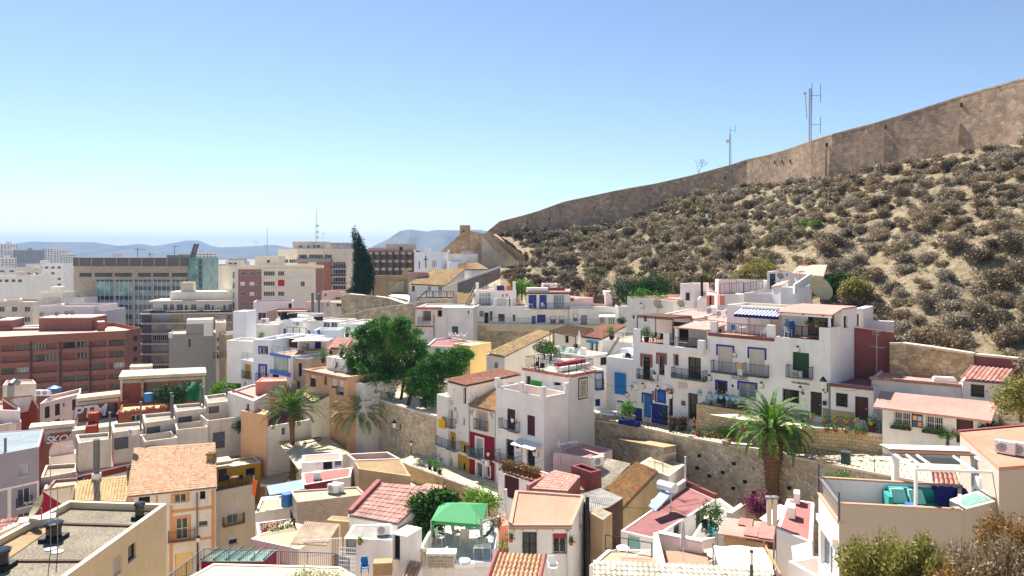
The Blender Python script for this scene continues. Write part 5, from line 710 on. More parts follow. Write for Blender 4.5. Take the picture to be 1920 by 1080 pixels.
put('dish_b',PZ(78,985,zr),-.9,'white satellite dish at the corner of the gravel roof',None,1.7);t=thing('roof_box','low cream roof box behind the satellite dish of the gravel roof','roof box',PZ(85,990,zr));m=MB();m.cbox(PZ(70,985,zr),2.2,1.,.5,.5);m.build('body',['pale_stone'],t);m=MB();m.cbox(PZ(70,985,zr)+UZ(.504),2.4,1.2,.08,.5);m.build('lid',['coping'],t);h=House('red_roof_shed','dark red tiled roof in the shade beside the grey violet house','shed',[P(66,965,70),P(136,945,71),PZ(140,912,zof(945,71)+1.6),PZ(80,921,zof(945,71)+1.6)],-44,'crimson','tile_pink',0);h.finish('t',tile_kw=dict(tw=.34,th=.5,res=5));h=House('pink_roof_shed','low pink tiled roof behind the gravel roof at the left edge','shed',[P(-30,1012,63),P(58,990,66),PZ(70,968,zof(990,66)+.9),PZ(-30,982,zof(990,66)+.9)],-44,'pinkish','tile_pink',0);h.finish('t',tile_kw=dict(tw=.34,th=.5,res=5));h=House('shed','mauve plaster shed with a blue tarpaulin corner between the tiled roofs','shed',R2((78,925,78),(142,900,79),5),-44,'mauve_wall','roof_beige',.3)
h.finish();h=House('grey_house','grey violet house with white window frames and a brick side at the left edge','house',flatz([P(-30,857,76),P(73,848,80),P(82,831,88),P(-30,838,86)]),-46,'grey_violet','roof_bluegrey',.05);h.win(0,34,871,53,893,'w',glass='glass_pale',sill=True);h.win(0,33,916,57,949,'w',glass='glass_blue',mul=1,bal=dict(ex=.15,pr=.2,slab='white'));h.win(0,34,962,57,976,'w');h.finish();hseg(h,0,-20,911,73,915,'white','string_course');hseg(h,0,14,916,21,975,'white','pilaster');hseg(h,0,69,905,73,975,'white','pilaster');h.fbox(1,0.,h.F[1][3],.004,.06,-46,h.pts[0].z-.1,'brick_side','red_brick_paint');put('flue',PZ(10,846,h.pts[0].z),0,'steel flue on the grey blue flat roof at the left edge')
def fr(label,pts,Y0,base,wall,roofm,par=.4,name='flat_roofed_house',cat='house',wins=(),**kw):
 h=House(name,label,cat,PG(pts,Y0),base,wall,roofm,par,**kw)
 for w in wins:h.win(*w[:6],**w[6]if len(w)>6 else{})
 h.finish();return h
h=fr('low flat roofed house with grit on its roof right of the grey violet house',[(76,896),(143,884),(145,868),(86,872)],82,-44,'cream_worn','gravel_light');h=fr('cream house below a grit roof with a brown shuttered wall',[(80,925),(143,908),(144,893),(88,900)],79,-44,'cream_pale','gravel');h=fr('small cream flat roof behind the row of stepped houses',[(92,858),(142,850),(143,838),(96,842)],90,-44,'cream','gravel_light');h=House('pink_roof_house','long low pink tiled roof at the left edge behind the grey violet house','house',[P(-30,838,94),P(55,826,96),PZ(58,812,zof(826,96)+.9),PZ(-30,822,zof(826,96)+.9)],-46,'pinkish','tile_pink',0);h.finish('t',tile_kw=dict(tw=.4,th=.55,res=4));h=House('pink_roof_house','small faded pink roof with a flue behind the low flat roofs','house',[P(92,847,91),P(140,837,92),PZ(140,824,zof(837,92)+.8),PZ(100,830,zof(837,92)+.8)],-44,'pinkish','tile_pink',0);h.finish('t',tile_kw=dict(tw=.4,th=.55,res=4))
def unit(k,roof,Y0,front,wins,base=-36):
 h=House('stepped_house','x','house',PG(roof,Y0),base,'cream_worn','gravel_light',.35,.25)
 for w in wins:h.win(*w[:6],**w[6]if len(w)>6 else{})
 h.finish();return h
def unit2(label,roof,Y0,wins,terr,twins):
 h=unit(0,roof,Y0,None,wins);h.root['label']=label
 if terr:
  t=House('terrace','x','terrace',R2(terr[0],terr[1],terr[2]),-36,'cream_worn','roof_beige',.9,.2)
  for w in twins:t.win(*w[:6],**w[6]if len(w)>6 else{})
  t.finish();t.root['label']=label.replace('cream stepped house','walled terrace of the cream house')
 return h
g=dict(fill='door_grey');unit2('cream stepped house at the right end, nearest the round tree',[(390,756),(446,750),(422,737),(383,742)],94,((0,391,762,411,787,'door',g),),((389,789,90),(453,781),4.2),((0,399,810,422,841,'door',g),));unit2('cream stepped house second from the round tree',[(330,772),(387,765),(377,755),(325,759)],92,((0,334,781,360,806,'door',g),),((331,806,88),(390,800),3.8),());unit2('cream stepped house in the middle of its row',[(272,793),(329,785),(322,772),(267,777)],89,((0,275,800,301,826,'door',g),),((271,828,85),(333,820),3.8),());unit2('cream stepped house with a white condenser on its wall above the orange tile roof',[(212,811),(269,803),(265,790),(209,795)],87,((0,214,820,241,842,'door',g),),None,());unit2('cream stepped house at the left end of the row behind the thick grey flue',[(147,831),(209,822),(207,810),(142,815)],84,(),None,());put('ac',P(249,817,84.5),-.35,'white condenser on the wall of a cream stepped house',None,1.15)
for x,y0,y1,Y in((206,775,822,86),(264,755,808,88),(321,738,784,91),(324,744,784,91.5),(376,722,762,93),(381,727,765,93.5),(425,724,742,95)):b=P(x,y1,Y);m=MB();t=thing('flue_pipe','slim grey vent pipe rising between the cream stepped houses','flue pipe',b,'vent pipes of the cream stepped houses');L=(y1-y0)/F*Y;m.lathe(b,[(.11,0),(.11,L)],8);m.build('pipe',['pipe_grey'],t);m=MB();m.lathe(b+UZ(L+.004),[(.15,0),(.15,.12)],8);m.build('cap',['pipe_grey'],t)
def ruin(label,roof,Y0,h_,wall,rooms,base=-34,rm='roof_cream'):
 t=House('ruined_house',label,'ruin',PG(roof,Y0),base,wall,None,0)
 for w in rooms:t.win(*w[:6],**w[6]if len(w)>6 else{})
 t.finish();q=[p+UZ(.004)for p in t.pts];c=sum(q,V((0,0,0)))/4;q=[p+(p-c).normalized()*.25 for p in q];t.part('slab',[rm],lambda m:m.hexa(q,[p+UZ(.45)for p in q]));t.fbox(0,0,t.F[0][3],.004,.1,t.pts[0].z-.55,t.pts[0].z-.12,'broken_beam','concrete');return t
r=ruin('ruined brick house with a long broken slab roof and a green net',[(226,712),(384,704),(382,694),(232,700)],108,0,'brick',((0,231,715,243,748,'open',dict(fill='brick_far')),(0,270,711,303,750,'open',dict(fill='concrete',dep=2.))));hseg(r,0,226,712,230,752,'pale_stone','pier',.3);hseg(r,0,265,712,269,745,'rubble_old','pier',.25);hseg(r,0,380,706,384,750,'pale_stone','pier',.3);r=ruin('ruined brick house with large grey graffiti letters and an open plaster room',[(146,753),(222,744),(222,738),(150,746)],100,0,'brick',((0,191,757,221,782,'open',dict(fill='concrete',dep=1.6)),))
def txtmesh(o,parent):bpy.context.view_layer.update();me=bpy.data.meshes.new_from_object(o.evaluated_get(bpy.context.evaluated_depsgraph_get()));n=bpy.data.objects.new(o.name,me);COL.objects.link(n);n.parent=parent;n.location=o.location;n.rotation_euler=o.rotation_euler;nm=o.name;bpy.data.objects.remove(o);n.name=nm;ORG[n]=ORG.get(parent,V((0,0,0)));return n
def graf(h,k,text,px,py,size,mat,name='graffiti',sh=.6,ex=.02,w=.05,col2='graffiti_dark'):
 for i,(m,off,sc)in enumerate(((col2,-.012,1.1),(mat,0.,1.))):cu=bpy.data.curves.new('graffiti','FONT');cu.body=text;cu.size=size;cu.extrude=ex;cu.offset=.06*size if i==0 else .025*size;cu.align_x='CENTER';cu.shear=.15;cu.space_character=.92;cu.materials.append(M[m]);o=bpy.data.objects.new(name if i else 'graffiti_outline',cu);COL.objects.link(o);u=h.U(k,px);p=h.pt3(k,u,h.Z(k,u,py),w+off);d=h.F[k][2];a=atan2(d.y,d.x);o.rotation_euler=(R_(90),0,a);o.location=p-h.root.location;txtmesh(o,h.root)
graf(r,0,'PTM',168,782,2.25,'graffiti_white');r2=ruin('low ruined brick wall with white graffiti near the left flat roofs',[(58,808),(136,800),(136,795),(62,800)],94,0,'brick',((0,75,812,93,830,'open',dict(fill='concrete')),));graf(r2,0,'SKOB',113,829,1.3,'graffiti_white');h=fr('roofless ruined room with yellow insulation and brick rubble',[(222,777),(312,764),(306,750),(228,758)],99,-34,'brick','roof_yellow',.35,'ruined_house','ruin',((0,246,778,265,790,'w',dict()),));t=thing('rubble_parapet','broken pink brick parapet edge of the ruined room','wall',P(305,760,99));m=MB();rr=random.Random(4)
for i in range(34):f=i/33;p=PZ(222+90*f,776-13*f,zof(777,99));m.cbox(p+V((rr.uniform(-.1,.1),rr.uniform(-.1,.1),-.05)),.28,.26,rr.uniform(.1,.5),rr.random())
m.build('bricks',['salmon'],t);h=fr('small brick stack house of stepped red boxes in the ruins',[(160,800),(182,798),(181,790),(163,791)],93,-34,'red_brick_paint','roof_red',.1,'brick_stack','brick stack');h=fr('upper red brick stack in the ruins below the graffiti letters',[(165,776),(185,774),(184,769),(167,770)],95,-34,'red_brick_paint','roof_red',.1,'brick_stack','brick stack');h=fr('cream rubble strewn floor slab between the ruins',[(134,808),(222,797),(218,782),(150,788)],95,-36,'cream_worn','roof_cream',.05,'ruined_floor','ruin');m=MB();m.lathe(PZ(278,752,-19.6),[(.5,0),(.55,1.),(.5,1.05)],12);tag(m.build('water_drum',['barrel_blue'],None,org=PZ(278,752,-19.6)),'blue plastic drum inside the ruined brick house','drum')
def net():
 b=MB()
 def q(i,j):x=355+26*i/8;y=716+36*j/6;return P(x-6*sin(j*.5)*(1-i/8)*1.5,y,103-2*(i/8)+.5*sin(i*1.1+j))
 for i in range(8):
  for j in range(6):b.add([q(i,j+1),q(i+1,j+1),q(i+1,j),q(i,j)])
 tag(b.build('safety_net',['net_green'],smooth=True),'torn green safety net hanging in the brick ruin','net')
net()
def bushes(name,label,px,py,Y,R,mat,n=2600,size=.13,cat='bush',hz=.8,seed=1,group=None,extra=()):b=P(px,py,Y);t=thing(name,label,cat,b,group);bl=[(0,0,R*.7,R*.75,R*hz*.8),(R*.5,0,R*.55,R*.55,R*hz*.6),(-R*.5,.1,R*.6,R*.55,R*hz*.6)]+list(extra);limb_mesh('trunk',[(b+UZ(-.6),b+UZ(R*.7),.12,.06)],'bark',t);link('crown',crown_mesh('crown',bl,n,size,mat,seed,.55,clump=6),t);return t
bushes('bush','dark green bush growing inside the brick ruin',320,760,101,2.2,'leaf_tree_dark',3000,.14,seed=4);bushes('bush','small dark bush beside the green net in the ruin',345,748,104,1.8,'leaf_tree_dark',2000,.14,seed=8);B=P(423,748,118);tree('round_tree','small round bright green tree beside the cream stepped houses','tree',B,[(0,0,1.3,2.25,1.5),(-1,0,1.2,1.3,1.2),(1.1,0,1.3,1.3,1.2)],9000,.12,'leaf_round',[((0,0,-2),(0,0,1),.15,.1)],5,shell=.75);h=fr('white house with dark shuttered windows behind the graffiti ruin',[(75,757),(150,738),(152,728),(95,741)],112,-48,'white_worn','roof_pink',.5,wins=((0,84,762,94,784,'shut',dict(fill='frame_dark')),(0,103,757,113,779,'shut',dict(fill='frame_dark')),(0,118,755,122,762,'w'),(0,135,749,143,769,'shut',dict(fill='frame_brown')),(0,85,790,95,800,'shut',dict(fill='frame_brown')),(0,103,786,113,797,'shut',dict(fill='frame_brown')),(0,118,785,122,792,'w')))
for x,y in((76,741),(88,741)):put('ac',P(x,y+2,117),0,'condenser on the roof of the white house by the brick block','condensers on the white house roof',1.5)
m=MB();m.lathe(P(102,734,118),[(.9,0),(1.,.6),(.3,.9)],12);tag(m.build('water_drum',['barrel_blue'],None,org=P(102,734,118)),'blue drum on the roof of the white shuttered house','drum');h=fr('grey plaster house with a large bent duct on its flat pink roof',[(5,722),(68,719),(62,712),(12,713)],124,-48,'cream_worn','roof_pink',.2);m=MB();m.path([P(20,745,121),P(20,722,121),P(27,715,122),P(33,717,124)],.5,0,10);tag(m.build('duct',['metal_grey'],None,org=P(20,745,121)),'large bent grey duct on the grey plaster house','duct');h=House('red_house','red walled house with a brown tile roof at the left edge','house',[P(38,770,108),P(70,762,110),PZ(60,744,zof(762,110)+1.6),PZ(5,748,zof(762,110)+1.6)],-48,'red_brick_paint','tile_red',0);h.win(0,53,765,63,792,'w',glass='glass_pale');h.win(0,54,794,63,803,'w');h.finish('t',overhang=.3,tile_kw=dict(tw=.4,th=.55,res=4));h=fr('white parapet house in front of the red walled house at the left edge',[(-20,768),(38,770),(34,752),(-20,752)],106,-48,'white_pink','roof_pink',.5)
h=fr('small pale house with a shuttered window at the left edge',[(-20,800),(40,790),(36,778),(-20,784)],102,-48,'cream_worn','roof_pink',.4,wins=((0,16,795,31,817,'w',dict(blind=.7)),));h=fr('cream brick house with a brown opening behind the long broken slab',[(243,688),(286,686),(285,682),(246,683)],125,-45,'cream','roof_cream',.1,wins=((0,247,692,281,700,'open',dict(fill='cane')),));sheet_px('alley','',[(470,818),(505,803),(560,880),(524,908),(488,908)],z=-26.6,mat='street',th=.3,kind='structure');sheet_px('plaza','',[(618,775),(716,775),(830,900),(800,930),(640,930),(560,900)],z=-24.4,mat='street',th=.4,kind='structure');h=House('beige_canopy_house','low building with a wide flat beige canvas roof beside the palm','building',PG([(560,881),(653,851),(597,809),(514,819)],78),-27.5,'cream_worn','roof_cream',0);h.skip={3};h.finish(overhang=.15);CZ=h.pts[0].z+.15;h.part('roof_batten',['wood'],lambda m:(m.bar(PZ(565,826,CZ)+UZ(.05),PZ(602,821,CZ)+UZ(.05),.09),m.bar(PZ(569,833,CZ)+UZ(.05),PZ(603,825,CZ)+UZ(.05),.07)))
for x,y in((541,860),):m=MB();b=PZ(x,y,-27.);m.bar(b,b+UZ(4),.08);m.build('post',['iron'],h.root)
h=House('white_house','long white house with a red edged terrace behind the palm','house',PG([(500,800),(634,778),(630,745),(478,752)],88),-28,'white','roof_maroon',.7);h.win(0,528,802,535,815,'door',fill='door_blue');h.finish();m=h;put('wlamp',h.pt3(0,h.U(0,592),h.Z(0,2,800),.05),atan2(h.F[0][2].y,h.F[0][2].x),'black lantern on the white wall behind the palm',None,1.3);g=House('gable_house','pale house end with an orange tile roof rising behind the palm','house',[PZ(586,757,-18.5),PZ(634,733,-17.3),PZ(612,722,-17.3),PZ(562,738,-18.5)],-26,'cream_pale','tile_yellow',0);g.finish('t',dirk=0,tile_kw=dict(tw=.3,th=.45,res=5));g=House('gable_house','cream gable wall below the orange tile roof behind the palm','house',flatz([PZ(585,757,-18.75),PZ(634.5,738,-18.75),PZ(640,730,-18.75),PZ(600,735,-18.75)]),-26,'cream_pale','roof_cream',.1);g.finish();h=fr('pink flat roofed house with a red edge below the round green tree',[(427,735),(476,752),(520,728),(475,720)],95,-30,'white_worn','roof_pink',.25,wins=((0,462,757,467,769,'w',dict(frame='frame_dark')),),coping=None)
hseg(h,0,427,735,476,738,'roof_maroon','red_edge',.1);h=fr('salmon pink roof room beside the palm crown',[(479,716),(538,714),(536,708),(492,707)],94.5,-19.8,'salmon','roof_pink',.1,'roof_room','roof room',((0,500,728,507,746,'w',dict(glass='glass_pale')),));put('dish',P(520,748,92),.3,'white dish beside the salmon roof room',None,1.6);h=fr('narrow peach house wall along the alley beside the cream stepped houses',[(452,770),(500,778),(503,770),(470,764)],90,-30,'peach','roof_beige',.1);h=fr('small yellow stucco stall with rubbish on its canvas roof in the alley',[(471,828),(496,840),(505,824),(485,812)],92,-30,'sand','roof_cream',.05,'alley_stall','stall');put('wlamp',P(474,776,92),.4,'double lantern above the alley by the cream stepped houses',None,1.4);put('wlamp',P(511,815,90),.6,'black lantern on the corner at the end of the alley',None,1.4);bushes('bush','dark bush in the alley beside the cream stepped houses',459,812,91,1.4,'leaf_tree_dark',1500,.12,seed=14)
h=House('grey_shed','grey sheet metal roof lying below the cream stepped houses','shed',[P(405,868,91),P(472,868,89),PZ(478,838,-25.2),PZ(400,845,-25.2)],-34,'concrete','tin_grey',0);h.finish(overhang=.1);h.part('roof_batten',['iron'],lambda m:(m.bar(PZ(403,863,-25.5),PZ(465,838,-24.9),.09),m.bar(PZ(412,863,-25.4),PZ(448,850,-25.1),.05)));h=fr('curved white wall shed with a grey flue right of the grey sheet roof',[(436,865),(486,862),(484,846),(452,850)],90,-34,'white_worn','roof_white',.1,'shed','shed');put('flue',P(466,852,91),0,'black flue on the curved white shed');palm('tall date palm growing through the beige canvas roof',V((PZ(549,832,CZ).x,PZ(549,832,CZ).y,-27)),V((PZ(549,832,CZ).x-.1,PZ(549,832,CZ).y,zof(772,PZ(549,832,CZ).y))),.2,66,4.,'leaf_palm',3,.65,(.33,.22),.9,.06,46,.5,.12,.8);b2=PZ(672,846,-24.3);palm('greyish date palm with drooping fronds on the stepped plaza',b2,V((b2.x+.1,b2.y,zof(778,b2.y))),.2,76,4.,'leaf_palm_dry',8,.8,(.32,.24),.8,.075,46,.5,.1,.45)
def put_on(key,h,k,px,py,label,group=None,sc=None,w=.03):u=h.U(k,px);d=h.F[k][2]*h.sg;return put(key,h.pt3(k,u,h.Z(k,u,py),w),atan2(d.y,d.x),label,group,sc)
YR=122;h=qh('row_house','white row house with a glazed upper door and a purple draped roof terrace',R2((887,574,YR),(926,574,YR),7),-13,'white','roof_terra',.1,((0,888,584,894,594,'w',dict(frame='frame_dark',mul=1,glass='glass_pale')),(0,899,583,907,593,'w',dict(frame='frame_dark',mul=1,glass='glass_pale')),(0,908,586,916,608,'door',dict(fill='black')),(0,917,583,924,602,'w',dict(glass='glass_blue'))));u=qh('upper_storey','glazed upper room with a dark stair beside it on the first white row house',R2((889,545,125.5),(927,544,125.5),5),-9.3,'white','roof_terra',.1,((0,898,549,920,573,'w',dict(mul=3,tr=2,glass='glass_pale')),),cat='house');m=MB();rail_mb(m,h.pt3(0,1.,h.pts[0].z,-.1),h.pt3(0,3.3,h.pts[0].z,-.1),1.,.14,.014,1.6);tag(m.build('terrace_railing',['iron_grey'],None,org=h.pts[0]),'thin grey railing before the glazed upper room','railing');m=MB();a=P(877,572,124);c=P(889,548,126)
for i in range(12):m.cbox(a.lerp(c,i/11),.9,.5,.08)
m.bar(a+V((0,-.3,.9)),c+V((0,-.3,.9)),.06);m.bar(a+V((0,-.3,0)),c+V((0,-.3,0)),.1);tag(m.build('outside_stair',['iron'],None,org=a),'dark outside stair left of the glazed upper room','stair');h2=qh('row_house','white row house with two terracotta plaques on its blank upper wall',R2((926.5,574,YR),(988,575,YR),7),-13,'white','roof_terra',.15,((0,934.5,589,946,602.5,'w',dict(frame='frame_dark',mul=2,bars='iron')),(0,961,590,966.5,602,'w',dict(frame='frame_dark',mul=0))));u2=qh('upper_storey','blank white upper wall rising right behind the purple terrace drapes',R2((927,545,125),(968,540,125),5),-9.3,'white','roof_terra',.1,(),cat='house')
for x,y in((943,554),(950.5,553)):u2.fpx(0,x-1.3,y-2,x+1.3,y+2.5,.01,.1,'plaque','terracotta')
for x0,x1,y in((893,896.5,532),(926.5,930.5,533.5),(961,967,530)):p=P((x0+x1)/2,y,125);u2.part('pillar',['white'],lambda m:m.cbox(V((p.x,p.y+.3,u2.pts[0].z-.3)),.5,.5,p.z-u2.pts[0].z+.5))
for x0,x1,mt in((931,945,'purple'),(945.5,950,'fabric_cream'),(951,958,'fabric_orange')):u2.fbox(0,u2.U(0,x0),u2.U(0,x1),-.4,-.3,u2.pts[0].z+.02,u2.pts[0].z+.85,'drape',mt)
for x0,x1 in((930.5,949.5),(959,967)):m=MB();z=h2.pts[0].z;rail_mb(m,V((h2.pt3(0,h2.U(0,x0),z).x,h2.pt3(0,0,z).y+.1,z)),V((h2.pt3(0,h2.U(0,x1),z).x,h2.pt3(0,0,z).y+.1,z)),1.1,.14,.014);m.build('railing',['iron_grey'],h2.root)
for x in(928,953,958):h2.fbox(0,h2.U(0,x)-.3,h2.U(0,x)+.3,-.4,-.02,h2.pts[0].z+.004,h2.pts[0].z+1.25,'pillar','white')
def pergola(name,label,pts,z,zf,wood='wood',n=9,post=.07,slat=.05,cross=True,cover=None,cat='pergola'):
 pts=[V((p.x,p.y,z))for p in pts];c=sum(pts,V((0,0,0)))/4;t=thing(name,label,cat,V((c.x,c.y,zf)))
 for p in pts:m=MB();m.bar(V((p.x,p.y,zf)),V((p.x,p.y,z)),post);m.build('post',[wood],t)
 m=MB();a,b,cc,d=pts;m.bar(a,b,post*1.1);m.bar(d,cc,post*1.1);m.build('beam',[wood],t);m=MB()
 for i in range(n+1):f=i/n;m.bar(a.lerp(b,f)+UZ(.1),d.lerp(cc,f)+UZ(.1),slat)
 if cross:
  k=int((a-d).length/.25)
  for i in range(k+1):m.bar(a.lerp(d,i/k)+UZ(.17),b.lerp(cc,i/k)+UZ(.17),.035)
 m.build('slat_roof',[wood],t)
 if cover:m=MB();m.sheet([p+UZ(.2)for p in pts],.05);m.build('cover',[cover],t)
 return t
pergola('pergola','dark wooden pergola on the first row house roof under the sloping grey wall',[P(906,517,128),P(964,513,128),P(966,511,133),P(912,514,133)],zof(515,130),-6.6,n=7);h3=qh('row_house','white row house with navy blue doors upstairs and a pink roof',flatz([P(988,548,YR),P(1067,552,YR),P(1068,549,YR+8),P(990,546,YR+8)]),-13,'white','roof_pink',0,((0,991,553,1006,578,'door',dict(fill='door_navy')),(0,1011.5,553,1025,579,'door',dict(fill='door_navy')),(0,1038,553,1058,578,'w',dict(mul=3,bars='metal_white',glass='glass_pale')),(0,997,592,1004.5,609,'door',dict(fill='door_blue')),(0,1007,590,1023,605,'shut',dict(fill='door_navy')),(0,1032,593,1042,606,'w',dict(frame='frame_dark',blind=.5,glass='glass_dark')),(0,1048,593,1058,606,'w',dict(frame='frame_dark',blind=.5,glass='glass_dark'))),over=.25);z3=h3.Z(0,3,579);h3.fbox(0,-.4,h3.F[0][3]+.1,.005,.95,z3-.16,z3-.01,'balcony','coping')
m=MB();rail_mb(m,h3.pt3(0,3.2,z3,.9),h3.pt3(0,h3.F[0][3],z3,.9),1.,.11,.014,1.5);m.build('railing',['iron_grey'],h3.root);h3.fbox(0,-.1,h3.F[0][3]+.1,.003,.12,h3.pts[0].z-.28,h3.pts[0].z-.1,'eave_beam','wood')
for i in range(12):h3.fbox(0,.3+i*.55,.5+i*.55,.12,.3,h3.pts[0].z-.22,h3.pts[0].z-.08,'rafter_end','frame_brown')
h3.fbox(0,0,h3.F[0][3]*.5,-2,-.2,h3.pts[0].z+.15,h3.pts[0].z+.7,'roof_parapet','white');h3.fbox(0,h3.F[0][3]*.5+.01,h3.F[0][3]*.93,-2.5,-2.3,h3.pts[0].z+.15,h3.pts[0].z+.6,'roof_parapet','maroon');q=qh('roof_room','small pinkish roof hut with a glass front on the navy door house',R2((1017,532,131),(1045,532,131),3),-6.6,'white_pink','roof_white',.1,((0,1020,534,1031,541,'w',dict(glass='glass_pale')),),cat='roof room');h3b=qh('house','white house with a red brick parapet right of the navy door house',R2((1067,560,125),(1112,556,128),6),-13,'white','roof_pink',.1,((0,1070,557.5,1076,564,'w',dict(frame='frame_dark')),));h3b=qh('house','red washed house end behind the brick parapet terrace',R2((1098,548,130),(1116,548,130),4),-11,'salmon','roof_terra',.1,((0,1105,551,1109,570,'door',dict(fill='door_maroon')),));h4=qh('row_house','low white row house with a tiled eave, a grey door and a cream awning',R2((1067.5,575,YR-.5),(1160,574,YR-1),7),-13,'white','roof_terra',.35,((0,1075,587,1083,602,'w',dict(frame='frame_dark',blind=.6,glass='glass_dark')),(0,1089,591,1101,611,'door',dict(fill='metal_grey')),(0,1124,592,1134,606,'w',dict(glass='glass_pale')),(0,1140,590,1153,609,'w',dict(mul=2,glass='glass_green'))))
h4.fpx(0,1066,574,1112,578.5,.003,.35,'tiled_eave','panel_blue');m=MB();m.sheet([h4.pt3(0,h4.U(0,1121),h4.Z(0,6,592),2.2),h4.pt3(0,h4.U(0,1152),h4.Z(0,6,592),2.2),h4.pt3(0,h4.U(0,1152),h4.Z(0,6,586.5),.05),h4.pt3(0,h4.U(0,1124),h4.Z(0,6,586.5),.05)],.08);m.build('awning',['fabric_cream'],h4.root);qh('roof_room','white roof room at the right end of the low white row house',R2((1135,546.5,127),(1165,545,127),4),-10,'white','roof_white',.1,(),cat='roof room');qh('garden_wall','long white garden wall with ragged top below the hill shrubs',R2((1068,539,139),(1165,536,139),2),-10,'white_worn','roof_white',.1,(),cat='wall');qh('corner_house','narrow white house end beside the dark green hedge',R2((1160.5,574,119),(1176,578,118),7),-13,'white_worn','roof_white',.2,(),cat='house');put('par_white',P(982,580,123),0,'white closed parasol on the row house terrace');put('table_w',P(995,578,121.4),0,'white table on the navy door balcony')
put('chair_w',P(1018,578,121.4),.4,'white chair on the navy door balcony')
for x,y,hh in((1150,582,'wlamp'),(958,580,'wlamp'),(1003,590,'wlamp')):pass
bushes('bush','fresh green bush between the blank wall and the pink roofed row house',978,556,128,2.3,'leaf_round',2600,.13,seed=31);bushes('hedge_bush','tall dark green bush at the right end of the white row',1169,560,117,1.9,'leaf_tree_dark',2600,.13,seed=32,hz=1.5);bushes('bush','dark green plant at the foot of the corner house',1167,608,118.5,.9,'leaf_tree_dark',900,.1,seed=33);strip_wall('stone_wall','rough terrace wall under the white row of houses',[(884,608,121.3),(930,609,121.3),(1000,610.5,121),(1090,612,120.5),(1180,613.5,119)],'rubble_old','coping',.8,7);m=MB();rail_mb(m,P(886,606,121.6),P(1000,609,121.3),1.,.3,.014,2.5,.025);rail_mb(m,P(1000,609,121.3),P(1160,612,119.6),1.,.3,.014,2.5,.025);tag(m.build('street_railing',['iron_grey'],None,org=P(1000,609,121)),'thin railing along the terrace wall under the white row','railing');sheet_px('lane','',[(884,606,121.5),(1180,611,119.4),(1180,608,128),(884,603,128)],mat='street',th=1.2,kind='structure')
h=qh('beige_house','cream house with a railed terrace of climbing plants and white dishes',R2((1176,556,100),(1262,568,92),9),-16,'cream_pale','roof_terra',.9,((0,1184,590,1190,599,'w'),(0,1205,592,1213,604,'w')));m=MB();rail_mb(m,h.pt3(0,.2,h.pts[0].z-.9,-.02),h.pt3(0,6.,h.pts[0].z-.9,-.02),1.,.2,.014);m.build('railing',['metal_grey'],h.root);bushes('climber','row of climbing plants along the cream terrace railing',1203,560,98,1.1,'leaf_pot',900,.1,seed=35,extra=((1.6,-.5,.5,.7,.5),(-1.2,.3,.5,.6,.4),(2.6,-1,.4,.6,.4)));put_on('wlamp',h,0,1208,574,'black lantern on the cream terrace house');put('dish',P(1233,590,94),.2,'white dish on the front of the cream terrace house',None,1.7);put('dish',P(1275,585,91),.3,'white dish right of the thin post on the cream terrace',None,1.3);h=qh('roof_tower','white roof tower with an arched grille window and a pink side',RC(1300,532.5,92,1275,38,1329),-13,'white_pink','roof_pink',.1,((0,1286,549,1293,563,'w',dict(frame='frame_dark',bars='iron')),),cat='roof room')
h=qh('house','pink sloping roof edge behind the white roof tower',flatz([P(1250,560,96),P(1276,558,95),P(1276,550,100),P(1256,553,100)]),-13,'salmon','roof_pink',.05);h=qh('white_house','white house with a covered balcony at its left end below the curved stone wall',R2((779,576,118),(887,577,117),8),-19.5,'white_worn','roof_white',.25,((0,792,583,808,602,'open',dict(fill='concrete',dep=1.6)),(0,820,581,829,594,'w',dict(glass='glass_dark')),(0,847,612,859,628,'door',dict(fill='glass_blue')),(0,877,582,880,588,'w')));h.fpx(0,781,575,829,579,.01,1.2,'canopy','tin_pink');m=MB();z=h.Z(0,1,607);rail_mb(m,h.pt3(0,.4,z,.3),h.pt3(0,2.4,z,.3),1.,.12,.016);m.build('railing',['iron'],h.root);hseg(h,0,778,611,812,613,'terracotta','tile_strip',.3);m=MB();m.bar(h.pt3(0,h.U(0,814),h.Z(0,3,590),.08),h.pt3(0,h.U(0,814),h.Z(0,3,633),.08),.07,0,6);m.build('drain_pipe',['metal_grey'],h.root);h=qh('house','low house with a brown roof terrace below the white balcony house',flatz([P(800,648,104),P(850,650,103),P(905,643,107),P(843,634,114),P(815,640,112)]),-20.5,'white_worn','roof_maroon',.2,((0,816,653,826,666,'w',dict(frame='frame_dark')),(0,833,656,843,668,'open')))
h=qh('yellow_house','pale yellow windowless house beside the straw tile roof',RC(882,648,101,850,38,921),-22,'yellow_cream','roof_cream',.12,(),coping=None)
for i in range(5):put('chair_w',P(843+i*7,634+i*.3,111),i*1.1,'white plastic chair on the brown roof terrace','white chairs on the brown roof terrace')
h=House('straw_roof_house','pale house with a long weathered straw tile roof and a blank gable wall','house',[P(912,664,96),P(946.5,671,93),P(1036,626,103),P(1010,620.5,107)],-22,'cream_pale','tile_straw',0);h.win(0,925,679,934,690,'open',fill='grey_wall');h.finish('t',dirk=0,tile_kw=dict(tw=.34,th=.5,res=4));h=qh('gable_wall','wide cream gable wall below the straw tile roof',[P(946,672,93),P(1034,628,96.5),P(1036,627,98),P(948,671,94.5)],-22,'cream_pale','coping',0,(),cat='wall');put('ant',P(963,668,94),.4,'thin aerial against the cream gable wall');h=House('tower_house','tall white house with a brown tile roof and mustard framed windows','house',R3((839,714),(878.5,724,77.2),(978,703)),-26,'white_peel','tile_red',0);h.win(0,868.5,726,874,757,'open');h.win(0,868,783,872,796,'w');h.win(0,842,768,849,800,'open',bal=dict(ex=.5,pr=.55));h.win(0,837,816,850,838,'door',fill='frame_dark',sur=('yellow',.45),bal=dict(ex=1.3,pr=.8,h=1.))
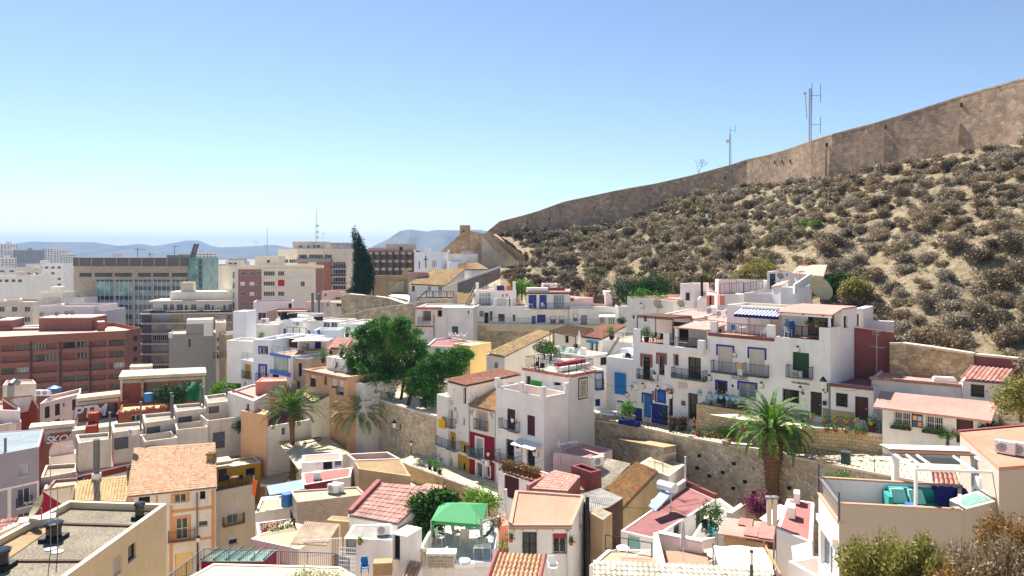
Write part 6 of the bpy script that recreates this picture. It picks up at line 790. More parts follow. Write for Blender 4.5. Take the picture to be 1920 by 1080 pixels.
h.win(0,867,834,875,849,'w',**GD,sur=('yellow',.3));h.win(0,839,858,848,892,'door',fill='door_grey');h.win(0,866,867,873,892,'open',sur=('yellow',.7));h.finish('t',overhang=.5,tile_kw=dict(tw=.26,th=.4,res=5))
def mustard():pass
h.fpx(0,831.5,784,844,801.,.62,.68,'hanging_towel','fabric_yellow');put_on('ac',h,0,841,822,'white condenser beside the mustard balcony door');l1=qh('house_wing','lower white wing at the left of the tower house with a terrace top',R2((819,739,81.2),(839.5,742.5,79.6),6),-26,'white_peel','roof_white',.3,((0,824,858,829,866,'w'),),cat='house');ml=House('crimson_house','narrow house with peeling upper wall, crimson lower floors and a brown tile roof','house',R2((881,761,77.),(927.5,772,74.3),5.5),-25,'white_peel','tile_mossy',0);ml.pts[2].z+=1.6;ml.pts[3].z+=1.6;ml.F=[(ml.pts[k],ml.pts[(k+1)%4],f[2],f[3],f[4])for k,f in enumerate(ml.F)];ml.win(0,896,775,912,805,'w',frame='peach',mul=1,glass='glass_pale',sur=('peach_trim',.2),bal=dict(ex=.3,pr=.4));ml.win(0,893,822,906,857,'door',fill='glass_pale',sur=('white',.18),bal=dict(u0=.3,u1=2.2,pr=.7));ml.win(0,894,868,905,905,'door',fill='door_grey',sur=('white',.2))
ml.win(0,911,875,919,895,'w',sur=('white',.15));ml.finish('t',overhang=.2,tile_kw=dict(tw=.26,th=.4,res=5));us=sorted({0.,ml.F[0][3],*[o['u0']for o in ml.op[0]],*[o['u1']for o in ml.op[0]]});ztop=ml.Z(0,1.5,813);zs=sorted({ml.base,ztop,*[z for o in ml.op[0]for z in(o['z0'],o['z1'])if z<ztop]});m=MB()
for i in range(len(us)-1):
 for j in range(len(zs)-1):
  uc=(us[i]+us[i+1])/2;zc=(zs[j]+zs[j+1])/2
  if any((o['u0']<uc<o['u1']and o['z0']<zc<o['z1']for o in ml.op[0])):continue
  m.add([ml.pt3(0,us[i],zs[j],.02),ml.pt3(0,us[i+1],zs[j],.02),ml.pt3(0,us[i+1],zs[j+1],.02),ml.pt3(0,us[i],zs[j+1],.02)])
m.build('crimson_plaster',['crimson'],ml.root);put_on('ac',ml,0,915,873,'condenser on the crimson house front',w=.3);put_on('wlamp',ml,0,923.5,851,'black lantern on the crimson house front');put('chair_t',ml.pt3(0,1.,ml.Z(0,1,857.5),.35),.5,'turquoise chair on the crimson house balcony');B_=House('terrace_house','white corner house with a railed roof terrace and dark red shutters','house',R3((929.5,726),(1020,745,69),(1066,736)),-24,'white','roof_terra',1.1,.2);B_.win(0,950.5,767,966,806,'shut',fill='door_maroon',bal=dict(ex=.7,pr=.55));B_.win(0,988,779,1003,817,'shut',fill='door_maroon');B_.win(0,948,824,964,866,'door',fill='glass_dark',bal=dict(u0=.6,u1=3.9,pr=1.,style='scroll'));B_.win(0,987,834,1003,874,'open');B_.finish();zr=B_.zr
for k,x0,x1 in((0,932,973),(0,981,1017),(1,1027,1064)):m=MB();u0,u1=(B_.U(k,x0),B_.U(k,x1));rail_mb(m,B_.pt3(k,u0,B_.pts[0].z+.05,-.1),B_.pt3(k,u1,B_.pts[0].z+.05,-.1),.75,.2,.03,3.,.035);m.build('railing',['metal_white'],B_.root)
for k,u in((0,.1),(0,B_.U(0,977)),(0,B_.F[0][3]-.22),(1,B_.F[1][3]-.2)):B_.part('pillar',['white'],lambda m:m.cbox(B_.pt3(k,u,B_.pts[0].z+.004,-.12),.4,.4,.95,.8))
m=MB();m.sheet([B_.pt3(0,B_.U(0,976),B_.Z(0,4,829),1.3),B_.pt3(0,B_.U(0,1018),B_.Z(0,6,836),1.3),B_.pt3(0,B_.U(0,1018),B_.Z(0,6,831),.05),B_.pt3(0,B_.U(0,976),B_.Z(0,4,822),.05)],.1);m.build('awning',['metal_white'],B_.root);put_on('wlamp',B_,0,969,788,'small white lamp between the dark red shutters');put_on('wlamp',B_,0,979,843,'lantern under the white awning left of the open door');put_on('wlamp',B_,0,1010,850,'lantern right of the open door under the white awning');pz=zr+.01;m=MB();t=thing('storage_shed','small grey garden shed on the railed roof terrace','shed',PZ(1040,738,pz));c0=PZ(1040,738,pz);m.cbox(c0,1.8,1.2,1.3,.8);m.build('body',['metal_grey'],t);m=MB();m.hexa([c0+V((cos(.8)*x-sin(.8)*y,sin(.8)*x+cos(.8)*y,1.304))for x,y in((-1,-.7),(1,-.7),(1,.7),(-1,.7))],[c0+V((cos(.8)*x-sin(.8)*y,sin(.8)*x+cos(.8)*y,1.75))for x,y in((-1,-.05),(1,-.05),(1,.05),(-1,.05))])
m.build('roof',['metal_white'],t);put('table_sq',PZ(1000,739,pz),.8,'pale folding table on the railed roof terrace')
for x,y in((950,731),(965,734)):put('chair_w',PZ(x,y,pz),x,'white chair on the railed roof terrace','white chairs on the railed roof terrace')
P_=House('mural_house','white house with a framed street mural on its side and a railed tile edged roof','house',R3((983,691),(1067,705,72.6),(1115,696)),-20,'white','roof_white',.1);P_.win(0,986,705,995,737,'door',fill='door_brown');P_.win(0,1038,717,1052,724,'open');P_.finish()
for k in(0,1):P_.fbox(k,0 if k==0 else .1,P_.F[k][3],.003,.3,P_.pts[0].z-.12,P_.pts[0].z+.16,'tile_edge','tile_red')
for k in(0,1,2,3):m=MB();rail_mb(m,P_.pt3(k,.1,P_.pts[0].z,-.15),P_.pt3(k,P_.F[k][3]-.1,P_.pts[0].z,-.15),1.25,.16,.016,1.5,.03);m.build('railing',['iron'],P_.root)
P_.fpx(0,996,714,1016,741,.01,.05,'green_panel','grass_panel');u0,u1=(P_.U(1,1084),P_.U(1,1101));z0,z1=(P_.Z(1,(u0+u1)/2,748),P_.Z(1,(u0+u1)/2,708));fr_=P_.fbox(1,u0,u1,.005,.06,z0,z1,'mural_frame','frame_dark');P_.fbox(1,u0+.1,u1-.1,.061,.075,z0+.12,z1-.12,'mural_border','cream_pale',fr_)
def mural():t=NT('mural');f=t.noise(t.uv(),1.1,4,.6);f2=t.noise(t.uv(),2.3,3);col=t.ramp(f,[(.3,lin('6f7f9a')),(.45,lin('b9a58f')),(.55,lin('c9b9a0')),(.7,lin('8a6a55'))]);col=t.mix(t.ramp(f2,[(.55,0.),(.65,1.)]),col,lin('9aa7b8'));M['mural']=t.base(col,.8)
mural();P_.fbox(1,u0+.22,u1-.22,.076,.08,z0+.25,z1-.25,'mural_picture','mural',fr_)
def spiral():
 c=PZ(1010,733,pz);t=thing('spiral_stair','black spiral stair up to the railed roof','stair',c);m=MB();m.bar(c,c+UZ(3.6),.06,0,6);m.build('column',['iron'],t);m=MB();pr=None
 for i in range(16):
  a=i*.42+.5;d=V((cos(a),sin(a),0));e=V((cos(a+.4),sin(a+.4),0));z=UZ(.15+i*.15);q=[c+d*.06+z,c+d*.8+z,c+e*.8+z,c+e*.06+z];m.hexa(q,[p+UZ(.04)for p in q]);m.bar(c+d*.8+z,c+d*.8+z+UZ(.95),.014)
  if pr is not None:m.bar(pr,c+d*.8+z+UZ(.95),.02)
  pr=c+d*.8+z+UZ(.95)
 m.build('tread',['iron'],t)
spiral();rz_=P_.pts[0].z+.02
for x,y in((1003,694),(1015,697)):put('chair_d',PZ(x,y,rz_),x,'dark chair on the railed mural house roof','dark chairs on the mural house roof')
def lounge():c=PZ(1075,691,rz_);t=thing('day_bed','long red cushioned bench on the mural house roof','bench',c);m=MB();m.cbox(c,4.6,.9,.4,.75);m.build('base',['white'],t);m=MB();m.cbox(c+V((-.3,.3,.404)),4.2,.5,.35,.75);m.build('cushion',['fabric_red'],t)
lounge();h=qh('terrace_house','cream house with doors and an umbrella terrace under the wooden pergola',R2((1040,625,93),(1095,632,90),6),-19,'cream_pale','roof_cream',.1,((0,1059,629.5,1066,643,'open'),(0,1059,643,1066,655,'open'),(0,1075,645,1083,656,'open')));h=qh('terrace','raised tiled terrace with white walls behind the mural house',R3((1012,662),(1060,676,80),(1140,660)),-20,'white','roof_cream',.05,(),cat='terrace');tz=h.pts[0].z
for x,y,k in((1044,668,'a'),(1094,672,'b')):h.part('pillar',['white'],lambda m:m.cbox(PZ(x,y,tz),.5,.5,1.15,.8))
m=MB();rail_mb(m,PZ(1046,668,tz),PZ(1092,672,tz),1.,.1,.02,3.);m.build('railing',['metal_white'],h.root)
for x,y in((1055,669),(1066,672),(1078,673)):put('chair_t',PZ(x,y-4,tz),x,'chair on the white railed terrace behind the mural house','chairs on the white railed terrace')
put('par_white',PZ(1086,664,tz),0,'white closed parasol on the terrace under the wooden pergola',None,1.1);put('table_w',PZ(1070,664,tz),.3,'white table on the terrace behind the mural house');pergola('pergola','weathered wooden pergola over the terrace behind the mural house',[P(1031,622,91),P(1079,629,86),P(1112,620,93),P(1065,618,98)],zof(622,91),-13.5,n=12,slat=.05);bushes('bush','dark clipped bush on the terrace at the foot of the pergola',1021,664,84,1.3,'leaf_tree_dark',1800,.09,seed=40);bushes('bush','pale green bush beside the dark clipped terrace bush',1033,666,83,.9,'leaf_pot',900,.09,seed=41);h=House('tiled_house','house with a red brown tile roof and a blue shaded door','house',[P(1088,632,90),P(1128,637.5,86),P(1174,612,95),P(1130,611,100)],-19,'white','tile_red',0);h.win(0,1106,642,1112,661,'w',glass='glass_dark');h.win(0,1115,643,1121,661,'w',glass='glass_dark');h.finish('t',overhang=.2,tile_kw=dict(tw=.28,th=.42,res=4))
h.fpx(0,1103,639,1122,643,.02,.3,'blind','blind_blue');h=qh('roof_terrace','railed roof terrace with a stair beside the red brown tile roof',R2((1129,637,85),(1186,636,82),6),-18.5,'white_pink','roof_cream',.1,(),cat='terrace');m=MB();rail_mb(m,h.pt3(0,.1,h.pts[0].z,-.1),h.pt3(0,h.F[0][3],h.pts[0].z,-.1),1.,.14,.015,1.2);m.build('railing',['iron'],h.root);put('pot_kg',h.pt3(0,.9,h.pts[0].z,-.6),0,'bushy potted plant on the railed terrace beside the tile roof');m=MB();a=P(1139,667,81);c=P(1160,634,83)
for i in range(14):m.cbox(a.lerp(c,i/13),.3,.7,.05)
m.bar(a+V((0,-.35,.9)),c+V((0,-.35,.9)),.025);m.bar(a+V((0,-.35,0)),c+V((0,-.35,0)),.04);tag(m.build('outside_stair',['iron'],None,org=a),'thin black stair up to the railed terrace by the tile roof','stair');h=qh('pink_house','pinkish wall with a wrought iron grille above the red shaded court',R2((1098,668,80.5),(1142,661,83),5),-19.5,'white_pink','roof_cream',.1,((0,1126,670,1138,684,'w',dict(frame='frame_dark',bars='iron')),));h=qh('house','recessed white house with a blue framed door between the mural and the blue blind',R2((1114,694,76.5),(1132,694,77),4),-19,'white','roof_terra',.1,((0,1116,700,1129,728,'door',dict(fill='white_blue',sur=('blue_paint',.15),bal=dict(ex=.02,pr=.4,m='iron_blue',slab='blue_paint'))),(0,1116,748,1127,762,'open',dict(fill='navy_base'))));tb=V((P(727,748,93).x,93,-18.6));R=5.3;tc=zof(668,93)-tb.z;rr=random.Random(2);bl=[]
for px,py,r in((725,660,58),(690,640,36),(760,640,38),(735,620,34),(705,622,30),(668,668,24),(672,695,30),(700,700,40),(745,700,42),(785,672,26),(768,690,26),(690,725,24),(720,728,26),(790,655,18),(655,688,14),(760,610,18),(715,605,18)):p=P(px,py,93+rr.uniform(-2.6,2.6));bl.append((p.x-tb.x,p.y-tb.y,p.z-tb.z,r/F*93*.92,r/F*93*.78))
tree('broadleaf_tree','large dark green broadleaf tree spreading over the stone terrace wall','tree',tb,bl,64000,.12,'leaf_tree',[((0,0,-1),(.1,0,2.6),.42,.34),((.1,0,2.6),(-1.6,.3,5.5),.25,.1),((.1,0,2.6),(1.8,-.2,5.8),.25,.1),((.1,0,2.6),(.2,.5,6.8),.28,.1),((1.5,0,-1),(2.2,.2,4.),.22,.12)],6,shell=.3,clump=8,sub=12);tb=V((P(812,752,88).x,88,-18.4));bl=[]
for px,py,r in((830,690,34),(860,672,26),(800,700,32),(785,722,28),(815,730,28),(845,700,26),(805,750,20),(775,735,18),(872,668,16),(820,672,20)):p=P(px,py,88+rr.uniform(-2,2));bl.append((p.x-tb.x,p.y-tb.y,p.z-tb.z,r/F*88*.95,r/F*88*.75))
tree('broadleaf_tree','smaller bright green tree leaning over the wall beside the large dark tree','tree',tb,bl,30000,.12,'leaf_tree',[((-3.4,1.5,-1),(-2.4,.5,2.4),.24,.18),((-2.4,.5,2.4),(1.,0,4.),.16,.06),((-2.4,.5,2.4),(-1.5,0,4.2),.14,.06),((-1.,0,-.6),(-.6,0,2.6),.18,.1)],7,shell=.3,clump=8,sub=12);w,wp=strip_wall('retaining_wall','tall rubble retaining wall below the large broadleaf tree',[PZ(683,742,-18.15),PZ(715,752,-18.2),PZ(760,766,-18.2),PZ(792,776,-18.2),PZ(822,783,-18.2)],'rubble_wall','coping',.5,8);sheet_px('tree_terrace','',[(683,742),(760,766),(822,783),(830,760),(760,735),(690,730)],z=-18.5,mat='street',th=.3,kind='structure');m=MB();rail_mb(m,PZ(690,741,-18),PZ(730,752,-18),.9,.15,.014);tag(m.build('terrace_railing',['iron'],None,org=PZ(700,745,-18)),'short dark railing at the corner under the large tree','railing');put('wlamp',wp[2].lerp(wp[1],.2)+V((0,-.1,-2.1)),-.8,'black lantern on the tall rubble retaining wall',None,1.5)
h=House('blue_trim_house','white house front with a blue framed grille door and small balcony','house',R2((475,636,103.5),(508,637,102.5),8),-30,'white_blue','roof_white',.4);h.win(0,487,652,500,664,'w',glass='glass',sur=('blue_trim',.22));h.win(0,487.5,686,498,713,'w',mul=2,tr=2,glass='glass_pale',sur=('blue_trim',.25),bal=dict(ex=.5,pr=.5));h.finish();h=House('glazed_house','house front with a wide blue banded window bay and a railed terrace above','house',R2((508.5,662,101.5),(544,667,98.5),7),-30,'white_blue','roof_terra',.1);h.win(0,512,668,541,697,'w',mul=3,glass='glass_green');h.win(0,509.5,702,523,718,'open');h.finish();hseg(h,0,507,664,545,669,'blue_band','blue_band',.12);hseg(h,0,507,696,545,703,'blue_band','blue_band',.14);h.railing(0,h=1.,m='iron',step=.5);q=qh('roof_room','white roof room with a lattice of holes and dark opening above the blue banded bay',R2((508,631,108),(560,636,105),5),-16,'white','roof_white',.2,((0,539,634,558,652,'open',dict(fill='cane')),),cat='roof room')
for i in range(5):
 for j in range(4):q.fbox(0,.75+i*.32+.16*(j%2),.9+i*.32+.16*(j%2),.004,.02,q.pts[0].z-.95-j*.32,q.pts[0].z-.8-j*.32,'vent_hole','black')
h=qh('yellow_door_house','white house with a bright yellow door on its balcony',R2((452,674,107),(475,677,105),7),-32,'white_worn','roof_white',.1,((0,458,683,470,708,'door',dict(fill='yellow',bal=dict(ex=.2,pr=.4,slab='yellow'))),(0,457,715,461,722,'w')));h.railing(0,h=1.1,m='metal_grey',step=.14);w=qh('graffiti_wall','grey brown garden wall with magenta graffiti beside the yellow door',R2((428,674,122),(452,672,118),1),-30,'brown_plaster','roof_beige',.05,(),cat='wall');graf(w,0,'OSE',441,690,1.5,'graffiti_white',col2='graffiti_magenta');m=MB();rail_mb(m,P(400,672,128),P(452,668,120),1.,.4,.03,2.);tag(m.build('street_railing',['rust'],None,org=P(425,670,124)),'rusty railing on the ramp beside the graffiti wall','railing');h=qh('grey_house','bare grey house with broken plaster between the blue bay and the peach house',R2((546,671,99),(574,672,98),7),-30,'concrete','roof_grey',.3,((0,559,681,566,706,'open'),(0,555,714,562,731,'w')))
h=qh('peach_house','peach house with white roller blinds and a red tiled eave strip',R2((574,692,95),(650,709,89),6),-29,'peach','roof_beige',.2,((0,581,703,592,725,'w',dict(frame='frame_brown',blind=.3)),(0,607,706,613,722,'w',dict(frame='peach_trim')),(0,621,709,631,728,'w',dict(blind=.8,frame='peach_trim')),(0,634,712,644,740,'w',dict(blind=.85,frame='peach_trim',bal=dict(ex=.1,pr=.3)))));h.fbox(0,-.2,h.F[0][3]+.1,.003,.45,h.pts[0].z-.35,h.pts[0].z+.05,'tile_strip','tile_flat_red');h=qh('upper_house','plain sand coloured upper wall behind the red tiled eave strip',R2((573,659,102),(614,655,103),5),-22,'yellow_cream','roof_beige',.2,());h=qh('patio_house','covered patio with a white sheet roof above the bare grey house',R2((560,640,106),(612,638,106),4),-17,'white_blue','roof_white',.1,((0,566,643,580,656,'w',dict(glass='glass_pale')),(0,590,641,602,656,'open',dict(fill='navy_base'))))
sheet_px('patio_roof','white corrugated sheet roof over the patio above the grey house',[(546,640,101),(605,638,101),(612,632,107),(558,634,107)],mat='tin_white',th=.1);h=House('tiled_house','small pink tiled roof beside the steel stair and the large tree','house',[P(616,654,103),P(650,655,101),P(662,637,108),P(633,636,110)],-26,'peach','tile_pink',0);h.win(0,617,657,623,666,'w',frame='frame_dark');h.finish('t',tile_kw=dict(tw=.3,th=.45,res=4));m=MB();a=P(627,690,94);c=P(650,652,97)
for i in range(16):m.cbox(a.lerp(c,i/15),.35,.9,.06)
for s in(-.45,.45):m.bar(a+V((0,s,.95)),c+V((0,s,.95)),.035);m.bar(a+V((0,s,0)),c+V((0,s,0)),.07)
for i in range(8):m.bar(a.lerp(c,i/7)+V((0,-.45,0)),a.lerp(c,i/7)+V((0,-.45,.95)),.02)
tag(m.build('outside_stair',['iron_grey'],None,org=a),'grey steel stair beside the peach house and the large tree','stair');h=qh('white_annex','white annex wall below the steel stair',R2((612,668,96),(650,676,93),3),-24,'white','roof_white',.1,());h=qh('house','low white house with brown awning cloth between the peach house and the tree wall',R2((650,714,91),(682,732,89),5),-27,'white_worn','roof_terra',.1,((0,656,718,662,735,'w'),))
for lab,A,B,D,b,wl,par,wins in(('white rooftop house with a round white parapet among the middle terraces',(480,608,128),(520,606,127),7,-20,'white',.4,()),('white roof room with black water tanks on top',(517,598,129),(561,599,127),6,-20,'white',.3,((0,531,616,536,626,'w',dict(frame='frame_dark')),(0,516,622,521,632,'open'))),('off white roof room with a glass balustrade in front',(575,601,126),(633,603,124),6,-20,'white_worn',.3,((0,606,604,618,614,'w'),(0,620,604,632,614,'w'))),('pale blue shaded wall below the off white roof room',(588,619,118),(634,617,118),4,-20,'white_blue',.6,()),('white low house with a flat terrace left of the large tree',(634,606,124),(690,604,122),8,-22,'white',.3,((0,664,624,672,635,'w'),)),('white wall house with an air conditioner behind the blue framed window',(482,640,112),(508,628,116),5,-20,'white',.3,()),('cream low house behind the small pink tiled roof',(655,622,116),(690,620,116),6,-20,'cream_pale',.3,((0,668,626,674,636,'w',dict(frame='frame_brown')),)),('maroon roofed house just left of the large tree crown',(690,604,121),(738,598,121),7,-20,'maroon',.2,()),('white terrace house in front of the lilac roof house',(520,590,140),(575,590,138),6,-22,'white_worn',.4,())):qh('house',lab,R2(A,B,D),b,wl,'roof_white',par,wins)
for x,y in((530,589),(549,592),(534,596),(597,598)):t=thing('water_tank','black water tank on the white rooftops in the middle distance','water tank',P(x,y+3.5,129),'black water tanks on the white rooftops');m=MB();m.lathe(P(x,y+3.5,129),[(.75,0),(.8,.3),(.8,.75),(.6,.85)],10);m.build('tank',['black'],t);m=MB();m.lathe(P(x,y+3.5,129)+UZ(.854),[(.25,0),(.25,.06)],8);m.build('lid',['iron_grey'],t)
m=MB();rail_mb(m,P(538,626,121),P(574,628,119),1.1,1.2,.03,1.2,.04);tag(m.build('glass_balustrade',['iron'],None,org=P(556,627,120)),'black framed balustrade on the middle white terrace','balustrade')
for x,y,Y in((555,612,124),(560,613,123),(497,608,126)):put('ac',P(x,y,Y),.2,'condenser on the middle white terraces','condensers on the middle white terraces',1.5)
for x,y,Y,k in((582,632,117,'chair_b'),(600,632,117,'chair_b'),(565,655,106,'chair_d'),(572,662,103,'chair_b'),(502,644,109,'chair_d')):put(k,P(x,y,Y),x*1.3,'garden chair on the middle white terraces','garden chairs on the middle terraces',1.2)
for x,y,Y in((489,644,106),(651,632,118),(640,668,96),(606,680,99)):put('pot_kg',P(x,y,Y),x,'potted plant on the middle white terraces','potted plants on the middle terraces',1.1)
for x,y,Y,s in((484,600,128,1.3),(527,592,128,1.2),(651,608,123,1.2),(664,604,122,1.4),(700,598,120,1.),(617,600,125,1.2)):put('ant',P(x,y,Y),x,'television aerial on the middle white rooftops','television aerials on the middle rooftops',s)
def RCv(c,pxl,th,D):t=R_(th);dl=V((-cos(t),sin(t),0));dr=V((sin(t),cos(t),0));u=(pxl-CX)/F;l=(u*c.y-c.x)/(dl.x-u*dl.y);return[c+dl*l,c,c+dr*D,c+dl*l+dr*D]
TH=45;DL=V((-cos(R_(TH)),sin(R_(TH)),0));DR=V((sin(R_(TH)),cos(R_(TH)),0))
def setz(p,z):return[V((q.x,q.y,z))for q in p]
p1=RCv(P(1557,640,62),1452,TH,5.8);p2=setz(RCv(p1[0],1331,TH,6.5),-7.75);p3=setz(RCv(p2[0],1263,TH,6.5),-9.5);p4=setz(RCv(p3[0],1187,TH,6.5),-9.25);p5=setz(RCv(p4[0],1137,TH,5),-11.1);tb=('blue_trim',.16);gb=GD;a1=House('street_house','white street house with a green roller blind, dark balcony and covered roof terrace','house',p1,-18,'white','roof_terra',.05);a1.win(0,1486,661,1517,708,'shut',fill='door_green',bal=dict(ex=.35,pr=.6,h=1.05));a1.win(0,1468,731,1498,754,'w',bars='iron',**gb);a1.win(0,1519,735,1541,781,'door',fill='door_brown');a1.finish();a2=House('street_house','white street house with blue window surrounds and two grey balconies','house',p2,-18,'white','roof_terra',.05);a2.win(0,1346,650,1374,697,'shut',fill='shutter_beige',sur=tb,surlo=.62,bal=dict(ex=.45,pr=.55,m='iron_grey',slab='iron_grey'));a2.win(0,1405,655,1434,703,'shut',fill='shutter_beige',sur=tb,surlo=.62,bal=dict(ex=.4,pr=.55,m='iron_grey',slab='iron_grey'))
a2.win(0,1344,716,1361,757,'door',fill='door_maroon',bars='iron',sur=tb,surlo=.6);a2.win(0,1386,719,1417,749,'w',glass='glass_pale',bars='iron_grey',sur=tb,surlo=.55);a2.finish();a3=House('street_house','white street house with a long black scrolled balcony and arched roof terrace','house',p3,-18,'white','roof_terra',.05);a3.win(0,1265,666,1271,685,'w',sur=('trim_brown',.1),**gb);a3.win(0,1290,670,1314,711,'w',mul=1,bal=dict(u0=.15,u1=3.7,pr=.75,style='scroll'),**gb);a3.win(0,1291,738,1308,786,'w',mul=0,bars='iron_grey',**gb);a3.finish();a4=House('street_house','white street house with brown window surrounds and a blue front door','house',p4,-18,'white','roof_terra',.05);a4.win(0,1205,669,1219,711,'w',sur=('trim_brown',.28),surlo=.55,bal=dict(ex=.45,pr=.5,style='scroll'),**gb);a4.win(0,1235,667,1246,703,'w',sur=('trim_brown',.28),surlo=.55,**gb);a4.win(0,1206,740,1221,783,'door',fill='door_blue',sur=tb,surlo=.6)
a4.win(0,1231,733,1246,755,'w',frame='blue_trim',glass='door_blue',sur=tb);a4.win(0,1254,736,1261.5,780,'open');a4.finish();a5=House('street_house','low white street house with a bright blue roller blind','house',p5,-18,'white','roof_white',.5);a5.win(0,1157,751,1169,764,'shut',fill='door_navy');a5.finish();a5.fpx(0,1154,699,1174,739,.03,.16,'blind','blind_blue');a3.fpx(0,1272,717,1289,728,.02,.06,'plaque','pinkish');a4.fpx(0,1252,729,1262.9,735,.02,.4,'tile_canopy','tile_red');a4.fpx(0,1188,765,1204,795,.003,.03,'blue_dado','navy_base');a4.fpx(0,1222,758,1252,795,.003,.03,'blue_dado','navy_base');a4.fpx(0,1188,718,1262,719,.01,.12,'string_course','white')
for h,x0,x1 in((a1,1455,1517),(a1,1543,1557)):h.fpx(0,x0,766,x1,830,.003,.05,'stone_dado','grey_wall')
a2.fpx(0,1364,750,1398,830,.003,.05,'stone_dado','grey_wall');a2.fbox(0,-.1,a2.F[0][3],.003,.2,-7.95,-7.68,'cornice','maroon')
def lettering(h,k,text,px,py,size,mat='cloth_dark',w=.03,name='lettering'):cu=bpy.data.curves.new(name,'FONT');cu.body=text;cu.size=size;cu.extrude=.008;cu.offset=.012*size;cu.align_x='CENTER';cu.align_y='CENTER';cu.materials.append(M[mat]);o=bpy.data.objects.new(name,cu);COL.objects.link(o);u=h.U(k,px);d=h.F[k][2]*h.sg;o.rotation_euler=(R_(90),0,atan2(d.y,d.x));o.location=h.pt3(k,u,h.Z(k,u,py),w)-h.root.location;txtmesh(o,h.root)
s=a2.fpx(0,1370.5,704.5,1404,711,.01,.05,'name_board','cream_pale');u0,u1=(a2.U(0,1370.5),a2.U(0,1404))
for z in(a2.Z(0,(u0+u1)/2,704.6),a2.Z(0,(u0+u1)/2,711)):a2.fbox(0,u0,u1,.051,.06,z-.03,z+.03,'board_edge','iron_blue')
lettering(a2,0,'VILLA ROMAN',1387,707.5,.24,'blue_trim',.06);lettering(a1,0,'VILLABUXADA',1501,718.5,.24,'cloth_dark',.03);a2.fpx(0,1372,721,1375.5,726,.01,.05,'number_tile','blue_trim');a2.fpx(0,1369,729,1377.5,736,.01,.05,'notice','cream');a1.fpx(0,1501,747,1512,754,.01,.05,'notice','cream');a1.fpx(0,1544,752,1550,759.5,.02,.16,'letter_box','iron');a1.fpx(0,1503,735,1508,740,.01,.05,'number_tile','grey_dark');a3.fpx(0,1279,752,1285,760,.02,.18,'meter_box','grey_dark');a2.fpx(0,1382,680,1392,692,.01,.05,'painted_tile','peach');a4.fpx(0,1223,733,1227,750,.01,.06,'hanging_ornament','terracotta')
for h,x,y,l in((a2,1381,665,'double lantern between the two shuttered blue framed windows'),(a1,1500,655,'small lamp above the green roller blind'),(a2,1432,722,'black wall lamp right of the barred blue framed window'),(a2,1335,708,'black wall lamp beside the maroon barred door'),(a1,1505,730,'lantern between the dark window and the brown door'),(a4,1234,706,'large lantern on a scroll bracket beside the blue front door'),(a4,1210,723,'small black lamp above the blue front door'),(a4,1238,728,'small black lamp above the blue painted window'),(a5,1180,740,'small black lamp at the end of the low blue blind house')):put_on('wlamp',h,0,x,y,l,None,.8 if 'large' not in l else 1.2)
put_on('ac',a4,0,1192,731,'white condenser above the blue dado by the front door',w=.25);put('ac',a1.pt3(0,a1.U(0,1497),a1.Z(0,2,708),.32),atan2(DL.y,DL.x)+pi,'condenser behind the dark balcony railing under the green blind')
def off(p,a,b):return p+DL*a+DR*b
c1=p1[1];z1=-7.53;u1h=House('roof_room','glazed room at the back of the pink canopied roof terrace','roof room',setz([off(p1[0],0,2.4),off(c1,0,2.4),off(c1,0,5.8),off(p1[0],0,5.8)],-5.05),z1,'white','roof_pink',0);u1h.winl(0,1.9,4.2,z1+.05,z1+2.,'w',mul=2,**gb);u1h.winl(1,.4,1.2,z1+.9,z1+1.9,'w',**gb);u1h.finish();t=thing('terrace_canopy','pink sloping canopy over the roof terrace above the green blind','canopy',off(c1,2,1)+UZ(2));m=MB();q=[V((*off(p1[0],-.2,.05).xy,-5.32)),V((*off(c1,-.1,.05).xy,-5.32)),V((*off(c1,-.1,2.6).xy,-4.86)),V((*off(p1[0],-.2,2.6).xy,-4.86))];m.sheet(q,.12);m.build('roof',['roof_pink'],t);m=MB();m.bar(q[0]-UZ(.2),q[1]-UZ(.2),.1);m.bar(V((*off(c1,.2,.3).xy,z1)),V((*off(c1,.2,.3).xy,-5.45)),.12);m.build('frame',['white'],t)
for a in(0.,1.7,3.6):m=MB();m.bar(off(c1,.6+a,-.1)+UZ(2.1),off(c1,.6+a,2.2)+UZ(2.5),.07);m.build('rafter',['wood'],t)
def pier(h,a0,a1,z0,z1_,nm='pillar',mt='white',d0=.02,d1=.32,k=0):h.fbox(k,a0,a1,-d1,-d0,z0,z1_,nm,mt)
L1=a1.F[0][3];pier(a1,L1-.95,L1-.02,z1+.004,z1+1.1);m=MB();rail_mb(m,a1.pt3(0,.9,z1,-.15),a1.pt3(0,L1-.97,z1,-.15),1.05,.11,.016,1.3);m.build('railing',['iron'],a1.root);a1.fbox(1,.3,2.3,-.3,-.02,z1+.004,z1+1.1,'side_parapet','white');m=MB();m.lathe(V((*off(c1,4.1,1.2).xy,z1)),[(.45,0),(.5,.5),(.5,1.2),(.4,1.35)],14);tag(m.build('water_drum',['barrel_blue'],None,org=off(c1,4.1,1.2)),'blue drum on the pink canopied roof terrace','drum');put('chair_w',V((*off(c1,3.9,.6).xy,z1)),2.,'white chair behind the dark railing of the pink canopied terrace')
for a,l in((.9,'left'),(1.7,'m'),(3.5,'r')):put('pot_s',V((*off(c1,a+.3,.1).xy,z1+1.08)),a,'small terracotta pot on the dark terrace railing','terracotta pots on the terrace railing')
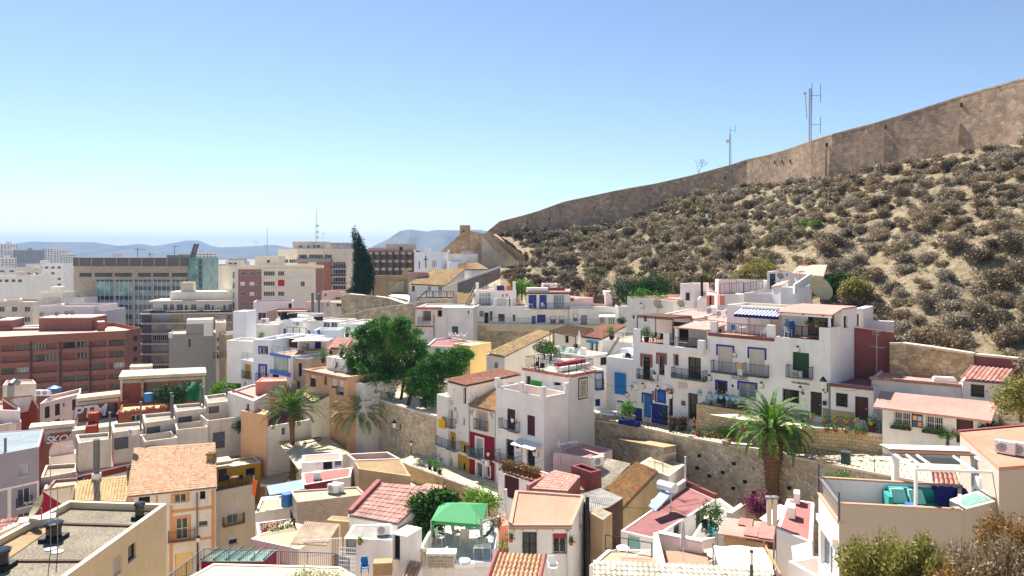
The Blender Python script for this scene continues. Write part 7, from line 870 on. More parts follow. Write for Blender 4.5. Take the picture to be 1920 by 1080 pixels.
z2=-7.75;L2=a2.F[0][3];u2h=House('roof_room','white roof room with a blue striped awning and yellow flat roof','roof room',setz([off(p2[0],-.3,2.6),off(p2[1],0,2.6),off(p2[1],0,6.4),off(p2[0],-.3,6.4)],-5.15),z2,'white','roof_yellow',.25);Lu=u2h.F[0][3];u2h.winl(0,2.2,4.2,z2+.04,z2+1.9,'door',fill='shutter_white');u2h.winl(0,4.35,5.5,z2+.04,z2+2.,'shut',fill='fabric_cream');u2h.finish();t=thing('striped_awning','blue and white striped awning over the middle roof terrace','awning',off(p2[1],2.5,2)+UZ(2))
def awn():
 m=MB();a,b=(u2h.pt3(0,1.6,-5.4,.05),u2h.pt3(0,Lu-.1,-5.4,.05));n=26
 for i in range(n):f,g=(i/n,(i+1)/n);p,q=(a.lerp(b,f),a.lerp(b,g));o=-DR*1.5+UZ(-.45);m.add([p+o,q+o,q,p],i%2);d=UZ(-.28);m.add([p+o+d,q+o+d,q+o,p+o],1)
 m.build('canvas',['fabric_white','fabric_navy'],t);m=MB();m.bar(a-DR*.05+UZ(.1),b-DR*.05+UZ(.1),.12);m.build('cassette',['plastic_white'],t)
awn();m=MB();rail_mb(m,a2.pt3(0,.7,z2+.1,-.1),a2.pt3(0,L2-.75,z2+.1,-.1),1.,.13,.014,1.2);m.build('railing',['iron_grey'],a2.root);pier(a2,.02,.7,z2+.004,z2+1.15);pier(a2,L2-.75,L2-.02,z2+.004,z2+1.2);put('chair_b',V((*off(p2[0],-1.9,1.).xy,z2)),2.6,'blue folding chair on the awning terrace');put('table_w',V((*off(p2[0],-2.9,1.1).xy,z2)),0,'white table on the awning terrace');put('chair_w',V((*off(p2[0],-4.9,.9).xy,z2)),3.6,'white chair at the right end of the awning terrace');z3_=-9.5;L3=a3.F[0][3];a3.fbox(0,.5,L3-.3,-.2,.75,z3_-.3,z3_-0.+.25,'balcony_parapet','white');m=MB();rail_mb(m,a3.pt3(0,.6,z3_+.25,.6),a3.pt3(0,L3-.9,z3_+.25,.6),.95,.1,.016,1.);m.build('railing',['iron'],a3.root);a3.fbox(0,L3-.9,L3-.25,.3,.72,z3_+.254,z3_+1.1,'pillar','white');a3.fbox(0,.1,.45,-.3,-.02,z3_,z3_+2.1,'pillar','white');a3.fbox(0,L3-.3,L3-.02,-.3,-.02,z3_,z3_+2.2,'pillar','white');uh=House('roof_room','shaded covered terrace with a sloping stair wall under the pink roof','roof room',setz([off(p3[0],0,2.8),off(p3[1],0,2.8),off(p3[1],0,6.4),off(p3[0],0,6.4)],-7.3),z3_,'white','roof_pink',0)
uh.winl(0,2.4,3.6,z3_+.05,z3_+1.9,'open');uh.finish();t=thing('terrace_canopy','pink canopy over the shaded scrolled balcony terrace','canopy',off(p3[1],1,1));m=MB();m.sheet([V((*off(p3[0],0,-.1).xy,-7.42)),V((*off(p3[1],0,-.1).xy,-7.42)),V((*off(p3[1],0,3.).xy,-7.1)),V((*off(p3[0],0,3.).xy,-7.1))],.12);m.build('roof',['roof_pink'],t);z4=-9.25;L4=a4.F[0][3]
for s0,s1,hh in((.02,.9,1.3),(L4-1.2,L4-.5,1.2)):pier(a4,s0,s1,z4+.004,z4+hh)
m=MB();rail_mb(m,a4.pt3(0,.9,z4,-.15),a4.pt3(0,L4-1.2,z4,-.15),1.05,.1,.014,1.3);rail_mb(m,a4.pt3(0,L4-.5,z4,-.15),a4.pt3(0,L4,z4,-.15),1.05,.1,.014,1.3);m.build('railing',['iron'],a4.root);pergola('pergola','brown reed pergola over the left roof terrace of the street row',[V((*off(p4[0],-.3,.3).xy,0)),V((*off(p4[1],.2,.3).xy,0)),V((*off(p4[1],.2,3.6).xy,0)),V((*off(p4[0],-.3,3.6).xy,0))],-6.75,z4,n=12,cover='cane');uh=House('roof_room','white back wall with a dark door on the pergola terrace','roof room',setz([off(p4[0],0,4),off(p4[1],0,4),off(p4[1],0,6.4),off(p4[0],0,6.4)],-7.),z4,'white','roof_pink',0);uh.winl(0,2.,4.,z4+.05,z4+1.9,'open');uh.finish()
for a in(1.,1.7,2.6):put('chair_d',V((*off(p4[1],a+.6,1.3).xy,z4)),a*2,'dark chair under the brown reed pergola','dark chairs under the reed pergola')
put('table_d',V((*off(p4[1],2.4,1.9).xy,z4)),0,'dark table under the brown reed pergola');put('pot_kg',V((*off(p4[0],-1.3,.5).xy,z4)),0,'potted plant behind the railing of the reed pergola terrace')
for a in(1.,1.8):put('chair_d',V((*off(p5[1],a,1.2).xy,-11.6)),a*2,'black chair on the small terrace of the low blue blind house','black chairs on the low house terrace')
h=qh('stepped_wall','white stepped stair wall rising behind the low blue blind house',R2((1163,653,81),(1180,648,80),3),-13,'white_blue','roof_white',.1,(),cat='wall')
def pgh(label,pts,Y0,base,wall,roofm,par=.12,name='pink_roof',cat='house'):return fr(label,pts,Y0,base,wall,roofm,par,name,cat)
pgh('pink flat roof with the white chimney and black flue behind the reed pergola',[(1293,598),(1343,588),(1333,577),(1288,580),(1236,590)],77,-16,'white','roof_pink');pgh('lower pink flat roof with condensers behind the arched terrace',[(1293,601),(1330,609),(1378,602),(1350,588)],76.5,-16,'white','roof_pink',.02);b=P(1316,584,78);t=thing('chimney','white chimney stack with a tall black flue on the pink roof','chimney',b);m=MB();m.cbox(b,.72,.72,1.3,.7);m.hexa([b+V((x,y,1.304))for x,y in((-.36,-.36),(.36,-.36),(.36,.36),(-.36,.36))],[b+V((x,y,1.6))for x,y in((-.15,-.15),(.15,-.15),(.15,.15),(-.15,.15))]);m.build('stack',['white'],t);m=MB();m.lathe(b+UZ(1.5),[(.13,0),(.13,2.2)],10);m.build('flue',['black'],t)
for x,y,Y in((1334,590,76.5),(1352,596,75.5),(1369,594,75)):put('ac',P(x,y,Y),-.75,'condenser on the pink flat roofs behind the row','condensers on the pink flat roofs',1.15)
h=qh('house','pinkish white terrace wall with small red doors on the upper terraces',R2((1345,552,88),(1400,550,88),7),-12,'white_pink','roof_red',.4,())
for x in(1328,1334,1353):m=MB();b=P(x,572,84);m.cbox(b,.55,.5,1.1);tag(m.build('brick_chimney',['salmon'],None,org=b),'small red brick chimney stub on the upper pink terraces','chimney','red brick chimney stubs')
h=qh('house','long blank pinkish wall below the olive bush on the hill foot',R2((1347,525.5,93),(1440,525.5,92),4),-10,'white_pink','roof_pink',.2,());h=qh('hill_house','white hillside house with a dark blue door and an orange terrace roof',R2((1438,509,91),(1502,512,89),8),-10,'white','roof_salmon',.2,((0,1443,513,1454,542,'door',dict(fill='glass_blue')),(0,1474,513,1477,517,'open')));h=House('hill_house','white hillside wing with a sloping orange red roof','house',[P(1490,513,89),P(1543,519,84),P(1546,500,88),P(1500,499,95)],-10,'white','roof_salmon',0);h.finish(overhang=.3);h=House('gable_hut','small white gabled hut with a pink roof in front of the hillside house','house',[P(1447,539,84),P(1466,536,82.5),P(1478,528,84),P(1459,532,86)],-10,'white','roof_salmon',0);h.finish(overhang=.1);h=qh('gable_hut','white block beside the pink gabled hut',R2((1464,538,82),(1494,540,80.5),3),-10,'white','roof_white',.05,())
h=qh('terrace','white pillared terrace in front of the long pinkish wall',R2((1395,549,86),(1448,553,84),3),-12,'white_pink','roof_red',.35,(),cat='terrace');m=MB();a,c=(P(1395,548,85.5),P(1430,541,88));rail_mb(m,a,c,1.,.3,.02,1.5);rail_mb(m,P(1350,552,87.5),P(1394,549,87.5),1.2,.5,.02,1.6);tag(m.build('terrace_railing',['rust'],None,org=a),'thin rusty railing on the upper pink terraces','railing');m=MB();a,c=(P(1490,551,80),P(1522,529,84));m.hexa([a,c,c+V((0,.4,0)),a+V((0,.4,0))],[a+V((0,0,1)),c+V((0,0,1)),c+V((0,.4,1)),a+V((0,.4,1))]);tag(m.build('stair_wall',['white'],None,org=a),'white sloping stair parapet beside the big dish','wall');put('dish_xl',P(1534,566,72),.35,'huge weathered yellowish satellite dish above the pink canopied terrace',None,1.12);put('dish',P(1462,531,81),.2,'small golden dish on the pink gabled hut')
for x,y,Y in((1368,545,90),(1381,548,88),(1418,550,86),(1456,520,91),(1500,545,82)):put('ant_s',P(x,y,Y),x,'thin aerial on the upper pink terraces','thin aerials on the upper terraces',1.3)
h=qh('garden_wall','low white parapet wall behind the tall white side wall',R2((1612,600,68),(1675,602,66.5),.6),-9,'white_pink','roof_white',.05,(),cat='wall');h=qh('back_wing','narrow pink white back wing with a dark window beside the maroon wall',R2((1604,578,66.8),(1619,580,66.4),4),-9,'white_pink','roof_terra',.1,((0,1605,589,1610,612,'w',gb),));g_=qh('maroon_roof_house','low white house with a maroon flat roof, dark door and barred window',R2((1557.5,718,61.8),(1638,726.5),7.5),-18,'white','roof_maroon',.25,((0,1568,738,1589,762,'w',dict(bars='iron',**gb)),(0,1603,744,1628,788,'door',dict(fill='door_maroon'))),fin=False);g_.finish();g_.fpx(0,1558,771,1602,800,.003,.05,'stone_dado','ochre_wall');g_.fbox(0,0,g_.F[0][3],.003,.15,g_.pts[0].z-.25,g_.pts[0].z,'eave_band','maroon');strip_wall('maroon_wall','tall maroon painted retaining wall behind the maroon flat roof',[(1602,619,65.6),(1640,622,64.9),(1677,627,64.2)],'maroon','maroon',.6,6)
strip_wall('stone_wall','neat mortared stone wall at the foot of the hillside shrubs',[(1668,646,63.8),(1690,646,63.4),(1750,654,61.6),(1826,666,59.8)],'terrace_stone','pale_stone',.7,4.2);strip_wall('maroon_wall','low maroon retaining wall running to the right edge',[(1826.5,667,60),(1880,672,58.2),(1990,684,55)],'maroon','pale_stone',.6,4.2);put('ant_l',P(1644,703,62.3),.5,'tall rusty television aerial on the maroon flat roof',None,1.1);h_=qh('pink_roof_house','low white house with a pink flat roof and red tile edging',R2((1634,708,61),(1804,723),5.6),-18,'white_worn','roof_pink',.12,());h_.fbox(0,-.1,h_.F[0][3],.003,.4,h_.pts[0].z-.1,h_.pts[0].z+.1,'tile_edge','tile_flat_red')
for i in range(26):h_.fbox(0,.05+i*h_.F[0][3]/26,.05+i*h_.F[0][3]/26+.16,.2,.46,h_.pts[0].z-.02,h_.pts[0].z+.16,'edge_tile','tile_flat_red')if i<26 else 0
for x,y,s,l in((1703,699,1.2,'white condenser standing on the pink flat roof before the stone wall'),(1803,712,1.1,'white condenser beside the red tile roof at the right')):put('ac',PZ(x,y,h_.zr),-.4,l,None,s)
m=MB();b=PZ(1770,716,h_.zr);m.cbox(b,1.6,.8,.3,-.35);m.cbox(b+UZ(.304),1.4,.6,.1,-.35);tag(m.build('skylight_box',['metal_white'],None,org=b),'low white skylight box on the pink flat roof','skylight');i_=House('tiled_house','white house with a faded red tile roof and one barred window at the right','house',[P(1805,712.5,57.1),P(1881,719,55.4),PZ(1897,697,-9.3),PZ(1824,690,-9.3)],-18,'white_worn','tile_pink',0);i_.win(0,1821,722,1845,744,'w',bars='iron',**gb);i_.finish('t',overhang=.25,tile_kw=dict(tw=.3,th=.42,res=5));ez=-11.9;je=[PZ(1637,762,ez),PZ(1859,789,ez),PZ(1872,754,-11.1),PZ(1651,733,-11.1)];d=(je[1]-je[0]).normalized();n=V((-d.y,d.x,0));w0=je[0]+d*.5+n*.7;w1=je[1]-d*.4+n*.7;j_=House('canopy_house','white house under a wide sloping pink canopy roof with potted window grilles','house',setz([w0,w1,w1+n*2.4,w0+n*2.4],-11.75),-18,'white_worn',None,0)
for x0,y0,x1,y1 in((1676,773,1707,798),(1735.5,781,1768,806)):j_.win(0,x0,y0,x1,y1,'w',bars='metal_white',glass='glass_dark')
j_.win(0,1793,782,1825,832,'door',fill='door_maroon');j_.finish();j_.part('roof',['roof_pink'],lambda m:m.sheet(je,.16))
for i in range(7):m=MB();p=je[0].lerp(je[1],(i+.4)/7)+n*.3-UZ(.2);m.bar(p,p+n*.6+UZ(.06),.07);m.build('rafter_end',['wood'],j_.root)
bo=j_.fpx(0,1710,777,1730,801,.01,.07,'notice_board','frame_dark')
for i,(x,y,c)in enumerate(((1712,779,'peach'),(1721,780.5,'panel_blue'),(1712,790,'glass_blue'),(1721,791,'salmon'))):j_.fpx(0,x,y,x+7.5,y+8.5,.071,.08,'photo_print',c,bo)
for x0,x1,y in((1671,1709,800),(1730,1770,808)):j_.fpx(0,x0,y,x1,y+4,.05,.4,'window_planter','iron')
for x,y in((1681,801),(1692,802),(1703,804),(1738,809),(1750,810),(1762,812)):put('pot_red',j_.pt3(0,j_.U(0,x),j_.Z(0,j_.U(0,x),y+2),.23),x,'small red pot in the window planters under the pink canopy','red pots in the window planters')
m=MB();a=je[1];m.sheet([a+V((.1,.3,-.25)),a+V((1.,1.2,-.6)),a+V((1.,2.6,-.5)),a+V((.1,2.4,-.2))],.06);tag(m.build('side_awning',['fabric_orange'],None,org=a),'rust coloured side awning at the right end of the pink canopy','awning');bushes('bush','olive bush overhanging the bank at the right edge beside the tile roof',1915,775,50,1.7,'bush_front',4200,.1,seed=51,hz=1.1);bushes('bush','dark green leafy plant at the right end of the canopy house',1857,822,53,.9,'leaf_tree_dark',1000,.1,seed=52);bushes('bush','bright leafy plant in front of the canopy house door',1777,824,54.5,.75,'leaf_pot',700,.08,seed=53);strip_wall('earth_bank','rough brown earth and stone bank at the right edge of the street',[(1872,752,53.5),(1900,756,52.5),(1980,768,50)],'rubble_old',None,1.,6);WZ=[(1068,789,-17.5),(1120,790.5,-17.4),(1160,796,-17.3),(1215,806,-17.2),(1262,817,-17.1),(1362,836,-16.8),(1430,846,-16.5),(1532,868,-16.1),(1640,890,-15.7),(1720,905,-15.4),(1800,918,-15.1),(1960,945,-14.6)]
wp_=[PZ(*q)for q in WZ];strip_wall('retaining_wall','long high rubble retaining wall below the railed white street',wp_,'rubble_wall','pale_stone',.5,10,ext=.08)
def street():
 m=MB()
 for a,b in zip(wp_,wp_[1:]):n=V((.64,.77,0));u=UZ(.02);A=a+UZ(-.03);B=b+UZ(-.03);m.add([A+n*.3,B+n*.3,B+n*9+UZ(.25),A+n*9+UZ(.25)])
 return tag(m.build('street',['street']),'pale sunlit pedestrian street in front of the white row',kind='structure')
street();m=MB();up=UZ(.18)
for a,b in zip(wp_,wp_[1:]):rail_mb(m,a+up,b+up,.9,.3,.013,2.4,.022,style='lattice')
tag(m.build('street_railing',['iron'],None,org=wp_[5]),'black criss cross railing along the edge of the white street','railing');strip_wall('buttress','old plastered stone buttress block against the retaining wall',[(1146,822,74),(1180,830,71.5),(1245,842,67)],'rubble_old','brown_plaster',1.4,5.5);aw=[PZ(1503,804,-14.35),PZ(1590,809,-14.35),PZ(1652,818,-14.35),PZ(1748,832,-14.35),PZ(1800,840,-14.4)];strip_wall('stone_wall','cut stone terrace wall beside the street under the potted railing',aw,'ashlar_stone','pale_stone',.35,3);m=MB();m.add([V((*q.xy,-14.4))for q in(aw[0],aw[1],aw[2],aw[3],aw[4],aw[4]+V((5,3,0)),aw[2]+V((4,9,0)),aw[0]+V((1,6,0)),aw[0]+V((-6,5.5,0)))]);tag(m.build('upper_terrace',['paving']),'paved upper terrace in front of the brown door',kind='structure');m=MB();rail_mb(m,aw[0]+V((0,.1,.16)),aw[1]+V((0,.1,.16)),.95,.13,.014,1.6);rail_mb(m,aw[1]+V((0,.1,.16)),aw[2]+V((0,.1,.16)),.95,.13,.014,1.6)
tag(m.build('terrace_railing',['iron'],None,org=aw[1]),'black railing on the cut stone wall before the brown door','railing')
for i,x in enumerate((1524,1546,1566,1588,1608,1634)):p=PZ(x,802+(x-1503)*.09,-14.);put('pot_s',V((p.x,p.y+.1,-13.35)),x,'terracotta pot hung on the black terrace railing','terracotta pots hung on the terrace railing',.95)
for x in(1556,1572,1592,1612,1625):p=PZ(x,805+(x-1503)*.09,-14.3);put('pot_red',V((p.x,p.y+.5,-14.38)),x,'red pot standing behind the black terrace railing','red pots behind the terrace railing',1.2)
for x,k in((1641,'pot_t'),(1646,'pot_s'),(1398,'pot_red')):p=PZ(x,812,-14.35);put(k,V((p.x,p.y+.6,-14.38)),x,'potted plant at the corner of the pink canopy house' if x>1500 else 'red pot on the steps by the stone planter','potted plants by the canopy house' if x>1500 else None,1.2)
sp=R2((1306,757,69.6),(1398,771),2.6);s_=House('stone_planter','raised cut stone forecourt wall holding blue and terracotta pots','planter',sp,-18,'ashlar_stone','roof_beige',.12);s_.finish();zt=s_.pts[0].z;m=MB();rail_mb(m,s_.pt3(0,.9,zt,-.15),s_.pt3(0,s_.F[0][3]-1.2,zt,-.15),.85,.12,.014,1.2);m.build('railing',['iron'],s_.root)
for x in(1312,1331,1343,1352,1364,1375,1385):p=s_.pt3(0,s_.U(0,x),0,.02);put('pot_bl',V((p.x,p.y,zt+.78)),x,'pale blue pot hung on the stone forecourt railing','blue pots on the forecourt railing',1.35)
for x in(1326,1350,1368,1382,1392):p=s_.pt3(0,s_.U(0,x),0,-.7);put('pot_t2' if x%2 else 'pot_s',V((p.x,p.y,zt-.1)),x,'terracotta pot standing inside the stone forecourt','terracotta pots inside the stone forecourt',.9)
def spot(px,py,z=-17.):return PZ(px,py,z)
for k,x,y,s,l in(('pot_agave',1308,817,1.,'spiky agave in a terracotta pot by the stone forecourt'),('pot_agave',1325,820,1.,'spiky agave in a terracotta pot by the stone forecourt'),('pot_agave',1338,822,1.,'spiky agave in a terracotta pot by the stone forecourt'),('pot_t',1350,824,1.1,'leafy plant in a terracotta pot by the stone forecourt'),('pot_t',1361,827,1.2,'leafy plant in a terracotta pot by the stone forecourt'),('pot_k',1261,803,1.,'wide black tub of russet foliage beside the street lamp'),('pot_k',1279,805,1.1,'wide black tub of russet foliage beside the street lamp'),('pot_kg',1250,794,1.2,'tall yellowish plant in a black pot beside the street lamp'),('pot_kg',1264,792,1.2,'tall yellowish plant in a black pot beside the street lamp'),('pot_kg',1229,776,1.1,'flowering climber in a pot before the blue painted window'),('pot_g',1180,794,1.5,'large mixed plants in a blue trough at the left end of the street'),('pot_kg',1172,793,1.3,'green shrub beside the blue trough at the left end of the street'),('pot_t',1371,829,1.4,'tall leafy plant against the stone forecourt')):put(k,spot(x,y),x,l,None if l[:4]in('flow','larg','gree','tall')and 'street lamp' not in l else l.replace('spiky agave in a terracotta pot','agaves in terracotta pots').replace('leafy plant in a terracotta pot','leafy pots').replace('wide black tub of','black tubs of').replace('tall yellowish plant in a black pot','tall yellowish plants'),s)
m=MB();q=spot(1180,797);m.cbox(q,2.2,.6,.45,-.75);tag(m.build('trough',['navy_base'],None,org=q),'blue painted trough at the left end of the street','planter');put('table_w',spot(1231,786),0,'small white table beside the blue front door');put('chair_w',spot(1222,784),1.,'white chair beside the blue front door');put('par_rose',spot(1147,772),0,'rose coloured closed parasol left of the blue blind house',None,1.25);put('par_grey',spot(1277,788),0,'grey folded parasol against the white wall by the barred door');m=MB();rr=random.Random(9);q=spot(1163,777)
for i in range(7):a=i*.9;m.hexa([q+V((cos(a+b_)*.7,sin(a+b_)*.6,0))for b_ in(0,2.1,4.2)],[q+V((cos(a+b_)*.35+rr.uniform(-.1,.1),sin(a+b_)*.3,1.2+rr.uniform(-.15,.1)))for b_ in(0,2.1,4.2)])
tag(m.build('covered_furniture',['fabric_white'],None,org=q),'white sheet covered furniture pile below the blue blind','covered pile');m=MB();sh=[PZ(1085,770,-16.3),PZ(1150,778,-16.3),PZ(1157,771,-16.3),PZ(1095,764,-16.3)];m.sheet(sh,.08);tag(m.build('table_shelter',['fabric_white'],None,org=sh[0]),'flat white sheet over tables at the left end of the street','shelter')
for x,y in((1092,775),(1110,777),(1128,780)):put('chair_d',PZ(x,y+4,-17.3),x,'dark chair below the white sheet shelter','dark chairs below the white sheet')
put('lamp',spot(1257,812,-17.1),0,'black street lamp standing at the railing beside the russet tubs',None,1.08);p=aw[0]+V((.3,.6,-3.2));put('lamp',p,.3,'black street lamp standing behind the big canary palm',None,1.05);put_on('wlamp',a1,0,1552,722,'large black lantern on the corner post of the green blind house',None,1.6);m=MB();c=a1.pt3(0,L1,0,.12);m.bar(V((*c.xy,-15)),V((*c.xy,-11)),.08,0,8);tag(m.build('utility_post',['metal_grey'],None,org=V((*c.xy,-15))),'grey utility post at the corner of the maroon roof house','post')
def binn():b=PZ(1586,873,-15.95);t=thing('litter_bin','green litter bin standing by the street railing','bin',b);m=MB();m.cbox(b,.6,.5,.95,-.6);m.build('body',['bin_green'],t);m=MB();m.cbox(b+UZ(.954),.66,.56,.1,-.6);m.build('lid',['iron_grey'],t)
binn()
for x,y in((1362,832),(1539,866)):b=PZ(x,y+4,WZ[5][2]if x<1400 else-16.);m=MB();m.lathe(b,[(.25,0),(.4,.35),(.45,.5),(.3,.52)],9);o=m.build('stone_planter_bowl',['rubble_old'],None,org=b);tag(o,'stone bowl on the wall edge left of the big palm' if x<1400 else 'stone bowl with dark plants right of the big palm','planter')
b=PZ(1447,925,-25.6);b=V((.348*59.5,59.5,-26));palm('big canary island palm in front of the retaining wall',b,V((b.x,b.y,zof(806,59.5))),.2,80,3.75,'leaf_canary',5,.85,(.62,.5),.9,.055,60,.36,.26,.4);m=MB();y=62
for(x0,y0),(x1,y1)in(((1411,876),(1436,930)),((1411,876),(1470,858)),((1470,858),(1487,900)),((1420,902),(1484,882)),((1436,930),(1488,912)),((1490,862),(1482,905)),((1458,870),(1470,905))):m.bar(P(x0,y0,62.2),P(x1,y1,61.6),.05)
tag(m.build('iron_frame',['iron'],None,org=P(1447,890,62)),'rusty open iron frame leaning on the wall behind the big palm','frame');m=MB()
for x,y in((1311,857),(1307,880),(1376,872),(1397,906),(1355,888),(1375,918),(1480,918),(1330,895),(1414,927)):u=(x-CX)/F;a,b=(wp_[4],wp_[7]);d=b-a;s=(u*a.y-a.x)/(d.x-u*d.y);Y=a.y+s*d.y-.02;p=P(x,y,Y);m.cbox(V((p.x-.02,p.y-.05,p.z)),.3,.14,.26,-.85)
tag(m.build('weep_hole',['dark_room'],None,org=P(1376,880,66)),'dark weep holes in the long retaining wall','weep holes',kind='stuff');lw=[PZ(x,y,-22.9)for x,y in((748,864),(770,876),(850,905),(905,925),(958,950),(985,962))];strip_wall('lane_wall','lower stone wall under the lane of the crimson house',lw,'ashlar_stone','pale_stone',.5,7);m=MB();m.add([V((*q.xy,-22.95))for q in(lw[0],lw[2],lw[5],lw[5]+V((6,8,0)),lw[2]+V((6,9,0)),lw[0]+V((4,9,0)))]);tag(m.build('lane',['street']),'narrow lane in front of the crimson house',kind='structure');m=MB()
for a,b in zip(lw[1:],lw[2:]):rail_mb(m,a+V((0,.2,.16)),b+V((0,.2,.16)),.8,.5,.013,1.8,.022)
tag(m.build('lane_railing',['iron'],None,org=lw[2]),'thin dark railing along the lane of the crimson house','railing');put('lamp',PZ(771,881,-24.6),0,'black street lamp at the corner of the lane wall',None,.9)
for x,y in((806,880),(816,884),(824,889)):put('pot_kg',PZ(x,y,-22.9),x,'dark potted plant on the lane by the white wing','potted plants on the lane',.8)
fr('long brown plaster house with an earth coloured flat roof beside the lane',[(672,879),(770,893),(752,862),(664,866)],73,-31,'brown_plaster','roof_brown',.02);fr('cream walled roof basin lined in dark red beside the plaza palm',[(664,863),(751,860),(727,847),(650,851)],76,-30,'cream_worn','roof_darkred',.8);h=fr('small red roofed house with a dark red front wall below the canvas roof',[(570,909),(657,894),(661,876),(565,887)],71,-31,'white_pink','roof_red',.02);hseg(h,0,571,905,622,919,'roof_darkred','red_front',.06);h.part('roof_box',['metal_white'],lambda m:m.cbox(PZ(594,898,h.zr),.7,.7,.7,.3));h=qh('white_house','white wall house with graffiti marks behind the small red roof',R2((565,868,76),(642,853,77),3),-29,'white_pink','roof_pink',.05,((0,606,866,623,880,'open'),(0,627,861,642,874,'w',dict(glass='glass_blue'))));p=PG([(505,928),(573,916),(566,899),(500,911)],69);t=thing('patio_roof','white blue sheet roof over a cluttered patio beside the flag','canopy',p[0]-UZ(2.4))
m=MB();m.sheet(p,.08);m.build('sheet',['panel_blue'],t)
for q in p:m=MB();m.bar(q-UZ(2.6),q-UZ(.08),.07);m.build('post',['glass_teal'],t)
fr('cluttered patio floor under the white blue sheet roof',[(478,962),(545,950),(560,925),(490,932)],64,-33,'cream_worn','roof_beige',.15,'patio','patio');put('table_sq',PZ(508,950,-22.3),.2,'grey table on the cluttered patio');m=MB();m.lathe(PZ(537,949,-22.3),[(.45,0),(.45,1.),(.4,1.1)],12);tag(m.build('water_drum',['barrel_blue'],None,org=PZ(537,949,-22.3)),'blue drum on the cluttered patio','drum');m=MB();a=P(472,938,66);m.bar(a,a+V((.2,0,2.2)),.025);t=thing('flag','red and yellow flag hanging from a balcony pole beside the patio','flag',a);m.build('pole',['metal_white'],t);m=MB();m.hexa([a+V((.02,-.02,.5)),a+V((.3,-.02,.4)),a+V((.3,.02,.4)),a+V((.02,.02,.5))],[a+V((.1,-.02,1.9)),a+V((.5,-.02,1.7)),a+V((.5,.02,1.7)),a+V((.1,.02,1.9))]);m.build('cloth',['fabric_orange'],t);h=fr('cream house with a red floored terrace and iron railing',[(484,1008),(555,996),(547,972),(480,980)],58,-34,'white_worn','roof_red',.03)
for k in(0,1):h.railing(k,h=1.,m='iron',step=.14)
for x,y in((497,1004),(513,1002),(526,999),(544,996)):put('pot_red',PZ(x,y-3,h.pts[0].z),x,'red pot behind the railing of the red floored terrace','red pots on the red floored terrace',1.5)
h=fr('plain cream block walled house with a grey beige flat roof and roof condensers',[(557,942),(687,927),(671,912),(544,920)],63,-33,'brick_block','roof_beige',.12)
for x,y in((625,925),(634,922)):put('ac',PZ(x,y,h.zr),-.4,'condenser on the grey beige flat roof','condensers on the grey beige flat roof',1.2)
q=[P(545,1019,54),P(612,1022,53.5),P(637,982,56.5),P(572,977,56.8)];t=thing('lean_to','ribbed brownish sheet roof of a yard shelter','lean-to',q[0]-UZ(2.5));m=MB();m.sheet(q,.07);m.build('roof',['tin_rust'],t)
for p in q:m=MB();m.bar(p-UZ(2.8),p-UZ(.1),.05);m.build('post',['metal_white'],t)
m=MB();rail_mb(m,P(570,1045,54),P(640,1040,54),1.2,.12,.02,2.);m.build('fence',['metal_white'],t);h=qh('yard_wall','brown stone yard wall between the ribbed shelter and the white annex',R2((612,975,58.5),(662,966,58),1),-30,'brown_plaster','roof_brown',.02,(),cat='wall');h=House('tiled_house','white house under a large pinkish red tile roof beside the fig tree','house',[PZ(655,968,-18.3),PZ(745,984,-18.3),PZ(812,919,-17.1),PZ(709,910,-17.1)],-29,'white','tile_flat_red',0);h.finish('t',overhang=.1,tile_kw=dict(tw=.42,th=.5,res=4,amp=.02));m=MB();m.hexa([p+UZ(.2)for p in(PZ(652,967,-18.3),PZ(660,968,-18.3),PZ(714,910,-17.1),PZ(706,909,-17.1))],[p+UZ(.42)for p in(PZ(652,967,-18.3),PZ(660,968,-18.3),PZ(714,910,-17.1),PZ(706,909,-17.1))]);m.build('verge',['roof_red'],h.root);h.fbox(1,0,h.F[1][3],.004,.08,-29,-18.5,'plaster_side','brown_plaster');sheet_px('roof_patch','small orange flat roof behind the fig tree',[(783,914),(833,925),(838,911),(800,906)],Y0=58,mat='roof_terra',th=.2,cat='roof')
h=fr('white annex with a panelled wall and a grey door below the tile roof',[(645,1009),(735,1013),(735,984),(662,984)],47,-27,'white_worn','roof_grey',.03,wins=((0,648,1010,668,1040,'door',dict(fill='metal_grey')),));put('ac',PZ(719,1003,h.pts[0].z),.15,'white condenser on the annex roof under the tile roof');put('pot_s',h.pt3(0,h.U(0,676),h.Z(0,1,1020),.15),0,'small pot on the white annex wall');h=qh('annex_box','white meter room with an open doorway beside the fig tree',R2((735,1000,45.5),(763,998,45),1.6),-27,'white','roof_white',.02,((0,737,1004,750,1050,'open'),));m=MB();m.cbox(PZ(718,1075,-19.3),1.1,.7,.75,.1);tag(m.build('table_box',['wood_pale'],None,org=PZ(718,1075,-19.3)),'brown work table in front of the white annex','table');put('chair_b',PZ(684,1076,-19.6),.3,'dark blue chair in front of the white annex');B=P(790,1010,51);bl=[];rr=random.Random(12)
for px,py,r in((780,985,26),(800,955,24),(820,935,20),(775,1015,22),(805,985,22),(835,932,14),(785,945,18),(770,1035,18),(795,1010,18),(850,935,10)):p=P(px,py,52+rr.uniform(-1,1));bl.append((p.x-B.x,p.y-B.y,p.z-B.z,r/F*52,r/F*52*.8))
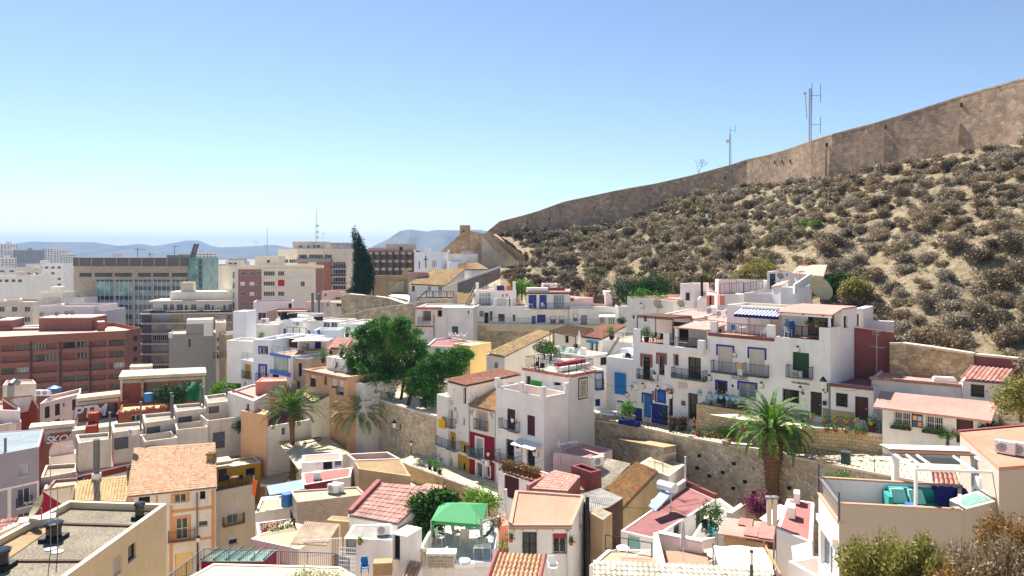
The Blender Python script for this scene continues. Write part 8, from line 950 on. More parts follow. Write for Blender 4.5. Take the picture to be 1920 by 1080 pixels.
tree('fig_tree','dense dark fig tree between the tile roof and the green canopy','tree',B,bl,11000,.14,'leaf_fig',[((0,0,-4),(0,0,1),.2,.12),((0,0,-1),(.9,.5,2.4),.1,.05)],9,shell=.6,clump=5);bushes('bush','light green weed on the lane wall behind the green canopy',895,945,60,1.1,'leaf_round',700,.12,seed=61);bushes('bush','light green vine beside the green canopy post',916,955,58,1.,'leaf_round',600,.12,seed=62);h=House('roof_terrace','white roof terrace carrying a green canopy, chairs and a brick grill','house',PG([(782,1067),(926,1067),(936,985),(822,990)],46.3),-27,'white_worn','roof_white',0,pt=.2);h.finish();fz=h.pts[0].z+.14;h.fbox(3,0.,h.F[3][3],-.18,-0.,fz,fz+.9,'parapet','white');h.fbox(1,1.4,h.F[1][3],-.18,0,fz,fz+.55,'parapet','white');h.fbox(0,2.4,4.6,-.3,0,fz,fz+.3,'front_kerb','white');t=thing('gazebo','green fabric gazebo on the white roof terrace','gazebo',PZ(860,1010,fz))
zc=fz+2.15;q=[PZ(808,976,zc),PZ(905,984,zc),PZ(914,944,zc),PZ(827,940,zc)];c=sum(q,V((0,0,0)))/4;r0=q[0].lerp(q[3],.5).lerp(c,.62)+UZ(.55);r1=q[1].lerp(q[2],.5).lerp(c,.62)+UZ(.55);m=MB();m.add([q[0],q[1],r1,r0]);m.add([q[1],q[2],r1]);m.add([q[2],q[3],r0,r1]);m.add([q[3],q[0],r0])
for a,b in zip(q,q[1:]+q[:1]):
 n=6
 for i in range(n):A=a.lerp(b,i/n);Bq=a.lerp(b,(i+1)/n);mid=A.lerp(Bq,.5);m.add([A-UZ(.2),mid-UZ(.27),mid,A]);m.add([mid-UZ(.27),Bq-UZ(.2),Bq,mid])
m.build('canopy',['fabric_green'],t)
for p in q:m=MB();m.bar(V((*p.xy,fz)),p,.03);m.build('leg',['metal_white'],t)
for i in(0,1):m=MB();p=q[i];o=(q[1-i]-p).normalized();m.add([p,p+o*.28,p+o*.1-UZ(1.1),p-UZ(1.1)]);m.build('corner_drape',['fabric_green'],t)
put('chair_c',PZ(871,1022,fz),pi+.1,'large padded beige chair under the green gazebo, back to the viewer',None,1.35);put('chair_c',PZ(856,1010,fz),2.2,'beige folding chair beside the padded chair under the gazebo',None,1.1);put('table_sq',PZ(890,1008,fz),.1,'white table with blue dishes under the green gazebo');put('chair_w',PZ(826,1020,fz),1.2,'white plastic chair against the terrace parapet',None,1.1)
for x,y in((912,995),(920,998)):put('chair_w',PZ(x,y,fz),-.6,'white chair at the back corner of the gazebo terrace','white chairs at the back of the gazebo terrace',1.)
put('pot_t2',PZ(928,1000,fz),0,'flowering pot at the corner of the gazebo terrace',None,1.4);put('pot_agave',PZ(941,1036,fz),0,'cactus pot on the edge of the gazebo terrace',None,.9);m=MB();b=PZ(828,1062,fz);m.cbox(b,1.7,.7,.85);o=m.build('grill',['tin_white'],None,org=b);tag(o,'brick faced barbecue block with a white top on the gazebo terrace','barbecue');m=MB();m.cbox(b+UZ(.854),1.85,.85,.1);m.build('top',['roof_white'],o);m=MB();m.cbox(b+V((0,-.38,.1)),1.45,.06,.65);m.build('brick_face',['brick_block'],o);t=thing('hammock','turquoise hammock chair on the gazebo terrace','hammock',PZ(900,1020,fz));m=MB();a=PZ(896,1022,fz)+UZ(.5);c_=PZ(924,1012,fz)+V((0,0,1.));e=V((.15,-.45,0));m.add([a,a+e,a.lerp(c_,.5)+e-UZ(.2),a.lerp(c_,.5)-UZ(.2)]);m.add([a.lerp(c_,.5)-UZ(.2),a.lerp(c_,.5)+e-UZ(.2),c_+e,c_]);m.build('cloth',['fabric_teal'],t);m=MB();m.bar(PZ(890,1022,fz),a,.03);m.bar(PZ(924,1014,fz),c_,.03)
m.build('frame',['metal_white'],t);t=thing('drying_rack','thin white clothes drying rack on the gazebo terrace','drying rack',PZ(905,1055,fz));m=MB();a=PZ(888,1058,fz);c_=PZ(920,1058,fz)
for k in range(7):m.bar(a+V((0,k*.1,1.)),c_+V((0,k*.1,1.)),.01)
for p in(a,c_):m.bar(p,p+V((0,.6,1.)),.014);m.bar(p+V((0,.6,0)),p+V((0,0,1.)),.014)
m.build('frame',['plastic_white'],t);put('ant',PZ(902,1078,fz-1),.4,'television aerial on a pole before the gazebo terrace',None,1.5);put('flue_s',PZ(795,1062,fz),0,'cowled flue at the corner of the gazebo terrace',None,1.4);m=MB();b=PZ(870,1063,fz);m.cbox(b,1.3,.5,.3);m.lathe(b+UZ(.3),[(.5,0),(.4,.14),(.1,.18)],10);tag(m.build('wash_tub',['plastic_white'],None,org=b),'white covered tub on the gazebo terrace edge','tub');h=House('tiled_house','orange pink tile roof at the bottom edge below the gazebo terrace','house',[PZ(905,1118,-18.5),PZ(1006,1122,-18.5),PZ(1022,1046,-17.5),PZ(932,1041,-17.5)],-27,'white','tile_orange',0);h.finish('t',tile_kw=dict(tw=.26,th=.4,res=8,amp=.06));m=MB();a,c_=(h.pts[0]+UZ(.2),h.pts[3]+UZ(.2));m.bar(a,c_,.12,0,8);a,c_=(h.pts[1]+UZ(.2),h.pts[2]+UZ(.2));m.bar(a,c_,.12,0,8);m.build('ridge',['roof_red'],h.root);h=House('tiled_house','scrap of brown tile roof between the annex and the gazebo terrace','house',[PZ(752,1092,-19.4),PZ(775,1092,-19.4),PZ(792,1060,-18.9),PZ(770,1056,-18.9)],-27,'white','tile_orange',0)
h.finish('t',tile_kw=dict(tw=.26,th=.4,res=6));h=House('white_house','white house with a flat terracotta roof, barred door and barred window','house',PG([(954,986),(1072,986),(1095,930),(967,921)],50),-27,'white','roof_terra',.06,.18,coping='terracotta_coping');h.win(0,980,998,1006,1048,'w',mul=1,bars='iron',**GD);h.win(0,1037,1001,1062,1037,'w',mul=1,bars='iron',glass='glass_dark');h.win(1,1086,955,1091,990,'shut',fill='shutter_beige');h.finish();h.fpx(0,1037,1001,1062,1008,-.1,.06,'blind','fabric_red');h.fbox(0,0,h.F[0][3],.003,.12,h.pts[0].z-.2,h.pts[0].z-.02,'eave','terracotta_coping')
for x in(964,980,1007,1036,1062):h.fpx(0,x-.8,991,x+.8,994,.003,.12,'beam_end','wood')
for x,y in((958,1014),(1071,1020)):put('pot_s',h.pt3(0,h.U(0,x),h.Z(0,.5,y),.18),0,'terracotta pot hung on the wall of the terracotta roofed house','terracotta pots hung on the white wall',1.1)
m=MB();m.bar(h.pt3(0,h.U(0,1065),-18.7,.15),h.pt3(0,h.U(0,1065),-24,.15),.09,0,8);m.build('drain_pipe',['metal_white'],h.root);put('chair_w',PZ(1036,1078,-20.9),.2,'white plastic chair in front of the terracotta roofed house',None,1.2);b=PZ(1099,1080,-21.5);m=MB();m.bar(V((b.x,48.5,-22)),V((b.x,48.5,zof(932,48.5))),.12,0,10);tag(m.build('flue_pipe',['black'],None,org=V((b.x,48.5,-22))),'tall black flue at the right corner of the terracotta roofed house','flue pipe');b=P(951,975,50.6);m=MB();m.bar(b,V((b.x-.1,b.y,zof(917,50.6))),.1,0,8);tag(m.build('flue_pipe',['metal_white'],None,org=b),'pale flue at the left corner of the terracotta roofed house','flue pipe');qh('planted_terrace','low white terrace full of red potted plants below the white corner house',R2((934,884,66.5),(1014,906,62.5),3),-26,'white','roof_terra',.1,((0,945,893,973,935,'shut',dict(fill='door_maroon')),),cat='terrace')
for i in range(9):put('pot_t2',P(945+i*8,882+i*2.2,66.6-i*.42),i,'russet plant in a pot on the planted white terrace','russet potted plants on the white terrace',1.1)
m=MB();rail_mb(m,P(936,885,66.4),P(1014,907,62.4),.9,.13,.014,1.4,style='scroll');tag(m.build('terrace_railing',['iron'],None,org=P(975,895,64.5)),'wrought iron railing of the planted white terrace','railing');h=House('tiled_house','rose pink tile roof with a red edge behind the terracotta roofed house','house',[PZ(992,920,-19.4),PZ(1064,925,-19.4),PZ(1088,896,-19),PZ(1040,885,-19)],-27,'salmon','tile_pink',0);h.finish('t',tile_kw=dict(tw=.36,th=.5,res=4,amp=.025));h.fbox(3,0,h.F[3][3],0.,.25,-20,-18.95,'verge','roof_red');fr('small pink roofed edge beside the pale flue',[(925,990),(952,984),(953,958),(940,968)],53,-27,'salmon','roof_red',.02);h=qh('red_wall','bright dark red parapet wall beside the pink shed',R2((1071,873,64),(1108,881,62),1.2),-26,'maroon','roof_darkred',.3,(),cat='wall');h=fr('pink painted shed with a ragged pink flat roof and a condenser',[(1037,848),(1117,860),(1148,842),(1092,831)],68,-26,'pinkish','roof_pink',.01)
put('ac',P(1121,874,65.5),.5,'condenser on the pink painted shed',None,1.3);put('ant_s',P(1051,885,66),0,'thin aerial in front of the pink painted shed',None,1.6);h=House('tiled_house','long pale cream tile roof with dark patches below the buttress','house',[PZ(1064,924,-20.2),PZ(1134,922,-20.2),PZ(1182,873,-18.9),PZ(1140,863,-18.9)],-27,'white_worn','tile_pale',0);h.finish('t',tile_kw=dict(tw=.26,th=.42,res=5,amp=.04));h=House('tiled_house','mossy brown barrel tile roof beside the pale cream roof','house',[PZ(1134,921,-20.1),PZ(1167,957,-20.1),PZ(1234,887,-18.8),PZ(1194,870,-18.8)],-27,'brown_plaster','tile_mossy',0);h.finish('t',tile_kw=dict(tw=.28,th=.42,res=7,amp=.075));q=[P(1086,927,57),P(1107,959,54.6),P(1141,951,55),P(1168,933,57),P(1125,915,60)];t=thing('tin_shed','grey patched sheet metal shed behind the black flue','shed',q[1]-UZ(3));m=MB();m.sheet(q,.08);m.build('roof',['tin_grey'],t)
m=MB();m.hexa([V((*p.xy,-27))for p in q],[p-UZ(.1)for p in q]);m.build('wall',['rust'],t);h=fr('tiny weathered wooden hutch at the foot of the sheet metal shed',[(1107,962),(1130,975),(1148,962),(1122,951)],54,-24,'brown_plaster','tin_grey',.01,'hutch','hutch');h=fr('white roof block with a beige sheet roof beside the mossy tiles',[(1197,870),(1254,893),(1284,871),(1222,855)],66.5,-27,'white_pink','roof_beige',.02);put('ant_s',P(1243,905,62),.4,'thin aerial on the beige sheet roofed block',None,1.4);m=MB();b=P(1285,905,63.5);m.bar(b,V((b.x,b.y,zof(856,63.5))),.09,0,6);tag(m.build('drain_pipe',['metal_white'],None,org=b),'white pipe at the corner of the beige sheet roofed block','pipe');h=House('maroon_roof_house','white house with a maroon shaded roof and a solar water heater','house',PG([(1164,995),(1224,1009),(1342,936),(1286,911)],53.4),-27,'white','roof_maroon',.05,.15);h.win(0,1174,1005,1199,1030,'w',glass='glass_green')
h.win(1,1305,957,1317,988,'w',bars='iron',glass='glass_dark');h.win(1,1263,980,1277,1010,'door',fill='glass_dark');h.finish();h.fbox(3,0,h.F[3][3]*.55,-.1,.22,h.pts[0].z,h.pts[0].z+.55,'parapet','white');h.fbox(2,0,h.F[2][3],-.1,.2,h.pts[0].z,h.pts[0].z+.4,'parapet','maroon');t=thing('solar_heater','tilted solar panel with a round tank on the maroon roof','solar heater',PZ(1240,948,h.pts[0].z));pn=[P(1216,948,56.3),P(1229,958,55.3),P(1258,926,57.2),P(1241,917,58.2)];m=MB();m.sheet(pn,.1);m.build('panel',['panel_blue'],t);m=MB();m.bar(P(1237,908,58.4),P(1266,916,57.),.36,0,14);m.build('tank',['metal_white'],t);m=MB()
for p in(pn[2],pn[3]):m.bar(p,V((*p.xy,h.pts[0].z)),.04)
m.build('stand',['steel'],t);put('ant',P(1228,905,60),.9,'aerial behind the solar tank on the maroon roof house',None,1.1);fr('paved yard with grey floor beside the barred window of the maroon roof house',[(1290,1018),(1340,1008),(1362,975),(1322,968)],52,-26,'white','roof_grey',.02,'yard','yard');h=qh('yard_wall','white yard wall at the foot of the long retaining wall',R2((1342,938,60),(1382,957,56.5),.4),-26,'white','coping',0.,(),cat='wall');h=qh('yard_wall','cream yard wall joining the white yard wall and the pink sheet roof',R2((1372,966,55.5),(1398,950,57.5),.4),-26,'cream','coping',0.,(),cat='wall');bushes('bush','dark green potted shrub in the white walled yard',1333,985,54.5,1.,'leaf_fig',1100,.09,seed=71,hz=1.5);put('chair_d',PZ(1325,1000,-20.3),.4,'dark chair in the white walled yard');put('chair_t',PZ(1337,1010,-20),1.,'turquoise chair in the white walled yard');p=PG([(1345,1000),(1451,1015),(1456,981),(1359,970)],50)
t=thing('tin_canopy','pink canopy roof patched with ribbed red sheets','canopy',p[0]-UZ(2.5));m=MB();m.sheet(p,.08);m.build('roof',['roof_pink'],t)
def patch(a,b,c_,d):m=MB();m.sheet([V((*PZ(x,y,p[0].z).xy,p[0].z+.1))for x,y in(a,b,c_,d)],.04);m.build('ribbed_sheet',['tin_pink'],t)
patch((1383,985),(1410,990),(1412,976),(1388,973));patch((1394,1005),(1420,1009),(1424,992),(1398,988));patch((1421,1010),(1450,1014),(1455,982),(1427,979))
for q in p:m=MB();m.bar(V((*q.xy,-24)),q,.06);m.build('post',['metal_grey'],t)
m=MB();a,b=(p[0]+V((.6,.3,-.3)),p[1]+V((-.3,.3,-.3)));m.hexa([V((*a.xy,-23)),V((*b.xy,-23)),V((b.x,b.y+.1,-23)),V((a.x,a.y+.1,-23))],[a,b,b+V((0,.1,0)),a+V((0,.1,0))]);m.build('reed_screen',['wood_pale'],t)
def sail():
 c=[P(1337,1022,45),P(1432,1026,44),P(1453,1077,41),P(1350,1071,41.5)];m=MB();n=10
 def q(i,j):u,v=(i/n,j/n);p=c[0].lerp(c[1],u).lerp(c[3].lerp(c[2],u),v);return p-UZ(.35*sin(pi*u)*sin(pi*v)+.05*sin(u*9+v*4))
 for i in range(n):
  for j in range(n):m.add([q(i,j+1),q(i+1,j+1),q(i+1,j),q(i,j)])
 t=thing('shade_sail','white cloth shade sail stretched over a yard at the bottom right','shade sail',c[3]-UZ(2));m.build('cloth',['fabric_white'],t,smooth=True)
 for p in c:m=MB();m.bar(p-UZ(4),p+UZ(.1),.05);m.build('post',['rust'],t)
 m=MB();m.bar(c[1]+V((.1,0,.05)),c[2]+V((.3,0,0)),.07);m.build('beam',['wood_pale'],t)
sail();h=qh('yard_wall','pinkish yard wall behind the lilac parasol',R2((1232,1003,49),(1316,1020,47.5),.5),-26,'white_pink','roof_white',0.,(),cat='wall');qh('yard_wall','pale pinkish wall end running towards the viewer beside the lilac parasol',[PZ(1225,1003,-18.6),PZ(1233,1001,-18.6),PZ(1248,1062,-18.6),PZ(1235,1062,-18.6)],-26,'white_pink','roof_white',0.,(),cat='wall');fr('terracotta floored yard around the lilac parasol',[(1232,1068),(1330,1068),(1325,1040),(1238,1036)],45.5,-26,'white','roof_terra',0.,'yard','yard');put('par_lilac',PZ(1281,1062,-19.3),0,'lilac closed parasol in the terracotta floored yard',None,1.15);fr('white low parapet block behind the shade sail',[(1297,1062),(1340,1050),(1338,1028),(1300,1032)],46,-26,'white','roof_cream',.02);h=House('tiled_house','wide pale cream tile roof along the bottom edge','house',[P(1112,1142,38.5),P(1470,1150,38),PZ(1440,1070,-17.7),PZ(1112,1056,-17.7)],-27,'white','tile_pale',0)
h.finish('t',tile_kw=dict(tw=.3,th=.42,res=6,amp=.04));fr('short orange tiled parapet above the pale cream roof',[(1160,1058),(1230,1060),(1228,1046),(1164,1043)],46,-26,'salmon','roof_terra',.02,'parapet','wall');h=fr('white walled yard with laundry rails beside the maroon roof house',[(1105,1060),(1160,1056),(1222,1030),(1140,1030)],47.5,-26,'white','roof_beige',.1,'yard','yard');m=MB();rail_mb(m,PZ(1135,1030,-18.7),PZ(1222,1046,-18.7),.9,.6,.02,1.5);tag(m.build('laundry_rail',['iron'],None,org=PZ(1180,1040,-18.7)),'black laundry rails in the white walled yard','rail');put('table_w',PZ(1168,1048,-19),0,'white table below the laundry rails');t=thing('bollard_lamp','dark square bollard lamp with a yellow light panel at the bottom edge','lamp',P(1409,1100,36));m=MB();a=P(1409,1110,36);m.bar(a,V((a.x,a.y,zof(1058,36))),.09,0,4);m.build('post',['bin_green'],t);m=MB();m.bar(V((a.x,a.y,zof(1057.8,36))),V((a.x,a.y,zof(1036,36))),.085,0,4)
m.build('lantern',['fabric_cream'],t);m=MB();m.bar(V((a.x,a.y,zof(1035.8,36))),V((a.x,a.y,zof(1032,36))),.1,0,4);m.build('cap',['iron'],t);h=fr('pinkish house with a faded red flat roof left of the sofa terrace',[(1456,991),(1523,1018),(1527,942),(1476,934)],48,-26,'white_pink','roof_red',.02)
for x,y,s in((1494,943,1.2),(1485,970,1.2)):put('ac',PZ(x,y,h.pts[0].z),1.2,'condenser on end on the faded red flat roof','condensers on the faded red roof',s)
for x in(1442,1453):b=P(x,985,48.5);m=MB();m.lathe(b,[(.17,0),(.17,1.75)],10);t=thing('flue_pipe','beige flue with a flat cowl beside the faded red roof','flue pipe',b,'two beige flues by the red roof');m.build('pipe',['pale_stone'],t);m=MB();m.lathe(b+UZ(1.754),[(.26,0),(.26,.12),(.1,.16)],10);m.build('cap',['metal_grey'],t)
bushes('bougainvillea','purple bougainvillea against the retaining wall',1427,965,56,1.2,'leaf_bougain',1500,.1,seed=75,hz=1.1);m=MB();m.sheet([P(1424,972,53),P(1452,985,51),P(1474,950,53.5),P(1462,945,55)],.05);tag(m.build('canvas_sheet',['fabric_white'],None,org=P(1450,965,53)),'white canvas sheet beside the beige flues','canvas');sheet_px('roof_patch','white corrugated sheet roof at the foot of the glazed white facade',[(1484,1024),(1522,1014),(1524,1052),(1488,1060)],Y0=45,mat='tin_white',th=.1,cat='roof');qh('house','white wall strip house below the corrugated sheet at the bottom edge',R2((1478,1052,42),(1530,1060,40),2),-26,'white_pink','roof_pink',.02,());zs_=-10.18;n0=PZ(1573,946,zs_);n1=PZ(1803,958,zs_);f0=PZ(1535,895,zs_);f1=PZ(1803,911,zs_);h=House('sofa_terrace_house','grey beige house with a sheltered sofa terrace at the lower right','house',[n0,n1,f1,f0],-22,'beige_grey','roof_beige',1.05,.14)
h.skip={3};h.finish();fl=h.zr;k3=House('white_facade','x','house',[f0,n0,n0+V((.3,.1,0)),f0+V((.3,.1,0))],-22,'white',None,0);k3.root.name='white_facade'
for p in k3.pts:p.z-=.75
k3.F=[(k3.pts[i],k3.pts[(i+1)%4],f[2],f[3],f[4])for i,f in enumerate(k3.F)];k3.win(0,1538,1008,1562,1075,'w',mul=1,glass='glass_blue');k3.finish();k3.root['label']='white front with a sliding glass door under the sofa terrace railing';k3.fbox(0,0,k3.F[0][3],-.25,.06,k3.pts[0].z+.004,k3.pts[0].z+.1,'coping','terracotta_coping');k3.fbox(0,.5,k3.F[0][3]-.15,0.,.22,k3.pts[0].z-.95,k3.pts[0].z-.7,'awning_box','cream');m=MB();a,b=(k3.pts[0]+UZ(.1),k3.pts[1]+UZ(.1))
for i in range(7):m.bar(a+UZ(.15+i*.14),b+UZ(.15+i*.14),.014)
m.bar(b,b+UZ(1.15),.045);m.bar(a,a+UZ(1.25),.06);m.build('railing',['iron_grey'],k3.root)
for j,(A,Bq)in enumerate(((n0,n1),(f0,f1))):m=MB();d=(Bq-A).normalized();nn=V((-d.y,d.x,0))*.17;m.hexa([A,Bq,Bq+nn,A+nn]if j==0 else[A-nn,Bq-nn,Bq,A],[p+UZ(.06)for p in([A,Bq,Bq+nn,A+nn]if j==0 else[A-nn,Bq-nn,Bq,A])]);m.build('coping',['terracotta_coping'],h.root)
m=MB();d=(f1-f0).normalized();m.box(f0+V((0,-.16,0)),(d.x,d.y),.2,(f1-f0).length-.1,-0.,.02,fl,zs_-.01);m.build('inner_face',['white_blue'],h.root);u=House('upper_house','grey beige upper house with an orange flat roof and condensers at the right edge','house',[P(1873,877,29),P(2050,877,30),P(2050,835,37),P(1800,836,34.6)],-22,'beige_grey','roof_terra',0)
for p in u.pts:p.z=-8.55
u.pts[0]=u.pts[0];u.finish();m=MB();a,b=(u.pts[3],u.pts[2]);m.hexa([a,b,b+V((0,.2,0)),a+V((0,.2,0))],[p+UZ(.2)for p in(a,b,b+V((0,.2,0)),a+V((0,.2,0)))]);m.build('parapet',['maroon'],u.root);rz0=-8.41;put('ac',PZ(1886,852,rz0),-.9,'large white condenser on the orange flat roof',None,.85);put('ac',PZ(1917,856,rz0),-.9,'large condenser at the right edge of the orange flat roof',None,.85);t=thing('stair_box','white stair enclosure with a slanted glass hatch beside the sofa terrace','stair box',PZ(1830,955,-11));A=P(1802,957,29.25);Bq=P(1890,934,29.3);C=P(1846,916,31);D=P(1780,936,31.2);m=MB();m.hexa([V((*p.xy,-20))for p in(A,Bq,C,D)],[A,Bq,C,D]);m.build('body',['beige_grey'],t);m=MB();up=UZ(.03);g=lambda u_,v_:A.lerp(Bq,u_).lerp(D.lerp(C,u_),v_)+up;m.sheet([g(.12,.15),g(.72,.15),g(.72,.85),g(.12,.85)],.02);m.build('hatch_glass',['glass_green'],t);m=MB();m.hexa([V((*p.xy,-12))for p in(P(1864,895,31),P(1890,890,30.2),P(1892,890,31.2),P(1866,895,32))],[P(1864,887,31),P(1890,886,30.2),P(1892,886,31.2),P(1866,887,32)])
m.build('side_wall',['white'],t);t=thing('glass_door','white framed sliding glass door at the back of the sofa terrace','door',P(1840,930,31.6));m=MB();a,b=(P(1822,930,32.3),P(1866,925,30.9))
for i in range(9):p=a.lerp(b,i/8);m.bar(p-UZ(.4),V((*p.xy,-8.75)),.03)
m.bar(V((*a.xy,-8.7)),V((*b.xy,-8.7)),.05);m.build('frame',['frame_white'],t);m=MB();e=V((.06,.04,0));m.hexa([V((*p.xy,-11.2))for p in(a+e,b+e,b+e*1.5,a+e*1.5)],[V((*p.xy,-8.75))for p in(a+e,b+e,b+e*1.5,a+e*1.5)]);m.build('glass',['glass_pale'],t);zp=-8.85;t=thing('terrace_pergola','white metal pergola with a brown reed blind over the sofa terrace','pergola',PZ(1718,952,fl));q=[P(1717,882,30.2),P(1875,886,29.8),P(1810,846,33.),P(1660,842,33.4)]
for p in q:p.z=zp
m=MB();m.bar(q[0],q[1],.07);m.bar(q[3],q[2],.1);m.bar(q[2],q[1],.06);m.build('beam',['plastic_white'],t)
for f in(0.,.14,.27,.72):m=MB();m.bar(q[0].lerp(q[1],f),q[3].lerp(q[2],f+.02),.055);m.build('rafter',['plastic_white'],t)
for p,r in((q[0],.07),(q[3]+V((.35,-.2,0)),.17)):m=MB();m.bar(V((*p.xy,fl)),p-UZ(.05),r);m.build('post',['plastic_white'],t)
m=MB();m.sheet([q[3].lerp(q[0],.3)+UZ(.06),q[2].lerp(q[1],.3)+UZ(.06),q[2]+V((.1,.2,.1)),q[3]+V((-.1,.2,.1))],.03);m.build('reed_blind',['cane'],t);m=MB();m.sheet([q[3].lerp(q[0],.16)+UZ(.12),q[2].lerp(q[1],.16)+UZ(.12),q[2]+V((.15,.25,.14)),q[3]+V((-.15,.25,.14))],.03);m.build('cover',['fabric_cream'],t)
def sofa():
 d=(f1-f0).normalized();nn=V((d.y,-d.x,0));o=PZ(1664,911,zs_)*1.;o=f0+d*((1663-1535)/(1803-1535)*(f1-f0).length)+nn*.22;t=thing('sofa','teal corner sofa against the white parapet','sofa',V((*o.xy,fl)));L=3.
 def bx(nm,mt,u0,u1,w0,w1,za,zb):m=MB();m.box(o,(d.x,d.y),u0,u1,w0,w1,fl+za,fl+zb);ob=m.build(nm,[mt],t);bv=ob.modifiers.new('bevel','BEVEL');bv.width=.07;bv.segments=3
 bx('seat','fabric_teal',0,L,0,.95,.1,.42);bx('backrest','fabric_teal',0,L,0,.25,.43,.95);bx('armrest','fabric_teal',-.2,-.01,0,1.,.1,.75);bx('chaise','fabric_teal',0,.8,.96,1.7,.1,.42)
 for a,c in((.05,'fabric_aqua'),(.75,'fabric_aqua')):m=MB();p=o+d*(a+.3)+nn*.75;m.hexa([V((p.x-.3,p.y,fl+.45)),V((p.x+.3,p.y-.05,fl+.45)),V((p.x+.3,p.y+.2,fl+.45)),V((p.x-.3,p.y+.2,fl+.45))],[V((p.x-.28,p.y+.3,fl+.95)),V((p.x+.28,p.y+.25,fl+.95)),V((p.x+.28,p.y+.45,fl+.95)),V((p.x-.28,p.y+.45,fl+.95))]);ob=m.build('cushion',[c],t);bv=ob.modifiers.new('bevel','BEVEL');bv.width=.08;bv.segments=3
 bx('low_cushion','fabric_blue',.4,.8,1.1,1.5,.43,.6);m=MB();rr=random.Random(3);n=10
 def q(i,j):u_=1.75+i*1.35/n;v_=j/n;w=-.05+.3*min(1,v_*3)+max(0,v_-.33)*1.1;z=.98 if v_<.33 else .98-(v_-.33)*1.6 if v_<.65 else .47;return o+d*(u_+.06*sin(j*1.7))+nn*(w+.05*sin(i*1.9+j))+UZ(fl-o.z+max(.44,z)+.05+.04*sin(i*2.3+j*1.3))
 for i in range(n):
  for j in range(n):m.add([q(i,j),q(i,j+1),q(i+1,j+1),q(i+1,j)])
 m.build('throw_blanket',['fabric_navy'],t,smooth=True);b2=o+d*1.5+nn*1.6;m=MB();m.box(b2,(d.x,d.y),-.6,.7,-.3,.35,fl+.25,fl+.32);ob=m.build('coffee_table',['wood_pale'],None,org=V((*b2.xy,fl)));tag(ob,'low pale wooden coffee table before the teal sofa','table')
 for x,y in((-.5,-.2),(.6,-.2),(.6,.25),(-.5,.25)):m=MB();p=b2+d*x+nn*y;m.bar(V((*p.xy,fl)),V((*p.xy,fl+.25)),.03);m.build('leg',['wood_pale'],ob)
 l=o+d*3.7+nn*.5;lt=thing('floor_lamp','tripod floor lamp with a wide pale shade beside the sofa','lamp',V((*l.xy,fl)));m=MB()
 for a in(0,2.1,4.2):m.bar(V((l.x+.3*cos(a),l.y+.3*sin(a),fl)),V((l.x,l.y,fl+1.2)),.025)
 m.build('tripod',['wood_pale'],lt);m=MB();m.lathe(V((l.x,l.y,fl+1.2)),[(.45,0),(.38,.5)],16);m.build('shade',['fabric_white'],lt);c=o+d*2.75+nn*1.5;ct=thing('folding_stand','slim folding stand draped with blue and white cloth','stand',V((*c.xy,fl)));m=MB();m.bar(V((*c.xy,fl)),c+V((.3,.1,fl-c.z+1.)),.02);m.bar(c+V((.35,.1,fl-c.z)),c+UZ(fl-c.z+1.),.02);m.build('frame',['metal_white'],ct);m=MB();m.hexa([c+V((.05,-.1,fl-c.z+.1)),c+V((.5,-.1,fl-c.z+.05)),c+V((.5,.05,fl-c.z+.05)),c+V((.05,.05,fl-c.z+.1))],[c+V((0,-.1,fl-c.z+.75)),c+V((.2,-.1,fl-c.z+.7)),c+V((.2,.05,fl-c.z+.7)),c+V((0,.05,fl-c.z+.75))]);m.build('cloth',['fabric_blue'],ct)
sofa();put('pot_g',PZ(1586,935,fl),0,'leafy plant in a wide grey bowl on the sofa terrace',None,.85);put('pot_kg',PZ(1558,925,fl),0,'small dark potted plant behind the sofa terrace railing',None,.6);h=House('tiled_house','faded red tile patch roof just beyond the sofa terrace','house',[PZ(1748,912,-12.2),PZ(1800,915,-12.2),PZ(1790,885,-11.6),PZ(1745,882,-11.6)],-20,'white','tile_pink',0);h.finish('t')
for px,py,Y,R,mt,n,s,l in((1655,1075,21,1.25,'bush_front',9000,.06,'large olive green broom bush below the grey beige terrace wall'),(1712,1070,20.5,1.1,'bush_front',8000,.06,'second olive broom bush right of the largest one'),(1600,1100,21,.9,'bush_rust',5000,.06,'low brownish bush left of the olive broom'),(1800,1080,20.5,1.25,'bush_dry',9000,.055,'large dry grey bush in the bottom right corner'),(1880,1078,20,1.2,'bush_dry',9000,.055,'taller dry grey bush at the right edge'),(1910,1030,20.5,1.2,'bush_rust',7000,.055,'rust brown dry bush behind the grey bush at the right edge'),(1760,1095,19,.9,'bush_rust',5000,.055,'low rust coloured bush between the olive and grey bushes')):o=link('front_bush',twig_mesh('foliage',R,R*1.5,n,mt,int(px),s),loc=P(px,py,Y)-UZ(.72));tag(o,l,'bush')
m=MB();b=P(1852,1020,24);m.bar(b-V((0,0,1)),V((*b.xy,zof(998,24))),.07,0,6);tag(m.build('marker_post',['wood_pale'],None,org=b),'short wooden post standing among the dry grey bushes','post');bl_=P(580,1095,40);t=thing('flowering_bush','pale cream flowering bush at the bottom edge','bush',bl_);link('crown',crown_mesh('crown',[(0,0,.3,.9,.6),(1.2,0,.1,.8,.5),(-1,0,.05,.7,.4)],2600,.07,'leaf_flower',81,.5,clump=6),t);limb_mesh('trunk',[(bl_-UZ(2),bl_,.06,.04)],'bark',t);bl_=P(660,1100,38.5);h=fr('cream terrace with a blue railing along the bottom edge',[(330,1095),(690,1095),(640,1062),(400,1056)],42,-30,'cream_worn','roof_cream',.05);m=MB();a,b,c_,d=(P(313,1082,47),P(383,1030,51),P(628,1039,48),P(655,1050,44))
for p,q in((a,b),(b,c_),(c_,d)):rail_mb(m,p-V((0,0,1)),q-V((0,0,1)),1.05,.15,.012,2.,.03)
